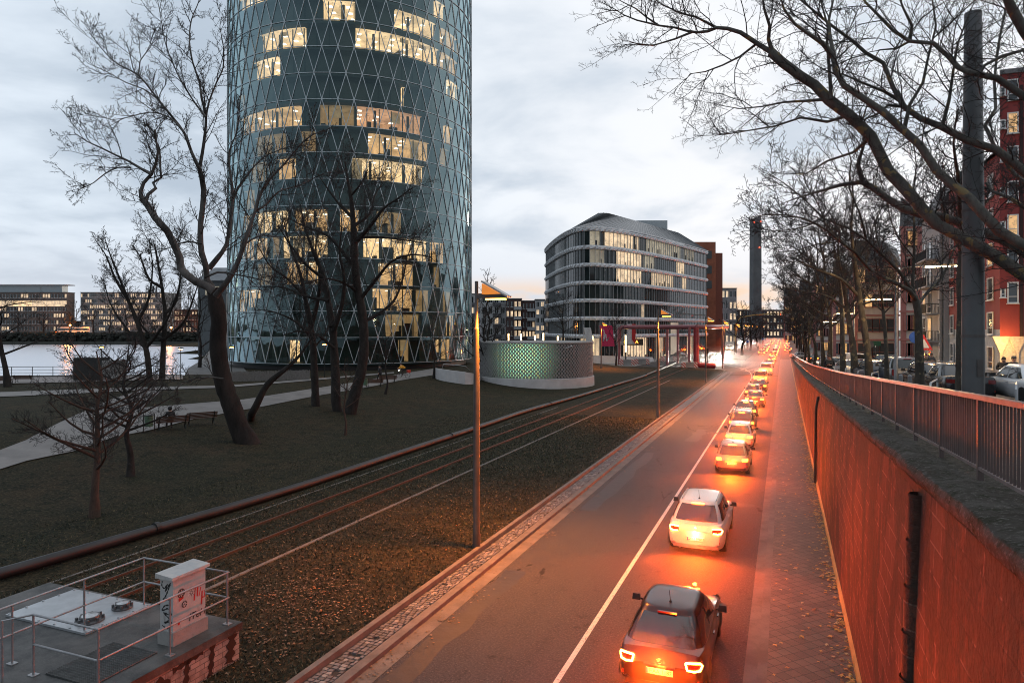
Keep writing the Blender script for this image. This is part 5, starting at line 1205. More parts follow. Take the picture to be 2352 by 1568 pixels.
PS = prm([dict(per_m=5.5, len=1.0, r=.012, u0=.08, up=.05, k=3, m=5, wob=.14, fwd=.5), dict(n=8, len=.45, r=.006, u0=.2, up=.1, k=3, m=4, wob=.14), dict(n=3, len=.42, r=.004, u0=.2, k=3, m=3)], .0042)
PF = prm([dict(per_m=.9, len=2.2, r=.05, u0=.15, up=.3, k=3, m=4, wob=.2), dict(n=7, len=.42, r=.03, u0=.2, up=.2, k=3, m=3, wob=.14)], .022)
YT = 'young bare trees on the park lawn'
auto_tree('young_tree', 'young bare tree with a straight reddish trunk nearest the bridge', gnd(217, 1187, .18), 6.9, .17, 31, PS, B_RED, YT, (-.1, .3), 22, .46, .28, 1.0, .4)
auto_tree('young_tree', 'young bare tree with a dark trunk just behind the reddish one', gnd(300, 1096, .3), 7.0, .17, 32, PS, B_DARK, YT, (-.3, .2), 20, .44, .34, 1.0, .4)
auto_tree('young_tree', 'thin sapling in front of the touching dark pair', gnd(793, 1003, .18), 5.8, .09, 33, PS, B_RED, YT, (0, 0), 9, .26, .35, .8, .7)
auto_tree('young_tree', 'thin young tree beside the benches by the tower', drape(885, 905), 7, .11, 34, PM, B_DARK, YT, (0, 0), 10, .3, .35, .8, .7)
auto_tree('young_tree', 'slim bare tree at the tip of the low white ramp wall', drape(996, 868), 8, .14, 35, PM, B_DARK, YT, (-.2, 0), 11, .34, .3, .9, .6)
auto_tree('young_tree', 'bare round headed tree in front of the brick pavilion', gnd(1113, 880, .5), 10.5, .26, 36, PM, B_DARK, YT, (0, 0), 17, .55, .22, 1.25, .45)
auto_tree('young_tree', 'tall slender bare tree standing behind the pavilion, against the orange sky', pix(1123, 800, 150), 19.5, .26, 37, PF, B_DARK, YT, (0, 0), 15, .24, .3, .8, 1.6)
auto_tree('young_tree', 'small bare tree by the banners, before the office nose', pix(1293, 790, 118), 9.5, .17, 38, PM, B_DARK, YT, (0, 0), 13, .5, .22, 1.2, .5)
auto_tree('young_tree', 'thin bare tree right of the banners behind the white wall', pix(1415, 839, 128), 12, .16, 39, PM, B_DARK, YT, (0, 0), 13, .3, .35, .9, .9)
RT = 'bare trees by the river path'
auto_tree('bare_tree', 'bare riverside tree with a bent trunk at the left edge by the benches', gnd(18, 890, 1.6), 11, .30, 41, PM, B_DARK, RT, (-1.5, 0), 11, .55, .3, 1.3, .35)
Y = 76
for (p0, ps, sd, l) in (([(345, 898), (342, 850), (335, 800), (315, 740), (295, 690), (275, 640), (255, 590), (240, 545)], None, 42, 'many stemmed bare tree by the river, its left stem fanning over the water'), ([(372, 900), (373, 850), (376, 780), (380, 720), (372, 660), (362, 600), (355, 560)], None, 43, 'many stemmed bare tree by the river, right beside its fanning twin')):
    c = px_path(p0, Y+(sd-42)); rr = [.38, .32, .28, .22, .17, .12, .08, .04][:len(c)]
    br = [wr(px_path(b, Y, Y+dy), .2, .03) for b, dy in (([(p0[3][0], p0[3][1]), (p0[3][0]+25, 690), (p0[3][0]+35, 620), (p0[3][0]+30, 560)], 2), ([(p0[4][0], p0[4][1]), (p0[4][0]-30, 640), (p0[4][0]-50, 590), (p0[4][0]-70, 560)], -2), ([(p0[2][0], p0[2][1]), (p0[2][0]+45, 740), (p0[2][0]+70, 680), (p0[2][0]+85, 630)], -3), ([(p0[2][0], p0[2][1]), (p0[2][0]-40, 760), (p0[2][0]-80, 700), (p0[2][0]-95, 650)], 3))]
    tree('bare_tree', l, list(zip(c[:4], rr[:4])), [list(zip(c[3:], rr[3:]))]+br, 1, B_DARK, prm([dict(per_m=2.2, len=3.0, r=.035, u0=.05, up=.45, k=3, m=5), dict(n=10, len=.45, r=.02, u0=.15, up=.25, k=3, m=4), dict(n=4, len=.4, r=.014, u0=.3, k=3, m=3)], .015), sd, RT)
auto_tree('bare_tree', 'bare tree on the sandy bank between the forked tree and the tower', pix(458, 850, 100), 13, .25, 44, PF, B_DARK, RT, (0, 0), 12, .5, .25, 1.1, .6)
FT = 'bare trees along the far river bank'
frg = random.Random(2)
for i, (px, h) in enumerate(((42, 14), (175, 20), (215, 17), (252, 15), (290, 21), (318, 18), (395, 22), (425, 18), (455, 20), (480, 17), (100, 12), (160, 13))):
    q = pix(px, 765, 382+frg.uniform(-2, 8)); auto_tree('bank_tree', 'dark bare tree on the far river bank before the office blocks', (q.x, q.y, 4.9), h, .4, 60+i, prm([dict(per_m=.6, len=3.2, r=.12, u0=.1, up=.3, k=3, m=4), dict(n=6, len=.45, r=.09, u0=.2, k=3, m=3)], .07), B_DARK, FT, (0, 0), 11, .48, .2, 1.0, .6)
# --- overhanging plane whose trunk stands outside the frame, at the right
def near(L, y0, y1, r0, r1): return wr(px_path(L, y0, y1), r0*(.57 if r0 > .08 else .75), max(.006, r1*.58))
PP = prm([dict(per_m=3.6, len=2.3, r=.013, u0=.06, up=.22, k=4, m=6, wob=.14, lift=-.01), dict(n=10, len=.42, r=.0062, u0=.1, up=.15, k=3, m=5, wob=.14), dict(n=5, len=.42, r=.004, u0=.2, up=.1, k=3, m=4, wob=.14)], .0032)
c = pix(2520, 900, 13.5)
PLB = (c.x, c.y, zc(14)-.1)
NL = [near([(2520, 720), (2420, 670), (2352, 632), (2289, 590), (2239, 562), (2189, 535), (2151, 515), (2114, 475), (2076, 430), (2039, 392), (2001, 313), (1951, 265), (1904, 230), (1871, 195), (1839, 175), (1796, 143), (1771, 120)], 13.5, 14.5, .25, .17),
 near([(1771, 120), (1739, 100), (1701, 75), (1671, 66), (1646, 64), (1626, 72), (1601, 75), (1576, 71), (1551, 64), (1513, 59), (1463, 47), (1433, 35), (1411, 21), (1376, 3)], 14.5, 15, .10, .012),
 near([(1513, 59), (1485, 40), (1460, 20), (1430, 5), (1400, -12)], 15, 14.5, .03, .008), near([(1590, 74), (1550, 90), (1500, 105), (1460, 100), (1435, 92)], 14.8, 14, .035, .008),
 near([(2500, 640), (2420, 610), (2352, 580), (2314, 555), (2264, 535), (2214, 515), (2164, 497), (2114, 492), (2076, 480), (2039, 457), (2014, 437), (1981, 418)], 14.2, 15.5, .22, .12),
 near([(1981, 418), (1970, 380), (1985, 330), (1980, 280), (1995, 230)], 15.5, 15, .10, .02), near([(1981, 418), (1930, 425), (1880, 440), (1830, 455), (1790, 470)], 15.5, 16, .08, .012),
 near([(2480, 640), (2380, 580), (2297, 532), (2259, 492), (2226, 455), (2189, 425), (2151, 392), (2114, 335), (2076, 300), (2026, 255), (1989, 230), (1939, 197), (1919, 162), (1914, 125)], 12.8, 13.5, .2, .09),
 near([(1914, 130), (1890, 100), (1860, 80), (1825, 55), (1800, 20), (1790, -20)], 13.5, 13, .075, .02), near([(1914, 125), (1906, 80), (1904, 45), (1914, 0), (1920, -30)], 13.5, 14, .06, .02),
 near([(2480, 480), (2360, 400), (2290, 345), (2221, 322), (2164, 292), (2114, 272), (2076, 245), (2069, 232), (2051, 200), (2029, 145), (1989, 122), (1959, 95), (1914, 62), (1889, 42), (1839, 0), (1800, -30)], 13, 14.5, .16, .03),
 near([(2076, 245), (2040, 242), (2015, 262), (1985, 275), (1950, 270)], 14, 14, .05, .015), near([(2069, 232), (2030, 210), (1980, 190), (1935, 170), (1900, 165)], 14, 14.5, .06, .015),
 near([(2460, 300), (2350, 220), (2290, 180), (2224, 166), (2201, 155), (2176, 128), (2144, 100), (2089, 95), (2051, 70), (2014, 32), (1989, 7), (1970, -20)], 12.5, 13.5, .13, .03),
 near([(2089, 95), (2095, 60), (2075, 20), (2060, -20)], 13.3, 13, .05, .02), near([(2089, 95), (2060, 112), (2020, 115), (2005, 140), (1975, 155)], 13.3, 13.8, .035, .012),
 near([(1909, 228), (1907, 190), (1904, 150), (1900, 100), (1901, 60), (1890, 20), (1880, -20)], 14.1, 14, .06, .02),
 near([(1775, 122), (1765, 90), (1768, 60), (1755, 20), (1750, -20)], 14.5, 14, .07, .03), near([(1904, 228), (1850, 232), (1800, 235), (1750, 245), (1700, 250), (1640, 240)], 14.2, 15.5, .05, .01),
 near([(1951, 265), (1900, 280), (1840, 270), (1780, 290), (1720, 300), (1660, 310), (1600, 312)], 14.2, 16, .05, .01), near([(2001, 313), (1960, 350), (1900, 370), (1850, 400), (1800, 400)], 14.2, 16, .06, .012), near([(2076, 300), (2090, 240), (2120, 190), (2130, 140), (2150, 60), (2140, -10)], 13.4, 13, .055, .02),
 near([(1739, 100), (1700, 130), (1660, 150), (1620, 165), (1585, 170), (1560, 205)], 14.6, 15.5, .04, .008), near([(1646, 64), (1600, 40), (1560, 30), (1520, 10), (1490, -10)], 15, 14.5, .04, .008), near([(2164, 292), (2180, 230), (2190, 160), (2200, 100), (2230, 20)], 13.6, 13.2, .05, .02)]
NL += [near([(2560, 420), (2440, 200), (2352, 70), (2326, 25), (2311, -10)], 12, 11.5, .2, .12), near([(2470, 500), (2330, 400), (2262, 288), (2287, 250), (2284, 188), (2294, 100), (2310, 20)], 15.5, 16.5, .09, .04), near([(2420, 240), (2352, 115), (2300, 130), (2262, 150), (2240, 190), (2224, 166)], 12.4, 12.8, .06, .03), near([(2470, 560), (2390, 500), (2320, 455), (2280, 440), (2265, 420)], 13, 14, .1, .04)]
tree('plane_tree', 'overhanging plane reaching in from the right edge, thick mottled limbs sweeping across the sky', [(PLB, .5), ((PLB[0], PLB[1], PLB[2]+1.5), .42), (tuple(pix(2520, 720, 13.5)), .38), (tuple(pix(2520, 600, 13.5)), .34), (tuple(pix(2500, 450, 13.2)), .3), (tuple(pix(2470, 280, 12.8)), .24)], NL, 1, bark('near_plane_bark', (0.075, 0.070, 0.064), (0.14, 0.13, 0.115), (0.22, 0.165, 0.085), 3.2), PP, 51, Lscale=.8)  # bark lightened: haze glow on the limbs is put into its colour
# --- row of planes on the upper pavement
PR = 'plane trees in a row behind the railing'
def rowtree(px, t_, label, seed, trunk_px, limbs, rt, P, Ls=1.0, dy=3):
    k_ = (px-CX)/FPX; Y = t_/(UY*k_-UX); s = st((k_*Y, Y))[1]; q = px_path(trunk_px, Y); q[0].z = zc(s)-.12
    rr = [rt*1.25]+[rt*(1-.25*i/(len(q)-1)) for i in range(1, len(q))]
    return tree('plane_tree', label, list(zip(q, rr)), [wr(px_path(L, Y, Y+((j*37) % 7-3)*dy/3), rt*f, .012 if Y < 40 else .02) for j, (L, f) in enumerate(limbs)], 1, B_PLANE, P, seed, PR, Ls)
PQ = prm([dict(per_m=3.0, len=2.1, r=.019, u0=.1, up=.25, k=3, m=5, wob=.2), dict(n=10, len=.45, r=.013, u0=.12, up=.15, k=3, m=4, wob=.14), dict(n=5, len=.42, r=.0085, u0=.2, k=3, m=3)], .0065)
rowtree(2112, 4.5, 'plane with a dark trunk forking low before the pale balcony building', 52, [(2113, 900), (2112, 830), (2110, 760), (2108, 712), (2100, 680)],
 [([(2104, 690), (2089, 667), (2039, 642), (2001, 622), (1964, 580), (1930, 555), (1901, 530), (1840, 500), (1764, 492), (1720, 500)], .62), ([(2098, 670), (2086, 655), (2064, 622), (2026, 585), (1989, 550), (1951, 525), (1889, 500), (1850, 460), (1814, 430), (1764, 397)], .5), ([(2100, 680), (2096, 655), (2099, 592), (2100, 505), (2098, 440), (2105, 380), (2095, 320)], .5), ([(2106, 705), (2114, 692), (2134, 667), (2164, 637), (2189, 580), (2205, 530), (2200, 470)], .5),
  ([(1989, 550), (1975, 490), (1950, 430), (1955, 370), (1940, 320)], .3), ([(1930, 555), (1880, 560), (1830, 575), (1780, 580)], .22), ([(2026, 585), (2010, 520), (2030, 460), (2020, 400)], .25), ([(1889, 500), (1850, 520), (1790, 530), (1740, 525)], .2), ([(2099, 592), (2060, 540), (2040, 480), (2045, 430)], .22), ([(1901, 530), (1880, 470), (1850, 420), (1840, 370)], .2)], .15, PQ)
rowtree(2205, 4.6, 'plane with pale flaking bark directly left of the grey mast', 53, [(2206, 915), (2205, 850), (2206, 780), (2208, 700), (2205, 640), (2212, 560)], [([(2212, 560), (2205, 480), (2200, 400), (2190, 330), (2200, 250)], .7), ([(2210, 580), (2180, 520), (2160, 440), (2165, 380)], .4), ([(2208, 600), (2240, 500), (2290, 440), (2340, 420)], .5)], .12, PQ, .8)
rowtree(2036, 4.6, 'thin plane between the blue estate and the off roader', 54, [(2038, 880), (2036, 820), (2033, 760), (2028, 710)], [([(2028, 710), (2020, 650), (2010, 590), (2005, 530)], .7), ([(2030, 720), (2060, 690), (2090, 640)], .4), ([(2028, 715), (2000, 690), (1980, 650), (1970, 600)], .4)], .10, PQ, .9)
rowtree(1995, 4.4, 'plane with a pale mottled leaning trunk left of the thin one', 55, [(1998, 868), (1994, 820), (1986, 760), (1976, 700), (1968, 640)], [([(1968, 640), (1960, 580), (1955, 520), (1960, 450), (1950, 390)], .7), ([(1972, 680), (1930, 640), (1880, 620), (1830, 600), (1780, 610)], .5), ([(1968, 650), (1990, 600), (2000, 540), (2020, 480)], .4), ([(1960, 580), (1920, 540), (1880, 500), (1840, 490)], .4), ([(1976, 700), (2010, 690), (2040, 660), (2060, 620)], .3)], .20, PQ, 1.2)
rowtree(1962, 4.4, 'plane with a dark crooked trunk, fifth from the mast', 56, [(1964, 852), (1960, 800), (1952, 750), (1945, 700)], [([(1945, 700), (1935, 640), (1925, 580), (1930, 520)], .7), ([(1950, 740), (1975, 710), (1985, 660)], .4), ([(1946, 710), (1900, 680), (1850, 670), (1800, 660)], .45), ([(1940, 660), (1960, 600), (1970, 540)], .35)], .21, PQ, 1.3)
rowtree(1936, 4.4, 'straight plane behind the crooked one', 57, [(1937, 840), (1935, 790), (1934, 730), (1932, 680)], [([(1932, 680), (1925, 620), (1915, 560), (1910, 500)], .7), ([(1934, 710), (1900, 670), (1870, 620), (1840, 560)], .5), ([(1933, 690), (1950, 640), (1960, 580)], .35)], .20, PQ, 1.3)
PX = prm([dict(per_m=1.8, len=2.6, r=.045, u0=.1, up=.3, k=3, m=5), dict(n=11, len=.45, r=.022, u0=.12, up=.2, k=3, m=4), dict(n=4, len=.4, r=.018, u0=.2, k=3, m=3)], .014)
for i, (px, tp_px) in enumerate(((1905, 640), (1893, 640), (1872, 660), (1860, 640), (1850, 650), (1842, 640), (1836, 650))):
    k_ = (px-CX)/FPX; Yq = 4.2/(UY*k_-UX); Yq = min(Yq, 175)
    q = pix(px, 800, Yq); tt, s = st(q); q.z = zc(s)-.1; h = EYE+(HY-(tp_px-190))/FPX*Yq-q.z
    auto_tree('plane_tree', ('plane trunk next after the six nearest the mast', 'plane leaning over the far parked cars', 'red lit plane near the middle of the row', 'plane just before the end of the railing', 'plane at the end of the railing, glowing red', 'plane behind the white car turning out', 'farthest plane of the row that can be told apart')[i], q, min(h, 17), .24, 70+i, PX, B_PLANE, PR, (-1.5, -1), 12, .52, .28, 1.1, .55)
AV = 'bare trees along the far avenue'
for i in range(16):
    s = 195+i*17; auto_tree('avenue_tree', 'dark bare tree of the far avenue above the jammed cars', rw(5.5+frg.uniform(-1, 1) if i % 3 else -10.5, s, 0), frg.uniform(13, 17), .35, 120+i, prm([dict(per_m=.8, len=3.2, r=.09, u0=.1, up=.3, k=3, m=4), dict(n=7, len=.45, r=.06, u0=.2, k=3, m=3)], .04), B_DARK, AV, (0, 0), 11, .55, .25, 1.0, .5)
# ================================================================ PUMP HOUSE WITH CABINET (bottom left)
ph = thing('pump_house', 'low concrete pump house with a graffiti covered pale brick side beside the lawn', 'building', (0, 0, 0), RZ)
def block_brick():
    m = NM('pale_block'); v = m.n('ShaderNodeSeparateXYZ', {0: m.obj()}).outputs; c = m.n('ShaderNodeCombineXYZ', {0: m.math('ADD', v[1], v[0]), 1: v[2]}).outputs[0]
    b = m.n('ShaderNodeTexBrick', {'Vector': c, 'Color1': (0.24, 0.20, 0.18), 'Color2': (0.32, 0.27, 0.24), 'Mortar': (0.10, 0.085, 0.075), 'Scale': 1.0, 'Mortar Size': .008, 'Brick Width': .24, 'Row Height': .11})
    return m.bsdf(m.mix(m.ramp(m.noise(4, 5), .45, .7), b.outputs[0], (0.12, 0.10, 0.09)), .8, normal=m.bump(m.math('SUBTRACT', 1.0, b.outputs['Fac']), .4, .01))
m = MB(); m.bx(-17.2, -11.05, 5.0, 11.65, 0, .84); m.build('wall', block_brick(), ph)
def roof_mat():
    m = NM('pump_roof'); f = m.noise(.9, 6, .7); g = m.noise(30, 4, .7); c = m.mix(m.ramp(f, .38, .62), (0.018, 0.019, 0.020), (0.085, 0.083, 0.080)); c = m.mix(m.math('MULTIPLY', m.ramp(g, .55, .75), .4), c, (.22, .21, .2)); return m.bsdf(c, .55, 0, .4, m.bump(g, .3, .01))
m = MB(); m.bx(-17.25, -11.0, 4.95, 11.7, .84, 1.0); m.build('roof_slab', roof_mat(), ph)
STEEL = plain('galvanised_plate', (0.40, 0.42, 0.44), .38, .6, .12, 3); GALV = plain('galvanised_tube', (0.30, 0.30, 0.31), .4, .6, .2, 8)
m = MB(); m.bx(-16.1, -13.55, 9.95, 11.55, 1.004, 1.05)
for t, s in [(-16.05+i*.49, y) for i in range(6) for y in (10.0, 11.5)]+[(x, 10.0+j*.375) for x in (-16.05, -13.6) for j in range(1, 4)]: m.lathe([(.025, 0), (.025, .02)], (t, s, 1.05), 6)
m.build('hatch_plate', STEEL, ph)
for t, s, r in ((-14.05, 10.42, .2), (-14.0, 11.17, .15)):
    m = MB(); m.lathe([(r*1.45, 0), (r*1.45, .03), (r, .05), (r, .11), (r*.98, .12)], (t, s, 1.05), 20)
    for j in range(8): a = j*.785; m.lathe([(.03, 0), (.03, .07)], (t+r*1.25*math.cos(a), s+r*1.25*math.sin(a), 1.08), 6)
    o = m.build('porthole', plain('flange', (.11, .11, .115), .5, .5), ph, smooth='auto'); m = MB(); m.lathe([(r*.92, .118), (0.01, .135)], (t, s, 1.05), 20); m.build('glass_lid', plain('lid_glass', (.42, .45, .47), .15, .2), o)
m = MB(); m.bx(-12.72, -11.5, 8.55, 9.95, 1.002, 1.006); g = m.build('grating', plain('grate_shade', (.02, .022, .022), .8), ph); m = MB()  # dark sheet on the slab; shade below the bars put into its colour
for i in range(35): m.bx(-12.7+i*.035, -12.692+i*.035, 8.56, 9.94, 1.006, 1.03)
for i in range(20): m.bx(-12.71, -11.51, 8.57+i*.071, 8.576+i*.071, 1.006, 1.026)
m.build('grating_bars', plain('grate_bar', (.14, .145, .145), .5, .5), g)
hr = thing('hand_rail', 'galvanised tube handrail round the pump house roof', 'railing', (0, 0, 0), RZ)
pts = {'a': (-13.72, 11.5), 'b': (-11.2, 11.5), 'c': (-11.2, 8.46), 'd': (-12.9, 8.46), 'e': (-13.72, 8.6)}
for p in ((-13.72, 11.5), (-11.22, 11.48), (-11.2, 9.97), (-11.2, 8.46), (-12.9, 8.46), (-13.72, 8.6), (-13.72, 10.05)):
    m = MB(); m.tube([(p[0], p[1], 1.0), (p[0], p[1], 2.12)], .021, 8); m.box((p[0], p[1], 1.008), (.17, .13, .016)); m.build('post', GALV, hr, smooth='auto')
for z in (2.12, 1.57):
    m = MB(); m.tube([(-13.72, 6.2, z), (-13.72, 8.6, z), (-13.72, 10.05, z), (-13.72, 11.5, z), (-12.4, 11.5, z), (-11.2, 11.5, z), (-11.2, 9.97, z), (-11.2, 8.46, z), (-12.9, 8.46, z)], .021, 8); m.build('rail', GALV, hr, smooth='auto')
m = MB(); m.tube([(-13.2, 8.1, 1.0), (-13.2, 8.1, 2.1), (-12.9, 8.46, 2.12)], .021, 8); m.build('post', GALV, hr)
def cab_mat():
    m = NM('cabinet_paint'); f = m.noise(2.2, 6, .7); g = m.noise(7, 4, .7, stretch=(1, 1, .3)); c = m.mix(m.ramp(f, .4, .6), (0.46, 0.44, 0.42), (0.36, 0.37, 0.38)); c = m.mix(m.math('MULTIPLY', m.ramp(g, .58, .7), .6), c, (.2, .17, .15)); return m.bsdf(c, .5, 0, .4)
cb = thing('switch_cabinet', 'pale switch cabinet covered with stickers and graffiti on the pump house roof', 'cabinet', (0, 0, 0), RZ)
m = MB(); m.bx(-11.84, -11.41, 10.24, 11.13, 1.0, 1.28); m.build('plinth', CONC, cb); m = MB(); m.bx(-11.8, -11.45, 10.27, 11.1, 1.28, 2.34); m.build('body', cab_mat(), cb)
m = MB(); m.extr([(-11.86, 10.2, 2.34), (-11.39, 10.2, 2.34), (-11.39, 10.2, 2.40), (-11.86, 10.2, 2.44)], (0, .97, 0)); m.build('lid', cab_mat(), cb)
GRB = plain('graffiti_black', (.008, .008, .009), .6, 0, .1); GRR = plain('graffiti_red', (.45, .02, .02), .5, 0, .1); STK = plain('sticker_dark', (.02, .03, .032), .5); STW = plain('sticker_white', (.5, .5, .5), .5)
def ribbon(m, pts, w, fn, dz=0.0):
    """paint stroke on a plane; fn maps (u, v) to 3-D"""
    pts = [Vector(p) for p in pts]; rows = []
    for i, p in enumerate(pts):
        d = (pts[min(i+1, len(pts)-1)]-pts[max(i-1, 0)]); d = d.normalized() if d.length else Vector((1, 0)); n = Vector((-d.y, d.x))*w*(.7+.3*math.sin(i*1.7+1)); rows.append([fn(*(p-n)), fn(*(p+n))])
    m.sheet(rows)
fF = lambda u, v: (-11.446, 10.27+u, 1.28+v); fS = lambda u, v: (-11.8+u, 10.267, 1.28+v)    # road side / narrow side
m = MB(); crv = refine([(p[0], p[1], 0) for p in ((.06, 1.0), (.05, .9), (.12, .86), (.2, .95), (.14, .8), (.28, .98), (.16, .72), (.08, .62), (.2, .66), (.28, .56), (.12, .5), (.06, .4), (.22, .46), (.3, .34), (.1, .36), (.25, .25), (.12, .16), (.3, .2), (.2, .06), (.06, .1))], .02, np.random.default_rng(1))
ribbon(m, [(p[0], p[1]) for p in crv], .019, fS); m.build('graffiti', GRB, cb)
m = MB()
for L in (((.44, .72), (.62, .72)), ((.55, .72), (.53, .45)), ((.62, .7), (.61, .52), (.66, .5), (.7, .68)), ((.72, .3), (.74, .58), (.81, .56), (.8, .44), (.73, .44))): ribbon(m, L, .022, fF)
m.build('graffiti', GRR, cb); text('graffiti', 'ITeH', .21, GRB, cb, (-11.443, 10.87, 1.42), (R(90), 0, R(90)), .001, shear=.2)
for u, v, r, a, b in ((.2, .72, .095, STK, STW), (.46, .64, .095, STW, STK), (.28, .47, .07, STK, STW)):
    m = MB(); m.add([fF(u, v)]+[fF(u+r*math.cos(k*.393), v+r*math.sin(k*.393)) for k in range(16)], [(0, 1+k, 1+(k+1) % 16) for k in range(16)]); s_ = m.build('sticker', a, cb); m = MB()
    for k in range(8): th = k*.785; ribbon(m, [(u+.2*r*math.cos(th), v+.2*r*math.sin(th)), (u+.8*r*math.cos(th), v+.8*r*math.sin(th))], .006, lambda x, y: (-11.444, 10.27+x, 1.28+y))
    m.build('sticker_print', b, s_)
m = MB(); m.quad(fF(.14, .56), fF(.26, .60), fF(.25, .67), fF(.13, .63)); m.build('sticker', GRR, cb); m = MB(); m.add([fF(.14, .12)]+[fF(.14+.03*math.cos(k*.785), .12+.03*math.sin(k*.785)) for k in range(8)], [(0, 1+k, 1+(k+1) % 8) for k in range(8)]); m.build('sticker', GRR, cb)
m = MB(); fB = lambda u, v: (-11.044, 8.4+u, v)
for L, w in (((( .0, .1), (.15, .5), (.35, .25), (.5, .6), (.62, .1)), .07), (((.85, .02), (.95, .50), (1.2, .68), (1.42, .45), (1.40, .02)), .10), (((1.85, .82), (1.80, .05)), .09), (((1.5, .74), (2.25, .80)), .07), (((2.5, .82), (2.42, .08)), .09), (((2.45, .1), (2.8, .08)), .07), (((3.05, .82), (2.95, .25)), .16)): ribbon(m, refine([(*p, 0) for p in L], .05, np.random.default_rng(1))[:, :2], w, fB)
m.build('graffiti', GRB, ph)
m = MB(); m.bx(-10.9, -9.6, 9.9, 10.1, .18, .3); tag(m.build('timber_beam', plain('raw_timber', (.34, .25, .13), .7), rz=RZ), 'short raw timber beam lying in the grass beside the pump house', 'beam')
# ================================================================ PIPE ON THE LAWN
def pipe_mat():
    m = NM('black_pipe'); g = m.noise(3, 4, .6, stretch=(1, .2, 1)); return m.bsdf(m.mix(m.ramp(g, .4, .7), (.007, .008, .009), (.02, .022, .024)), .5, 0, .45)
rgp = np.random.default_rng(6); pp = refine([(-21.3, 8, .42), (-20.6, 16, .42), (-20.1, 24, .40), (-20.2, 34, .40), (-20.35, 46, .40), (-20.5, 55, .40), (-19.9, 70, .40), (-19.6, 86, .40), (-19.3, 98, .40), (-19.6, 108, .40), (-20.2, 128, .4), (-21.2, 150, .35)], 1.5, rgp)
m = MB(); m.tube([tuple(p-np.array([0, 0, .035])) for p in pp], .175, 14); o = m.build('pipeline', pipe_mat(), smooth=True, rz=RZ); tag(o, 'long black pipe lying on the lawn along the tram track', 'pipe')
m = MB()
for i in range(6, len(pp)-4, 14): m.tube([tuple(pp[i]), tuple(pp[i+1]*.12+pp[i]*.88)], .2, 14)
j_ = m.build('joint_ring', pipe_mat(), o)
# pink construction pipes on stilts
PINK = plain('pink_pipe', (.27, .085, .095), .4, .1, .2, 1.5); RED_ = plain('red_pipe', (.30, .035, .04), .4, .1, .2, 1.5)
gp = thing('pipe_bridge', 'pink construction pipe carried on tall stilts over the tram track', 'pipe bridge', (0, 0, 0))
A, B, C_ = pix(1438, 751, 140), pix(1599, 751, 128), pix(1588, 751, 150); r_ = .42
m = MB(); m.tube([(A.x-1.4, A.y, A.z-3.0), (A.x-1.4, A.y, A.z-.5), (A.x-.9, A.y, A.z), (A.x, A.y, A.z), (B.x, B.y, B.z)], r_, 10); m.build('pipe', PINK, gp, smooth='auto')
m = MB(); m.tube([(B.x, B.y, B.z), (B.x+12.8, B.y+22, B.z+.1)], r_, 10); m.build('pipe', PINK, gp, smooth=True)
m = MB(); m.tube([(B.x, B.y, B.z-.1), (B.x, B.y, 1.3), (B.x+.5, B.y-.4, .6), (B.x+3.3, B.y-1, .5)], .5, 12); m.build('pipe', RED_, gp, smooth='auto')
for q, z0 in ((Vector((A.x-1.4, A.y, 0)), .1), (Vector((A.x+8, A.y-2, 0)), .1), (Vector((B.x-1.3, B.y, 0)), .1), (A.lerp(B, .82)+Vector((2, 12, 0)), .1), (Vector((B.x+10.5, B.y+18, 0)), .1)):
    m = MB(); m.tube([(q.x, q.y, z0), (q.x, q.y, A.z)], .26, 8); m.build('stilt', PINK, gp, smooth='auto')
def striped():
    m = NM('warning_stripes'); v = m.n('ShaderNodeSeparateXYZ', {0: m.obj()}).outputs; f = m.math('FRACT', m.math('MULTIPLY', m.math('ADD', v[0], v[2]), 1.9)); return m.bsdf(m.mix(m.math('GREATER_THAN', f, .5), (.55, .53, .5), (.45, .03, .02)), .5)
STRIPE = striped()
for px, y, Y, w_ in ((1440, 800, 138, 3.0), (1474, 792, 142, 3.0), (1535, 787, 155, 3.4), (1583, 806, 127, 2.8)):
    q = pix(px, y, Y); b = thing('barrier_block', {1440: 'concrete barrier block with red striped ends under the left pink stilt', 1474: 'concrete barrier block beside the second pink stilt', 1535: 'distant striped barrier block in front of the office entrance', 1583: 'red striped barrier block at the foot of the red downpipe'}[px], 'barrier', (q.x, q.y, .08), 0, 'striped concrete barrier blocks'); m = MB(); m.box((0, 0, .55), (w_*.55, 1.1, 1.1), taper=.9); m.build('block', CONC, b)
    for sx in (-1, 1): m = MB(); m.box((sx*w_*.38, 0, .55), (w_*.24, 1.1, 1.1), taper=.95); m.build('striped_panel', STRIPE, b)
brn = random.Random(3)
for i in range(17):
    px = 1395+i*14.5; q = gnd(px, 818-.25*i+brn.uniform(-1, 1), .1); m = MB(); m.lathe([(.06, 0), (.06, .95), (.03, 1.0)], k=8); tag(m.build('bollard', POLE, loc=(q.x, q.y, .08)), 'dark steel bollard in the row edging the plaza before the office', 'bollard', 'bollards edging the plaza')
for i, (px, py) in enumerate(((1722, 803), (1728, 801), (1735, 799), (1741, 797), (1748, 795))):
    q = gnd(px, py, .1); m = MB(); m.lathe([(.06, 0), (.06, 1.2)], k=8); tag(m.build('bollard', plain('bollard_white', (.5, .5, .48), .5), loc=q), 'pale bollard in the short row on the grass median', 'bollard', 'pale bollards on the median')
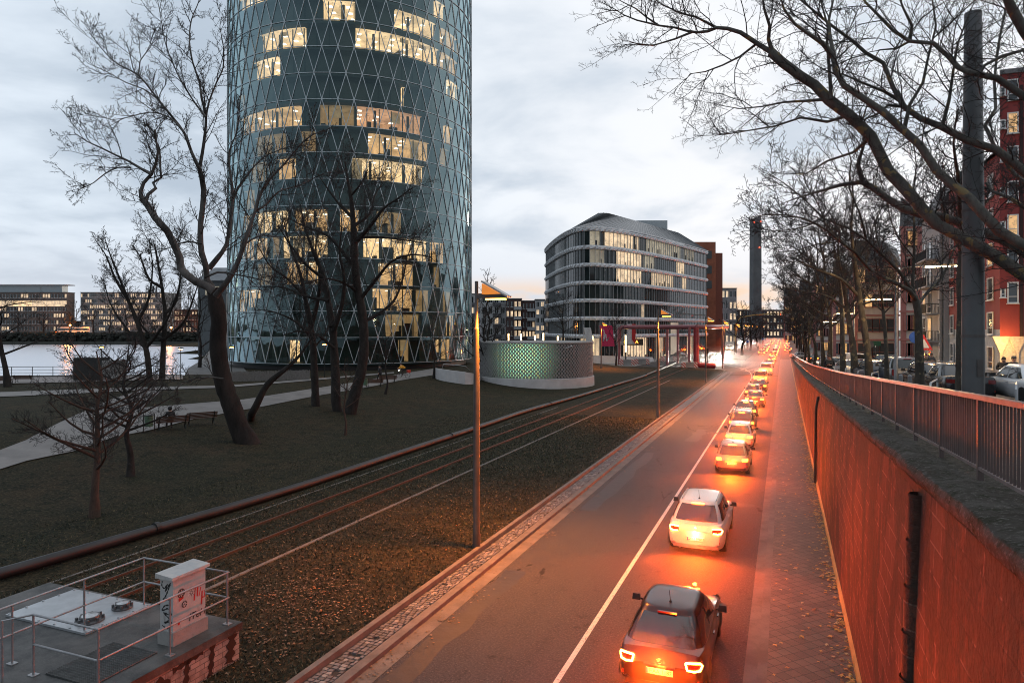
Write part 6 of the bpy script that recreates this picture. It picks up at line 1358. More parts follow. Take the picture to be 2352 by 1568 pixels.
for px, py, l in ((1717, 806, 'striped keep left beacon at the tip of the grass median'), (1752, 796, 'smaller striped beacon farther along the median')):
    q = gnd(px, py, .1); b = thing('traffic_beacon', l, 'traffic sign', q); m = MB(); m.bx(-.3, .3, -.06, .06, .6, 2.6); m.build('striped_board', STRIPE, b); m = MB(); m.lathe([(.05, 0), (.05, .6)], k=8); m.build('post', POLE, b); m = MB(); m.lathe([(.42, -.02), (.42, .02)], k=16); d = m.build('sign_disc', plain('sign_blue', (.03, .09, .35), .4), b); d.location = (0, 0, 3.1); d.rotation_euler.x = R(90)
# gantry arm with signals at the junction
gt = thing('traffic_signal', 'tall yellow lit mast arm with traffic signals across the avenue', 'traffic signal', pix(1690, 803, 215), 0); gt.location.z = 0; m = MB(); m.tube([(0, 0, 0), (0, 0, 9), (1.5, 0, 11), (6, 0, 11.8), (28, 0, 13)], .14, 8); m.build('mast', plain('yellow_mast', (.4, .27, .05), .5), gt, smooth='auto')
for x in (14, 24): m = MB(); m.bx(x-.25, x+.25, -.2, .2, 11, 12.1); h_ = m.build('signal_head', BLK, gt); m = MB(); m.ball((x, -.22, 11.85), .14, 8, 5); m.build('red_lamp', glow('signal_red', (1, .06, .02), 14), h_)
for px, py, Y, l in ((1583, 792, 130, 'small traffic signal by the tram track left of the third lamp'), (1625, 800, 134, 'grey signal box post standing at the rounded lawn end')):
    q = pix(px, py, Y); b = thing('traffic_signal', l, 'traffic signal', (q.x, q.y, .1), 0); m = MB(); m.lathe([(.07, 0), (.07, 3.0)], k=8); m.build('post', POLE, b); m = MB(); m.bx(-.16, .16, -.14, .14, 2.4, 3.4); m.build('signal_head', BLK, b)
# ================================================================ PAVILION AND LOW WHITE WALLS
pv = thing('brick_pavilion', 'round perforated brick pavilion glowing green inside, on a white concrete plinth', 'pavilion', (0, 0, 0))
pc = Vector((3.1, 89.0)); pr_ = 7.35; z0p, z1p = 1.45, 5.75; GZ = .25
def pvb(): 
    m = NM('lattice_brick'); f = m.noise(5, 3); return m.bsdf(m.mix(m.ramp(f, .3, .7), (.15, .15, .15), (.26, .255, .25)), .7)
m = MB(); nb = 108; rows = 18; bh = (z1p-z0p)/rows; frnt = math.atan2(-pc.y, -pc.x)
for r in range(rows):
    for j in range(nb):
        a = 2*math.pi*(j+.5*(r % 2))/nb
        da = (a-frnt+math.pi) % (2*math.pi)-math.pi
        if abs(da) > 2.0: continue
        m.box((pc.x+pr_*math.cos(a), pc.y+pr_*math.sin(a), z0p+bh*(r+.5)), (.14, .275, bh*.93), a)
m.build('brick_lattice', pvb(), pv)
def green_core():
    m = NM('green_glow'); v = m.n('ShaderNodeSeparateXYZ', {0: m.obj()}).outputs
    d = m.n('ShaderNodeVectorMath', {0: m.obj(), 1: (.9, 82.8, 3.9)}, operation='DISTANCE').outputs['Value']; f = m.ramp(d, 5.2, 0.8); n_ = m.noise(3.5, 3)
    c = m.mix(m.ramp(n_, .5, .62), (.26, .60, .38), (.55, .58, .20)); return m.bsdf((.05, .07, .06), .6, em=c, es=m.math('MULTIPLY', m.math('POWER', f, 1.4), 1.9))
m = MB(); m.lathe([(pr_-.5, 1.0), (pr_-.5, 5.7)], (pc.x, pc.y, 0), 64, False); m.build('lit_inner_wall', green_core(), pv)
m = MB(); m.lathe([(.1, z1p+.05), (pr_+.12, z1p+.02), (pr_+.14, z1p-.12), (pr_+.0, z1p-.14)], (pc.x, pc.y, 0), 72, False); m.build('roof_edge', CONC, pv, smooth='auto')
m = MB(); m.lathe([(pr_+.25, -.2), (pr_+.22, 1.35), (pr_-.2, 1.46), (.1, 1.46)], (pc.x, pc.y, 0), 80, False); m.build('plinth', WHITEWALL, pv, smooth='auto')
a = frnt+.55; q = (pc.x+(pr_+.2)*math.cos(a), pc.y+(pr_+.2)*math.sin(a)); m = MB(); m.tube([(q[0], q[1], 5.15), (q[0]+.35, q[1]-.5, 5.35)], .09, 8); m.tube([(q[0]-.6, q[1], 5.1), (q[0]+.1, q[1], 5.1)], .03, 6); m.build('spotlight', plain('spot_white', (.5, .5, .5), .4), pv)
rw_ = thing('ramp_wall', 'low curved white concrete ramp wall sweeping left from the brick pavilion', 'wall', (0, 0, 0)); pl_ = [drape(1000, 866), drape(1010, 872), drape(1040, 878), drape(1080, 882)]; tops = [pix(1000, 845, pl_[0].y), pix(1010, 847, pl_[1].y), pix(1040, 851, pl_[2].y), pix(1080, 856, pl_[3].y)]
e_ = [(pc.x+(pr_+.3)*math.cos(frnt-b), pc.y+(pr_+.3)*math.sin(frnt-b)) for b in (1.15, .8)]
P0 = [Vector((p.x, p.y)) for p in pl_]+[Vector(e_[0])]; Z1 = [t_.z for t_ in tops]+[1.42]; c_ = refine([(p.x, p.y, z) for p, z in zip(P0, Z1)], .6, rgp); m = MB(); rows_ = []
for i, p in enumerate(c_):
    d = unit(c_[min(i+1, len(c_)-1)]-c_[max(i-1, 0)]); n_ = np.array([-d[1], d[0]])*.16; rows_.append([(p[0]-n_[0], p[1]-n_[1], -.3), (p[0]-n_[0], p[1]-n_[1], p[2]), (p[0]+n_[0], p[1]+n_[1], p[2]), (p[0]+n_[0], p[1]+n_[1], -.3)])
m.sheet(rows_); m.build('wall', WHITEWALL, rw_); m = MB(); m.tube([(tops[0].x+.6, tops[0].y+1.2, tops[0].z-.4), (tops[0].x+.9, tops[0].y+1.2, tops[0].z+.45), (tops[0].x+3.6, tops[0].y+1.0, tops[0].z+.2), (tops[0].x+4.2, tops[0].y+1, tops[0].z-.3)], .04, 6); m.build('handrail', STEEL, rw_, smooth=True); m = MB(); m.tube([(-3.6, 86.6, 1.5), (-2.2, 84.2, 1.9), (-1.5, 83.3, 1.5)], .04, 6); m.build('handrail', STEEL, rw_)
a, b = gnd(1346, 834, .3), gnd(1504, 829, .2); m = MB(); m.add([(a.x, a.y, -.2), (b.x, b.y, -.2), (b.x-.4, b.y+.4, 1.05), (a.x, a.y+.4, 1.95), (a.x, a.y+1, -.2), (b.x, b.y+1, -.2), (b.x-.4, b.y+.8, 1.05), (a.x, a.y+.8, 1.95)], ((0, 1, 2, 3), (3, 2, 6, 7), (5, 4, 7, 6), (4, 0, 3, 7), (1, 5, 6, 2))); tag(m.build('planter_wall', WHITEWALL), 'long low white concrete wall with a sloping end right of the pavilion', 'wall')
# banners
def banner(px, ytop, ybot, Y, label, mat, w_, body=None, tilt=0.0, em=None):
    a, b = pix(px, ytop, Y), pix(px, ybot, Y); o = thing('banner', label, 'banner', (a.x, Y, 0), 0, 'banners on poles before the office'); m = MB(); m.tube([(0, 0, .1), (0, 0, a.z+.6)], .05, 8); m.build('pole', STEEL, o)
    m = MB(); m.sheet([[(.08+w_*f+tilt*g, .12*math.sin(f*5+g*3), lerp(a.z, b.z, g)) for f in np.linspace(0, 1, 7)] for g in np.linspace(0, 1, 8)]); c = m.build('cloth', mat, o, smooth=True)
    return o, a, b, c
o, a, b, c = banner(1376, 747, 795, 139, 'pink banner with a white handwriting swirl', plain('cloth_pink', (.55, .03, .10), .8), 2.6, tilt=.5); m = MB(); ribbon(m, refine([(*p, 0) for p in ((.6, -.8), (.9, -1.4), (.75, -3.2), (1.2, -1.8), (1.4, -3.1), (1.9, -2.4), (1.6, -2.9))], .1, rgp)[:, :2], .13, lambda u, v: (.1+u, -.22, a.z+v)); m.build('swirl', plain('cloth_white', (.6, .6, .6), .8), c)
banner(1413, 744, 792, 141, 'grey white banner between the pink and the red one', plain('cloth_grey', (.32, .33, .32), .8), 1.7); text('banner_text', 'Westhafen Pier', .45, plain('banner_ink', (.10, .10, .11), .7), [q for q in bpy.data.objects if q.get('label', '').startswith('grey white')][0], (.95, -.2, pix(1413, 768, 141).z), (R(90), R(90), 0), .01)
o, a, b, c = banner(1440, 744, 790, 142, 'white and red banner nearest the office entrance', plain('cloth_white', (.6, .6, .6), .8), 1.7); m = MB(); m.quad((1.0, -.2, a.z), (1.75, -.2, a.z), (1.75, -.2, b.z), (1.0, -.2, b.z+1)); m.build('red_stripe', plain('cloth_red', (.5, .03, .03), .8), c)
o, a, b, c = banner(1340, 752, 790, 137, 'pale white flag curling left of the pink banner', plain('cloth_white', (.6, .6, .6), .8), 1.4, tilt=.6)
q = pix(1518, 747+8, 148); sg = thing('restaurant_sign', 'small orange glowing restaurant sign on the office ground floor', 'sign', (pix(1518, 760, 148).x, 148.5, 0)); a = pix(1516, 782, 148); text('sign_text', 'L\'OSTERIA', 1.0, glow('sign_orange', (1, .35, .05), 5), sg, (pix(1514, 762, 148).x-sg.location.x-8, -1.2, a.z-.3), (R(90), 0, R(0)), .03); m = MB(); m.bx(-11, -5, -1.15, -1.05, a.z-1.0, a.z+.4); m.build('board', plain('sign_board', (.03, .02, .015), .6), sg)
sg.location.x = pix(1456+15, 0, 148).x+5.5; sg.location.y = 148.5
m = MB()
# ================================================================ BENCHES, BINS, RIVER RAIL, FENCE
WOOD = plain('bench_wood', (.075, .035, .02), .6, 0, .3, 5); IRON = plain('cast_iron', (.02, .024, .022), .5, .5)
def bench_at(loc, rz, label):
    b = thing('park_bench', label, 'bench', loc, rz, 'wooden park benches')
    m = MB()
    for i in range(5): m.bx(-.95, .95, -.22+i*.095, -.14+i*.095, .43, .46)
    m.build('seat', WOOD, b); m = MB()
    for i in range(4): m.box((0, .27+.035*i, .53+i*.095), (1.9, .025, .08), rx=-.3)
    m.build('backrest', WOOD, b)
    for x in (-.75, .75): m = MB(); m.tube([(x, -.25, 0), (x, -.16, .22), (x, -.22, .42), (x, .2, .42), (x, .3, .55), (x, .42, .88)], .03, 6); m.tube([(x, .2, .42), (x, .12, .22), (x, .34, 0)], .03, 6); m.tube([(x, -.22, .44), (x, -.2, .62), (x, .3, .62)], .022, 6); m.build('leg', IRON, b, smooth='auto')
    return b
for px, py, rz, l in ((395, 985, .62+math.pi, 'park bench with a seated dark figure beside the path'), (462, 975, .62+math.pi, 'empty park bench right beside the occupied one'), (858, 889, .35+math.pi, 'bench left of the thin young tree near the tower'), (890, 880, .35+math.pi, 'bench right of the thin young tree near the tower'), (56, 880, .1+math.pi, 'riverside bench facing the water, right of the bent tree'), (8, 884, .1+math.pi, 'riverside bench cut by the left picture edge')): bench_at(drape(px, py)+Vector((0, 0, .02)), rz, l)
def bin_at(px, py, label):
    b = thing('litter_bin', label, 'litter bin', drape(px, py), .5, 'litter bins beside the benches')
    for x in (-.3, .3): m = MB(); m.tube([(x, 0, 0), (x, 0, 1.15)], .03, 6); m.build('post', IRON, b)
    m = MB(); m.lathe([(.22, .35), (.25, .95), (.25, 1.0)], k=14); m.build('basket', plain('bin_green', (.07, .13, .08), .6), b, smooth='auto'); m = MB(); m.lathe([(.27, 1.0), (.26, 1.05), (.1, 1.07)], k=14); m.build('lid', IRON, b)
bin_at(342, 992, 'green litter bin between posts at the occupied bench'); bin_at(839, 892, 'litter bin at the left end of the benches near the tower')
rr_ = thing('river_railing', 'thin dark railing along the river quay at the left', 'railing', (0, 0, 0)); pts = [Vector((-90, 76, 0)), Vector((-62, 81.2, 0)), Vector((-41.5, 83.7, 0))]
for a, b in zip(pts[:-1], pts[1:]):
    for z in (2.85, 2.45, 2.1): m = MB(); m.tube([(a.x, a.y, z), (b.x, b.y, z)], .03 if z > 2.8 else .018, 5); m.build('rail', IRON, rr_)
    n = int((b-a).length/2.2)
    for i in range(n): q = a.lerp(b, i/n); m = MB(); m.tube([(q.x, q.y, 1.6), (q.x, q.y, 2.85)], .04, 5); m.build('post', IRON, rr_)
fn = thing('picket_fence', 'rough pale picket fence below the black tower plinth', 'fence', (0, 0, 0)); a, b = drape(520, 877), drape(712, 872); m = MB(); frn2 = random.Random(7); n = 150
for i in range(n): q = a.lerp(b, i/n); z = hground(*st(q)); m.box((q.x, q.y, z+.55), (.06, .03, 1.1+frn2.uniform(-.12, .12)), 0, 0, frn2.uniform(-.06, .06))
m.build('pickets', plain('picket_wood', (.16, .15, .14), .8), fn); m = MB(); m.tube([a+Vector((0, .03, .35)), b+Vector((0, .03, .35))], .015, 4); m.tube([a+Vector((0, .03, .85)), b+Vector((0, .03, .85))], .015, 4); m.build('wire', IRON, fn)
for px, py, l in ((233, 797, 'small orange path lamp on the river quay'), (532, 797, 'orange path lamp right of the many stemmed trees'), (745, 790, 'orange path lamp glimpsed behind the forked tree'), (415, 800, 'orange path lamp among the stems by the sandy bank')):
    px *= 1.0; q = pix(px, py, 80); b = thing('path_lamp', l, 'path lamp', (q.x, q.y, 1.6), 0, 'orange path lamps by the river'); h = q.z-1.6; m = MB(); m.lathe([(.05, 0), (.04, h)], k=8); m.build('post', IRON, b); m = MB(); m.lathe([(.05, h), (.32, h-.02), (.30, h+.08), (.05, h+.16)], k=12); m.build('lamp_shade', IRON, b); m = MB(); m.lathe([(.2, h-.1), (.2, h-.03)], k=10); m.build('lamp_bulb', glow('sodium_tube', SOD, 45), b)
for px, py, l in ((161, 747, 'orange street lamp before the brown far bank offices'), (393, 752, 'orange street lamp before the grey far bank offices'), (800, 0, '')):
    if not l: continue
    q = pix(px, py, 378); b = thing('path_lamp', l, 'street lamp', (q.x, q.y, 5), 0, 'orange path lamps by the river'); h = q.z-5; m = MB(); m.lathe([(.12, 0), (.1, h)], k=6); m.build('post', IRON, b); m = MB(); m.ball((0, 0, h), .55, 8, 6); m.build('lamp_bulb', glow('far_sodium', SOD, 25), b); lamp('lamp_light', 'POINT', (0, -2, h), 9000, (1, .3, .06), b, .4)
hg = MB(); hrn = random.Random(9)
for i in range(900): q = Vector((hrn.uniform(-330, -150), 371+hrn.uniform(-3, 2), 2.2+hrn.uniform(-1.5, 3.2))); hg.box(q, (hrn.uniform(1, 2.6), hrn.uniform(.5, 1.5), hrn.uniform(.6, 1.6)), hrn.uniform(0, 3), hrn.uniform(-.6, .6))
tag(hg.build('embankment_shrubs', plain('shrub_dark', (.018, .021, .016), .9, scale=.4)), 'dark shrubs covering the far embankment', 'shrubs', kind='stuff')
vb = thing('garage_kiosk', 'dark low kiosk with a pale end wall by the river path', 'kiosk', (0, 0, 0)); a, b = drape(188, 872), drape(285, 872); m = MB(); m.bx(a.x, b.x-1.6, a.y-1.5, a.y, 1.6, 4.2); m.build('wall', plain('kiosk_dark', (.02, .022, .022), .7), vb); m = MB(); m.bx(b.x-1.6, b.x+.2, a.y-1.5, a.y, 1.6, 3.9); m.build('end_wall', CONC, vb)
# ================================================================ RIGHT-HAND BUILDINGS
def facade(t, O, d, length, z0, z1, mat, wins, frame_mat, glass, lit=(), litm=None, win_depth=.12, name='window'):
    """wall panel from O along d; wins = [(u, v, w, h)] with real frames"""
    d = Vector(d).normalized(); n = Vector((d.y, -d.x, 0)); f = lambda u, z, o=0.0: (O[0]+d.x*u+n.x*o, O[1]+d.y*u+n.y*o, z)
    for i, (u, v, w_, h_) in enumerate(wins):
        m = MB()
        for (u0, u1, v0, v1) in ((u-.09, u+w_+.09, v-.09, v), (u-.09, u+w_+.09, v+h_, v+h_+.09), (u-.09, u, v, v+h_), (u+w_, u+w_+.09, v, v+h_), (u, u+w_, v+h_*.28, v+h_*.28+.05), ): 
            m.extr([f(u0, v0, .02), f(u1, v0, .02), f(u1, v1, .02), f(u0, v1, .02)], tuple(n*.08))
        m.extr([f(u-.15, v-.15, .02), f(u+w_+.15, v-.15, .02), f(u+w_+.15, v-.09, .02), f(u-.15, v-.09, .02)], tuple(n*.18))
        fr = m.build(name+'', frame_mat, t); m = MB(); m.quad(f(u, v, .03), f(u+w_, v, .03), f(u+w_, v+h_, .03), f(u, v+h_, .03)); m.build('pane', (litm if i in lit else glass), fr)
REDP = plain('red_render', (.22, .034, .032), .8, 0, .15, .6); REDO = plain('red_render_light', (.26, .06, .03), .8, 0, .12, .6); WFR = plain('white_frame', (.55, .55, .55), .5, 0, .1); DRK = plain('recess_dark', (.03, .012, .012), .8)
BGL = NM('building_glass'); BGL = BGL.bsdf(BGL.mix(BGL.noise(.6), (.02, .025, .03), (.06, .07, .08)), .08, 0, .8)
CURT = lit_mat('curtain_lit', (1.0, .55, .2), .9, scale=2)
def street_wall(t, s0, s1, tt, z0, z1, mat, name='wall', depth=12.0):
    """building body in the road frame with its street front at tt"""
    m = MB(); m.prism([tuple(rw(tt, s0)[:2]), tuple(rw(tt+depth, s0)[:2]), tuple(rw(tt+depth, s1)[:2]), tuple(rw(tt, s1)[:2])], z0, z1); return m.build(name, mat, t)
TS = 16.0
def s_at(px, tt=TS):
    k_ = (px-CX)/FPX; Y = tt/(UY*k_-UX); return (Y+tt*UX)/UY, Y
UDIR = (UX, UY, 0); NDIR = (UY, -UX, 0)
# tall red corner house: its front looks down the street towards the bridge
rb2 = thing('apartment_house', 'tall dark red apartment house with white framed windows right of the steel mast', 'building', (0, 0, 0))
sA, Yr = s_at(2297); A0 = rw(TS, sA); gz = zc(sA)+.1; zt = pix(2309, 172, Yr).z; ray = Vector((A0.x, A0.y, 0)).normalized()
B0 = A0+Vector(NDIR)*22; C0 = B0+ray*13; D0 = A0+ray*13; fp = [(p.x, p.y) for p in (A0, B0, C0, D0)]
m = MB(); m.prism(fp, gz+3.3, zt); m.build('wall', REDP, rb2)
m = MB(); m.prism([(p[0]-.1, p[1]-.1) for p in fp], zt, zt+.35); m.build('roof_edge', plain('roof_edge', (.12, .12, .125), .6), rb2)
fu = lambda u, o=0.0: (A0.x+UY*u-UX*o, A0.y-UX*u-UY*o)      # u along the front, o out of it
pxu = lambda px: (lambda k_: (k_*A0.y-A0.x)/(UY+k_*UX))((px-CX)/FPX)
def fbox(u0, u1, o0, o1, z0, z1, name, mat, t): m = MB(); m.prism([fu(u0, o0), fu(u0, o1), fu(u1, o1), fu(u1, o0)], z0, z1); return m.build(name, mat, t)
fbox(pxu(2342), pxu(2350), .005, .06, gz+3.3, zt-1, 'recess', DRK, rb2)  # dark strip on the wall; the shade of a recess put into its colour
W_ = []; li = {3, 8}
for j, py in enumerate((672, 595, 517, 440, 360, 283, 207)):
    zw = pix(0, py, Yr-.3).z; W_ += [(pxu(2316), zw-.75, pxu(2336)-pxu(2316), 1.5), (pxu(2300), zw-.3, .2, .55), (pxu(2362), zw-.75, 1.0, 1.5)]
facade(rb2, (A0.x, A0.y, 0), NDIR, 22, 0, 0, None, W_, WFR, BGL, {15, 6}, CURT)
YEL = lit_mat('yellow_arcade', (1.0, .50, .06), .8, scale=.4); WH2 = plain('white_pier', (.38, .36, .34), .7)
m = MB(); m.prism([fu(.1, -.5), fu(21.9, -.5), (C0.x, C0.y), (D0.x, D0.y)], gz-.4, gz+3.3); m.build('ground_floor', YEL, rb2)
for px0, px1 in ((2297, 2304), (2334, 2341), (2372, 2379)):
    u0, u1 = pxu(px0), pxu(px1); m = MB(); P = lambda u, z: (*fu(u, -.02), z); m.extr([P(u0, gz-.4), P(u1, gz-.4), P(u1, gz+2.0), P(u1+.5, gz+3.3), P(u0-.5, gz+3.3), P(u0, gz+2.0)], (UX*.4, UY*.4, 0)); m.build('pier', WH2, rb2)
u0, u1 = pxu(2307), pxu(2331)
for u in np.linspace(u0, u1, 4): fbox(u-.05, u+.05, -.45, -.3, gz-.4, gz+3.2, 'shop_frame', WFR, rb2)
fbox(u0, u1, -.44, -.32, gz+2.1, gz+2.2, 'shop_frame', WFR, rb2); fbox(pxu(2317), u1, -.48, -.44, gz+.1, gz+3.0, 'shop_pane', plain('shop_dark', (.05, .03, .02), .3), rb2)
q = fu(pxu(2290), 1.3); lamp('arcade_lamp', 'POINT', (q[0], q[1], gz+2.7), 500, (1, .5, .12), rb2, .3)
# lower maroon house along the street, left of the mast
sB = sA+.15; sC, _ = s_at(2179); wg = thing('apartment_house', 'lower dark red house with small white windows between balcony building and mast', 'building', (0, 0, 0)); zt2 = 21.5; gz2 = zc(sC)+.1
street_wall(wg, sB, sC, TS+.02, gz2+4.4, zt2, REDP); street_wall(wg, sB, sC, TS+.05, gz2-.6, gz2+4.4, plain('white_base', (.36, .36, .37), .7), 'ground_floor')
a_, b_, c_, d_ = rw(TS-.3, sB, zt2), rw(TS+5, sB, zt2+4), rw(TS+5, sC, zt2+4), rw(TS-.3, sC, zt2); m = MB(); m.add([a_, d_, c_, b_, rw(TS+12, sC, zt2), rw(TS+12, sB, zt2)], ((0, 1, 2, 3), (3, 2, 4, 5), (1, 4, 2), (0, 3, 5))); m.build('roof', plain('slate_roof', (.05, .052, .056), .6), wg)
W_ = []; L_ = sC-sB; O_ = rw(TS, sC)
for k in range(6): W_ += [(1.0, gz2+1.2+k*2.85, 1.3, 1.7), (4.4, gz2+1.5+k*2.85, .8, 1.1), (7.0, gz2+1.5+k*2.85, .8, 1.1), (L_-3.2, gz2+1.2+k*2.85, 1.5, 1.7)]
facade(wg, (O_.x, O_.y, 0), (-UX, -UY, 0), L_, 0, 0, None, W_, WFR, BGL, {15}, CURT)
# pale balcony building
sD, _ = s_at(2126); bb = thing('apartment_house', 'pale grey building with stacked balconies lit by the tube lamp', 'building', (0, 0, 0)); gz3 = zc(sD)+.1; zt3 = 20.3
street_wall(bb, sC+.05, sD, TS-.4, gz3-.8, zt3, plain('pale_render', (.27, .27, .275), .8, 0, .12, .5))
m = MB(); P = lambda t_, s_, z_: tuple(rw(t_, s_, z_)); m.add([P(TS-.7, sC, zt3), P(TS+12, sC, zt3), P(TS+12, sD, zt3), P(TS-.7, sD, zt3), P(TS+1.2, sC+.8, zt3+3.6), P(TS+10, sC+.8, zt3+3.6), P(TS+10, sD-.8, zt3+3.6), P(TS+1.2, sD-.8, zt3+3.6)], ((0, 1, 5, 4), (1, 2, 6, 5), (2, 3, 7, 6), (3, 0, 4, 7), (4, 5, 6, 7))); m.build('roof', plain('slate_roof', (.05, .052, .056), .6), bb)
W_ = []; O_ = rw(TS-.4, sD); L_ = sD-sC
for k in range(5):
    z = gz3+.6+k*2.95; W_ += [(1.0, z+.9, 1.6, 1.6), (4.0, z+.2, 2.0, 2.2), (L_-2.2, z+.9, 1.4, 1.6)]
    if k: 
        s0_, s1_ = sD-L_*.85, sD-L_*.30; m = MB(); m.prism([tuple(rw(TS-1.8, s0_)[:2]), tuple(rw(TS-.42, s0_)[:2]), tuple(rw(TS-.42, s1_)[:2]), tuple(rw(TS-1.8, s1_)[:2])], z-.16, z); bl = m.build('balcony', plain('balcony_slab', (.3, .3, .3), .7), bb); m = MB()
        m.tube([rw(TS-1.75, s1_, z+1), rw(TS-1.75, s0_, z+1), rw(TS-.5, s0_, z+1)], .035, 5)
        for i in range(int((s1_-s0_)/.16)): q = rw(TS-1.75, s0_+i*.16, z+.5); m.box(q, (.03, .03, 1.0))
        for i in range(10): q = rw(TS-1.75+i*.13, s0_, z+.5); m.box(q, (.03, .03, 1.0))
        m.build('balcony_rail', BLK, bl)
facade(bb, (O_.x, O_.y, 0), (-UX, -UY, 0), L_, 0, 0, None, W_, WFR, BGL, {4, 6}, CURT)
q = rw(TS-.6, sC+.5); m = MB(); m.tube([(q.x, q.y, gz3), (q.x, q.y, zt3)], .16, 8); m.build('downpipe', plain('grey_pole', (.2, .2, .205), .45, .4), bb)
# sandstone tenements
SST = plain('pink_sandstone', (.34, .14, .125), .8, 0, .2, .8); SPALE = plain('pale_sandstone', (.50, .44, .40), .8, 0, .15, .8)
def tenement(label, px0, px1, Y, ytop, floors, bays, seed, stripes=True, lit=.08, wallm=None):
    rn = random.Random(seed); x0, x1 = pix(px0, 0, Y).x, pix(px1, 0, Y).x; s = st((x0, Y))[1]; g = zc(min(s, 178))+.05; zt = pix(0, ytop, Y).z; t = thing('tenement', label, 'building', (0, 0, 0)); fh = (zt-g)/floors
    f_ = (Y+16)/Y; m = MB(); m.prism([(x0, Y), (x1, Y), (x1*f_, Y+16), (x0*f_, Y+16)], g-.3, zt); m.build('wall', wallm or SPALE, t)
    m = MB(); m.add([(x0-.3, Y-.3, zt), (x1+.3, Y-.3, zt), (x1*f_+.3, Y+16, zt), (x0*f_-.3, Y+16, zt), (x0+1.4, Y+2.2, zt+4.4), (x1-1.4, Y+2.2, zt+4.4), (x1*f_-1.4, Y+14, zt+4.4), (x0*f_+1.4, Y+14, zt+4.4)], ((0, 1, 5, 4), (1, 2, 6, 5), (3, 0, 4, 7), (4, 5, 6, 7))); m.build('roof', plain('slate_roof', (.05, .052, .056), .6), t)
    m = MB()
    for f in range(1, floors+1): m.bx(x0-.15, x1+.15, Y-.22, Y+.0, g+f*fh-.25, g+f*fh)
    for x in (x0+.05, x1-.75): m.bx(x, x+.7, Y-.12, Y-.003, g, zt-.3)
    m.build('cornice', SST, t)
    if stripes:
        m = MB()
        for i in range(5): m.bx(x0+.8, x1-.8, Y-.07, Y-.002, g+.3+i*.6, g+.6+i*.6)
        m.build('striped_courses', SST, t)
    W_, li = [], set(); bw = (x1-x0-1.6)/bays
    for f in range(floors):
        for b in range(bays): W_.append((.8+bw*(b+.5)-.55, g+f*fh+.32*fh, 1.1, .5*fh)); (rn.random() < lit) and li.add(len(W_)-1)
    facade(t, (x0, Y-.08, 0), (1, 0, 0), x1-x0, 0, 0, None, W_, SST, BGL, li, CURT); return t
tenement('red sandstone corner tenement with striped ground floor, right of the thin plane', 2068, 2118, 94, 520, 5, 3, 81, True, .2)
tenement('pale tenement with red sandstone cornices and a striped ground floor behind the thin plane', 1958, 2064, 112, 610, 4, 5, 82, True, .12)
tenement('dim sandstone tenement beyond the striped corner house', 1912, 1958, 150, 645, 4, 4, 83, False, .2)
tenement('far tenement glowing at ground level behind the plane row', 1868, 1912, 190, 650, 5, 5, 84, False, .25)
tenement('farthest tenement visible above the end of the railing', 1835, 1868, 260, 668, 5, 6, 85, False, .3)
tenement('grey end house of the street behind the red lit planes', 1800, 1835, 340, 680, 5, 7, 86, False, .3)
# hoops and posts behind the railing
for px, Y, l in ((2145, 22, 'bent steel tube hoop before the black saloon'), (2335, 20.5, 'bent steel tube hoop at the silver saloon'), (2010, 36, 'steel tube hoop between the leaning and the thin plane'), (1978, 42, 'steel tube hoop left of the leaning plane'), (1948, 52, 'steel tube hoop by the crooked plane')):
    q = pix(px, 0, Y); s = st(q)[1]; z = zc(s)-.06; h = thing('tube_hoop', l, 'hoop', (q.x, q.y, z), RZ+1.3, 'steel tube hoops along the kerb'); m = MB(); m.tube([(-1.0, 0, 0), (-1.0, 0, .75), (-.9, 0, .85), (.9, 0, .85), (1.0, 0, .75), (1.0, 0, 0)], .03, 8); m.build('tube', STEEL, h, smooth='auto')
for px, Y in ((2069, 25.5), (2090, 25)): q = pix(px, 0, Y); m = MB(); m.lathe([(.075, 0), (.075, .95), (.03, 1.0)], k=10); tag(m.build('bollard', plain('grey_pole', (.2, .2, .205), .45, .4), loc=(q.x, q.y, zc(st(q)[1])-.06)), 'grey round topped bollard beside the forked plane', 'bollard', 'grey bollards behind the railing')
for px, Y, l, colr in ((2100, 40, 'round blue and red traffic sign beside the forked plane', 'a'), (1999, 70, 'grey backed round sign before the striped house', 'b'), (2012, 74, 'green street name plate on a post', 'c')):
    q = pix(px, 0, Y); z = zc(st(q)[1]); o = thing('road_sign', l, 'sign', (q.x, q.y, z)); m = MB(); m.lathe([(.04, 0), (.04, 3.0)], k=8); m.build('post', POLE, o)
    if colr == 'c': m = MB(); m.bx(-.5, .5, -.08, -.05, 2.7, 3.2); m.build('sign_plate', plain('sign_green', (.03, .12, .07), .5), o)
    else: m = MB(); m.lathe([(.34, -.015), (.34, .015)], k=18); d = m.build('sign_disc', plain('sign_blue', (.03, .09, .35), .4) if colr == 'a' else plain('sign_back', (.12, .12, .12), .5), o); d.location = (0, -.07, 2.8); d.rotation_euler.x = R(90)
q = pix(2108, 0, 38); o = thing('road_sign', 'red bordered warning triangle on the forked plane', 'sign', (pix(2122, 0, 38).x, 38, zc(48))); m = MB(); m.extr([(-.5, 0, 2.2), (.5, 0, 2.2), (0, 0, 3.06)], (0, .02, 0)); m.build('sign_plate', plain('sign_red', (.5, .03, .03), .5), o); m = MB(); m.extr([(-.3, -.01, 2.32), (.3, -.01, 2.32), (0, -.01, 2.83)], (0, .005, 0)); m.build('sign_face', WFR, o); m = MB(); m.lathe([(.04, 0), (.04, 2.9)], (0, .06, 0), 8); m.build('post', POLE, o)
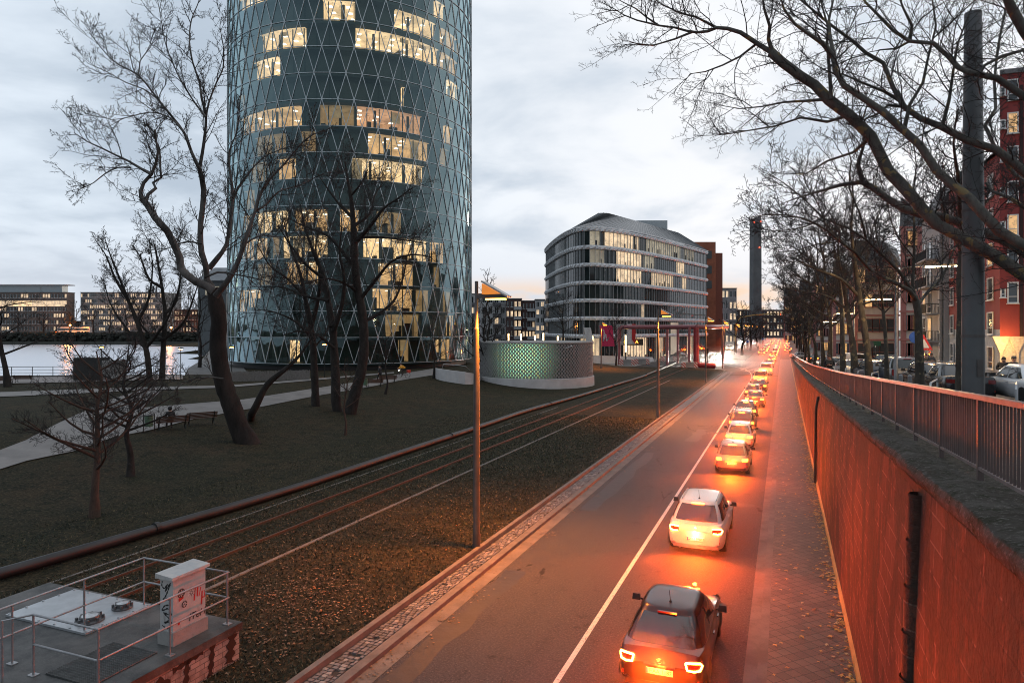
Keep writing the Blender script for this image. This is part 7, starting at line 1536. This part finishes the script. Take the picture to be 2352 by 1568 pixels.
# ================================================================ PEOPLE
def skin_mesh(name, V, E, mat, parent, sub=2):
    bm = bmesh.new(); sk = bm.verts.layers.skin.verify(); vs = []
    for i, (p, r) in enumerate(V):
        v = bm.verts.new(p); v[sk].radius = (r, r) if isinstance(r, (int, float)) else r; v[sk].use_root = (i == 0); vs.append(v)
    for a, b in E: bm.edges.new((vs[a], vs[b]))
    me = bpy.data.meshes.new(name); bm.to_mesh(me); bm.free(); o = bpy.data.objects.new(name, me); COL.objects.link(o)
    md = o.modifiers.new('skin', 'SKIN'); md.use_smooth_shade = True; o.modifiers.new('sub', 'SUBSURF').levels = sub; o.modifiers['sub'].render_levels = sub
    bpy.context.view_layer.update(); ev = o.evaluated_get(bpy.context.evaluated_depsgraph_get()); m2 = bpy.data.meshes.new_from_object(ev); bpy.data.objects.remove(o); bpy.data.meshes.remove(me)
    m2.materials.clear(); m2.materials.append(mat); m2.polygons.foreach_set('use_smooth', [True]*len(m2.polygons)); q = bpy.data.objects.new(name, m2); COL.objects.link(q); q.parent = parent; return q
SKIN = plain('skin', (.38, .22, .16), .55, 0, .08, 8)
HAIRM = plain('hair_dark', (.015, .011, .009), .7)
POSES = {
 'stand': dict(hipL=(-.1, 0, .92), kL=(-.11, .02, .5), aL=(-.12, -.02, .09), hipR=(.1, 0, .92), kR=(.11, .03, .5), aR=(.12, 0, .09), eL=(-.27, -.02, 1.14), wL=(-.25, .12, .93), eR=(.27, -.03, 1.14), wR=(.25, .10, .92), pel=(0, 0, .96), ch=(0, 0, 1.28), nk=(0, .0, 1.50), hd=(0, .03, 1.66)),
 'phone': dict(hipL=(-.1, 0, .92), kL=(-.11, .02, .5), aL=(-.12, -.02, .09), hipR=(.1, 0, .92), kR=(.11, .03, .5), aR=(.12, 0, .09), eL=(-.27, .02, 1.16), wL=(-.08, .26, 1.18), eR=(.27, .02, 1.16), wR=(.08, .26, 1.2), pel=(0, 0, .96), ch=(0, .01, 1.28), nk=(0, .05, 1.49), hd=(0, .13, 1.62)),
 'walk': dict(hipL=(-.1, .02, .90), kL=(-.1, .26, .52), aL=(-.1, .34, .11), hipR=(.1, -.02, .90), kR=(.1, -.04, .48), aR=(.1, -.40, .16), eL=(-.27, -.12, 1.15), wL=(-.26, -.06, .92), eR=(.27, .12, 1.15), wR=(.24, .26, .97), pel=(0, 0, .94), ch=(0, .04, 1.27), nk=(0, .07, 1.48), hd=(0, .11, 1.64)),
 'sit': dict(hipL=(-.11, 0, .50), kL=(-.13, .45, .50), aL=(-.13, .48, .09), hipR=(.11, 0, .50), kR=(.13, .45, .50), aR=(.13, .42, .09), eL=(-.27, .06, .74), wL=(-.12, .3, .62), eR=(.27, .06, .74), wR=(.12, .3, .62), pel=(0, 0, .53), ch=(0, -.01, .86), nk=(0, .06, 1.07), hd=(0, .13, 1.21)),
 'cycle': dict(hipL=(-.09, -.2, .98), kL=(-.1, .18, .86), aL=(-.1, .02, .45), hipR=(.09, -.2, .98), kR=(.1, .12, .62), aR=(.1, .0, .22), eL=(-.27, .32, 1.14), wL=(-.24, .52, 1.06), eR=(.27, .32, 1.14), wR=(.24, .52, 1.06), pel=(0, -.22, 1.02), ch=(0, .08, 1.24), nk=(0, .24, 1.40), hd=(0, .34, 1.54))}
def person(label, loc, rz, pose, coat, legs, hair=HAIRM, h=1.0, long=False, hood=False, cap=None):
    p = {k: Vector(v)*h for k, v in POSES[pose].items()}; t = thing('person', label, 'person', loc, rz)
    shL, shR = p['nk']+Vector((-.185, -.02, -.07))*h, p['nk']+Vector((.185, -.02, -.07))*h; fw = (p['hd']-p['nk']); toe = lambda a: a+Vector((0, .17, -.05))*h
    V = [(p['pel'], .12), (p['ch'], .125), (p['nk'], .062), (p['hd']-Vector((0, 0, .03)), .088), (p['hd']+Vector((0, .0, .075)), .078), (shL, .06), (p['eL'], .042), (p['wL'], .028), (shR, .06), (p['eR'], .042), (p['wR'], .028), (p['hipL'], .085), (p['kL'], .058), (p['aL'], .04), (toe(p['aL']), .032), (p['hipR'], .085), (p['kR'], .058), (p['aR'], .04), (toe(p['aR']), .032), (p['hd']+Vector((0, .105, .0)), .016)]
    E = [(0, 1), (1, 2), (2, 3), (3, 4), (2, 5), (5, 6), (6, 7), (2, 8), (8, 9), (9, 10), (0, 11), (11, 12), (12, 13), (13, 14), (0, 15), (15, 16), (16, 17), (17, 18), (3, 19)]
    for wi, ei, sx in ((7, 6, -1), (10, 9, 1)):          # palm, four fingers, thumb
        w_, e_ = V[wi][0], V[ei][0]; d = (w_-e_).normalized(); sd = d.cross(Vector((0, 1, .3))).normalized(); up = sd.cross(d); b = len(V); V.append((w_+d*.07, .030)); E.append((wi, b))
        for k, L in enumerate((.07, .08, .075, .06)): o_ = sd*(k-1.5)*.021; V.append((w_+d*.10+o_, .010)); V.append((w_+d*(.10+L)+o_+up*.025, .007)); E += [(b, len(V)-2), (len(V)-2, len(V)-1)]
        V.append((w_+d*.05+up*.05, .011)); V.append((w_+d*.09+up*.065, .009)); E += [(wi, len(V)-2), (len(V)-2, len(V)-1)]
    skin_mesh('body', V, E, SKIN, t, 1)
    c = [(p['ch'].lerp(p['pel'], .5), .165), (p['ch'], .185), (p['nk']-Vector((0, 0, .05)), .12), (shL, .088), (p['eL'], .068), (p['wL'].lerp(p['eL'], .08), .05), (shR, .088), (p['eR'], .068), (p['wR'].lerp(p['eR'], .08), .05), (p['pel'], .165), (p['nk']+Vector((0, 0, .03)), .075)]; ec = [(0, 1), (1, 2), (2, 3), (3, 4), (4, 5), (2, 6), (6, 7), (7, 8), (0, 9), (2, 10)]
    if pose in ('stand', 'walk', 'phone'): c.append((p['pel']-Vector((0, 0, .38 if long else .12))*h, .19 if long else .165)); ec.append((9, 11))
    skin_mesh('coat', c, ec, coat, t)
    c = [(p['pel'], .14), (p['hipL'], .105), (p['kL'], .078), (p['aL'], .058), (p['hipR'], .105), (p['kR'], .078), (p['aR'], .058)]; skin_mesh('trousers', c, [(0, 1), (1, 2), (2, 3), (0, 4), (4, 5), (5, 6)], legs, t)
    for a in ('aL', 'aR'): skin_mesh('shoe', [(p[a]-Vector((0, .05, .03)), .05), (p[a]+Vector((0, .08, -.045)), .045), (toe(p[a])+Vector((0, .03, -.005)), .036)], [(0, 1), (1, 2)], BLK, t, 1)
    m = MB(); q = p['hd']+Vector((0, -.022, .045)); m.ball(q, (.10, .112, .105) if not hood else (.13, .14, .15), 12, 8); m.build('hood' if hood else 'hair', coat if hood else hair, t, smooth=True)
    for sx in (-1, 1): m = MB(); m.ball(p['hd']+Vector((sx*.034, .085, .02)), .011, 6, 4); m.build('eye', INK, t); m = MB(); m.ball(p['hd']+Vector((sx*.088, .0, .0)), (.014, .026, .034), 6, 5); m.build('ear', SKIN, t)
    m = MB(); m.ball(p['hd']+Vector((0, .09, -.045)), (.026, .012, .008), 6, 4); m.build('mouth', plain('lips', (.25, .09, .08), .6), t)
    if cap: m = MB(); m.ball(p['hd']+Vector((0, -.01, .075)), (.106, .115, .085), 12, 7); m.build('cap', cap, t, smooth=True)
    return t
COATK = plain('coat_black', (.014, .014, .016), .8, 0, .2); COATN = plain('coat_navy', (.02, .026, .035), .8); COATY = plain('jacket_yellow', (.6, .28, .02), .6); JEAN = plain('jeans', (.03, .035, .05), .8); COATB = plain('coat_brown', (.05, .035, .03), .8)
q = drape(392, 985); person('dark hooded person sitting on the park bench beside the path', q+Vector((-.05, .05, .02)), .62, 'sit', COATK, COATK, hood=True, h=1.02)
q = drape(873, 875); person('dark dressed person walking away along the path behind the benches', q, .9, 'walk', COATK, COATK)
q = drape(926, 868)
cy = person('cyclist in a yellow jacket riding along the path before the tower', q+Vector((0, 0, .12)), 2.2, 'cycle', COATY, COATK, cap=BLK); bk = thing('bicycle', 'bicycle with a red bag ridden by the cyclist in yellow', 'bicycle', q, 2.2)
for y in (-.58, .52):
    m = MB(); m.tube([(0, y+.34*math.cos(k*.314), .36+.34*math.sin(k*.314)) for k in range(21)], .022, 6, False); w_ = m.build('wheel', RUB, bk, smooth=True); m = MB()
    for k in range(10): a = k*.628; m.tube([(0, y, .36), (0, y+.33*math.cos(a), .36+.33*math.sin(a))], .004, 3)
    m.build('spokes', RIM, w_)
m = MB()
for a, b in (((0, -.58, .36), (0, -.1, .36)), ((0, -.1, .36), (0, -.26, .95)), ((0, -.22, .85), (0, .36, .88)), ((0, -.1, .36), (0, .38, .8)), ((0, .52, .36), (0, .36, 1.0)), ((0, -.58, .36), (0, -.24, .88))): m.tube([a, b], .018, 6)
m.build('frame', BLK, bk); m = MB(); m.tube([(-.27, .46, 1.10), (0, .38, 1.06), (.27, .46, 1.10)], .014, 6); m.build('handlebar', BLK, bk); m = MB(); m.ball((0, -.3, 1.0), (.07, .13, .04), 8, 6); m.build('saddle', BLK, bk)
m = MB(); m.box((0, -.72, .78), (.42, .32, .34)); tag(m.build('pannier_bag', plain('bag_red', (.5, .04, .02), .6), bk)); m = MB(); m.ball((0, .56, .95), .05, 8, 5); m.build('front_light', glow('bike_light', (1, .95, .8), 40), bk)
q = gnd(1741, 806, 0); person('person in a long dark coat striding over the crossing by the median', q, -1.3, 'walk', COATK, COATK, long=True)
def sidewalk(px, Y, *a, dz=.0, **k): q = pix(px, 0, Y); s = st(q)[1]; return person(a[0], (q.x, q.y, zc(s)-.06+dz), *a[1:], **k)
sidewalk(1905, 40, 'person in a black jacket looking down, walking behind the railing under the planes', 2.7, 'phone', COATK, JEAN)
sidewalk(2305, 33, 'bearded man in a dark jacket before the yellow shop front, nearer the mast', 2.6, 'phone', COATK, JEAN)
sidewalk(2328, 33.5, 'man in dark jacket and grey cap by the shop window', 3.3, 'stand', COATK, JEAN, cap=plain('cap_grey', (.07, .07, .075), .8))
sidewalk(2138, 52, 'woman with long dark hair in a grey coat near the balcony building', 3.0, 'phone', plain('coat_grey', (.06, .055, .055), .8), COATK, dz=.3)
sidewalk(2127, 53, 'figure in black beside the long haired woman', 2.4, 'stand', COATK, COATK, dz=.2)
# ================================================================ ADDED HAZE OVER THE QUEUE, CARRIES THE BRAKE-LIGHT HALOS
def vapour(name, label, poly, z1, dens, g):
    hz = MB(); hz.prism(poly, .03, z1)
    m = bpy.data.materials.new(name+'_air'); m.use_nodes = True; t_ = m.node_tree; t_.nodes.clear(); o_ = t_.nodes.new('ShaderNodeOutputMaterial'); v_ = t_.nodes.new('ShaderNodeVolumePrincipled')
    v_.inputs['Color'].default_value = (.95, .95, .95, 1); v_.inputs['Density'].default_value = dens; v_.inputs['Anisotropy'].default_value = g
    t_.links.new(v_.outputs[0], o_.inputs['Volume']); return tag(hz.build(name, m, rz=RZ), label, 'exhaust haze', kind='stuff')
vapour('exhaust_haze', 'thin exhaust haze hanging low over the queue, lit red by the brake lights', [(-7.5, 9), (1.38, 9), (1.38, 430), (-26, 430), (-26, 134), (-7.5, 134)], 2.4, .0055, .82)
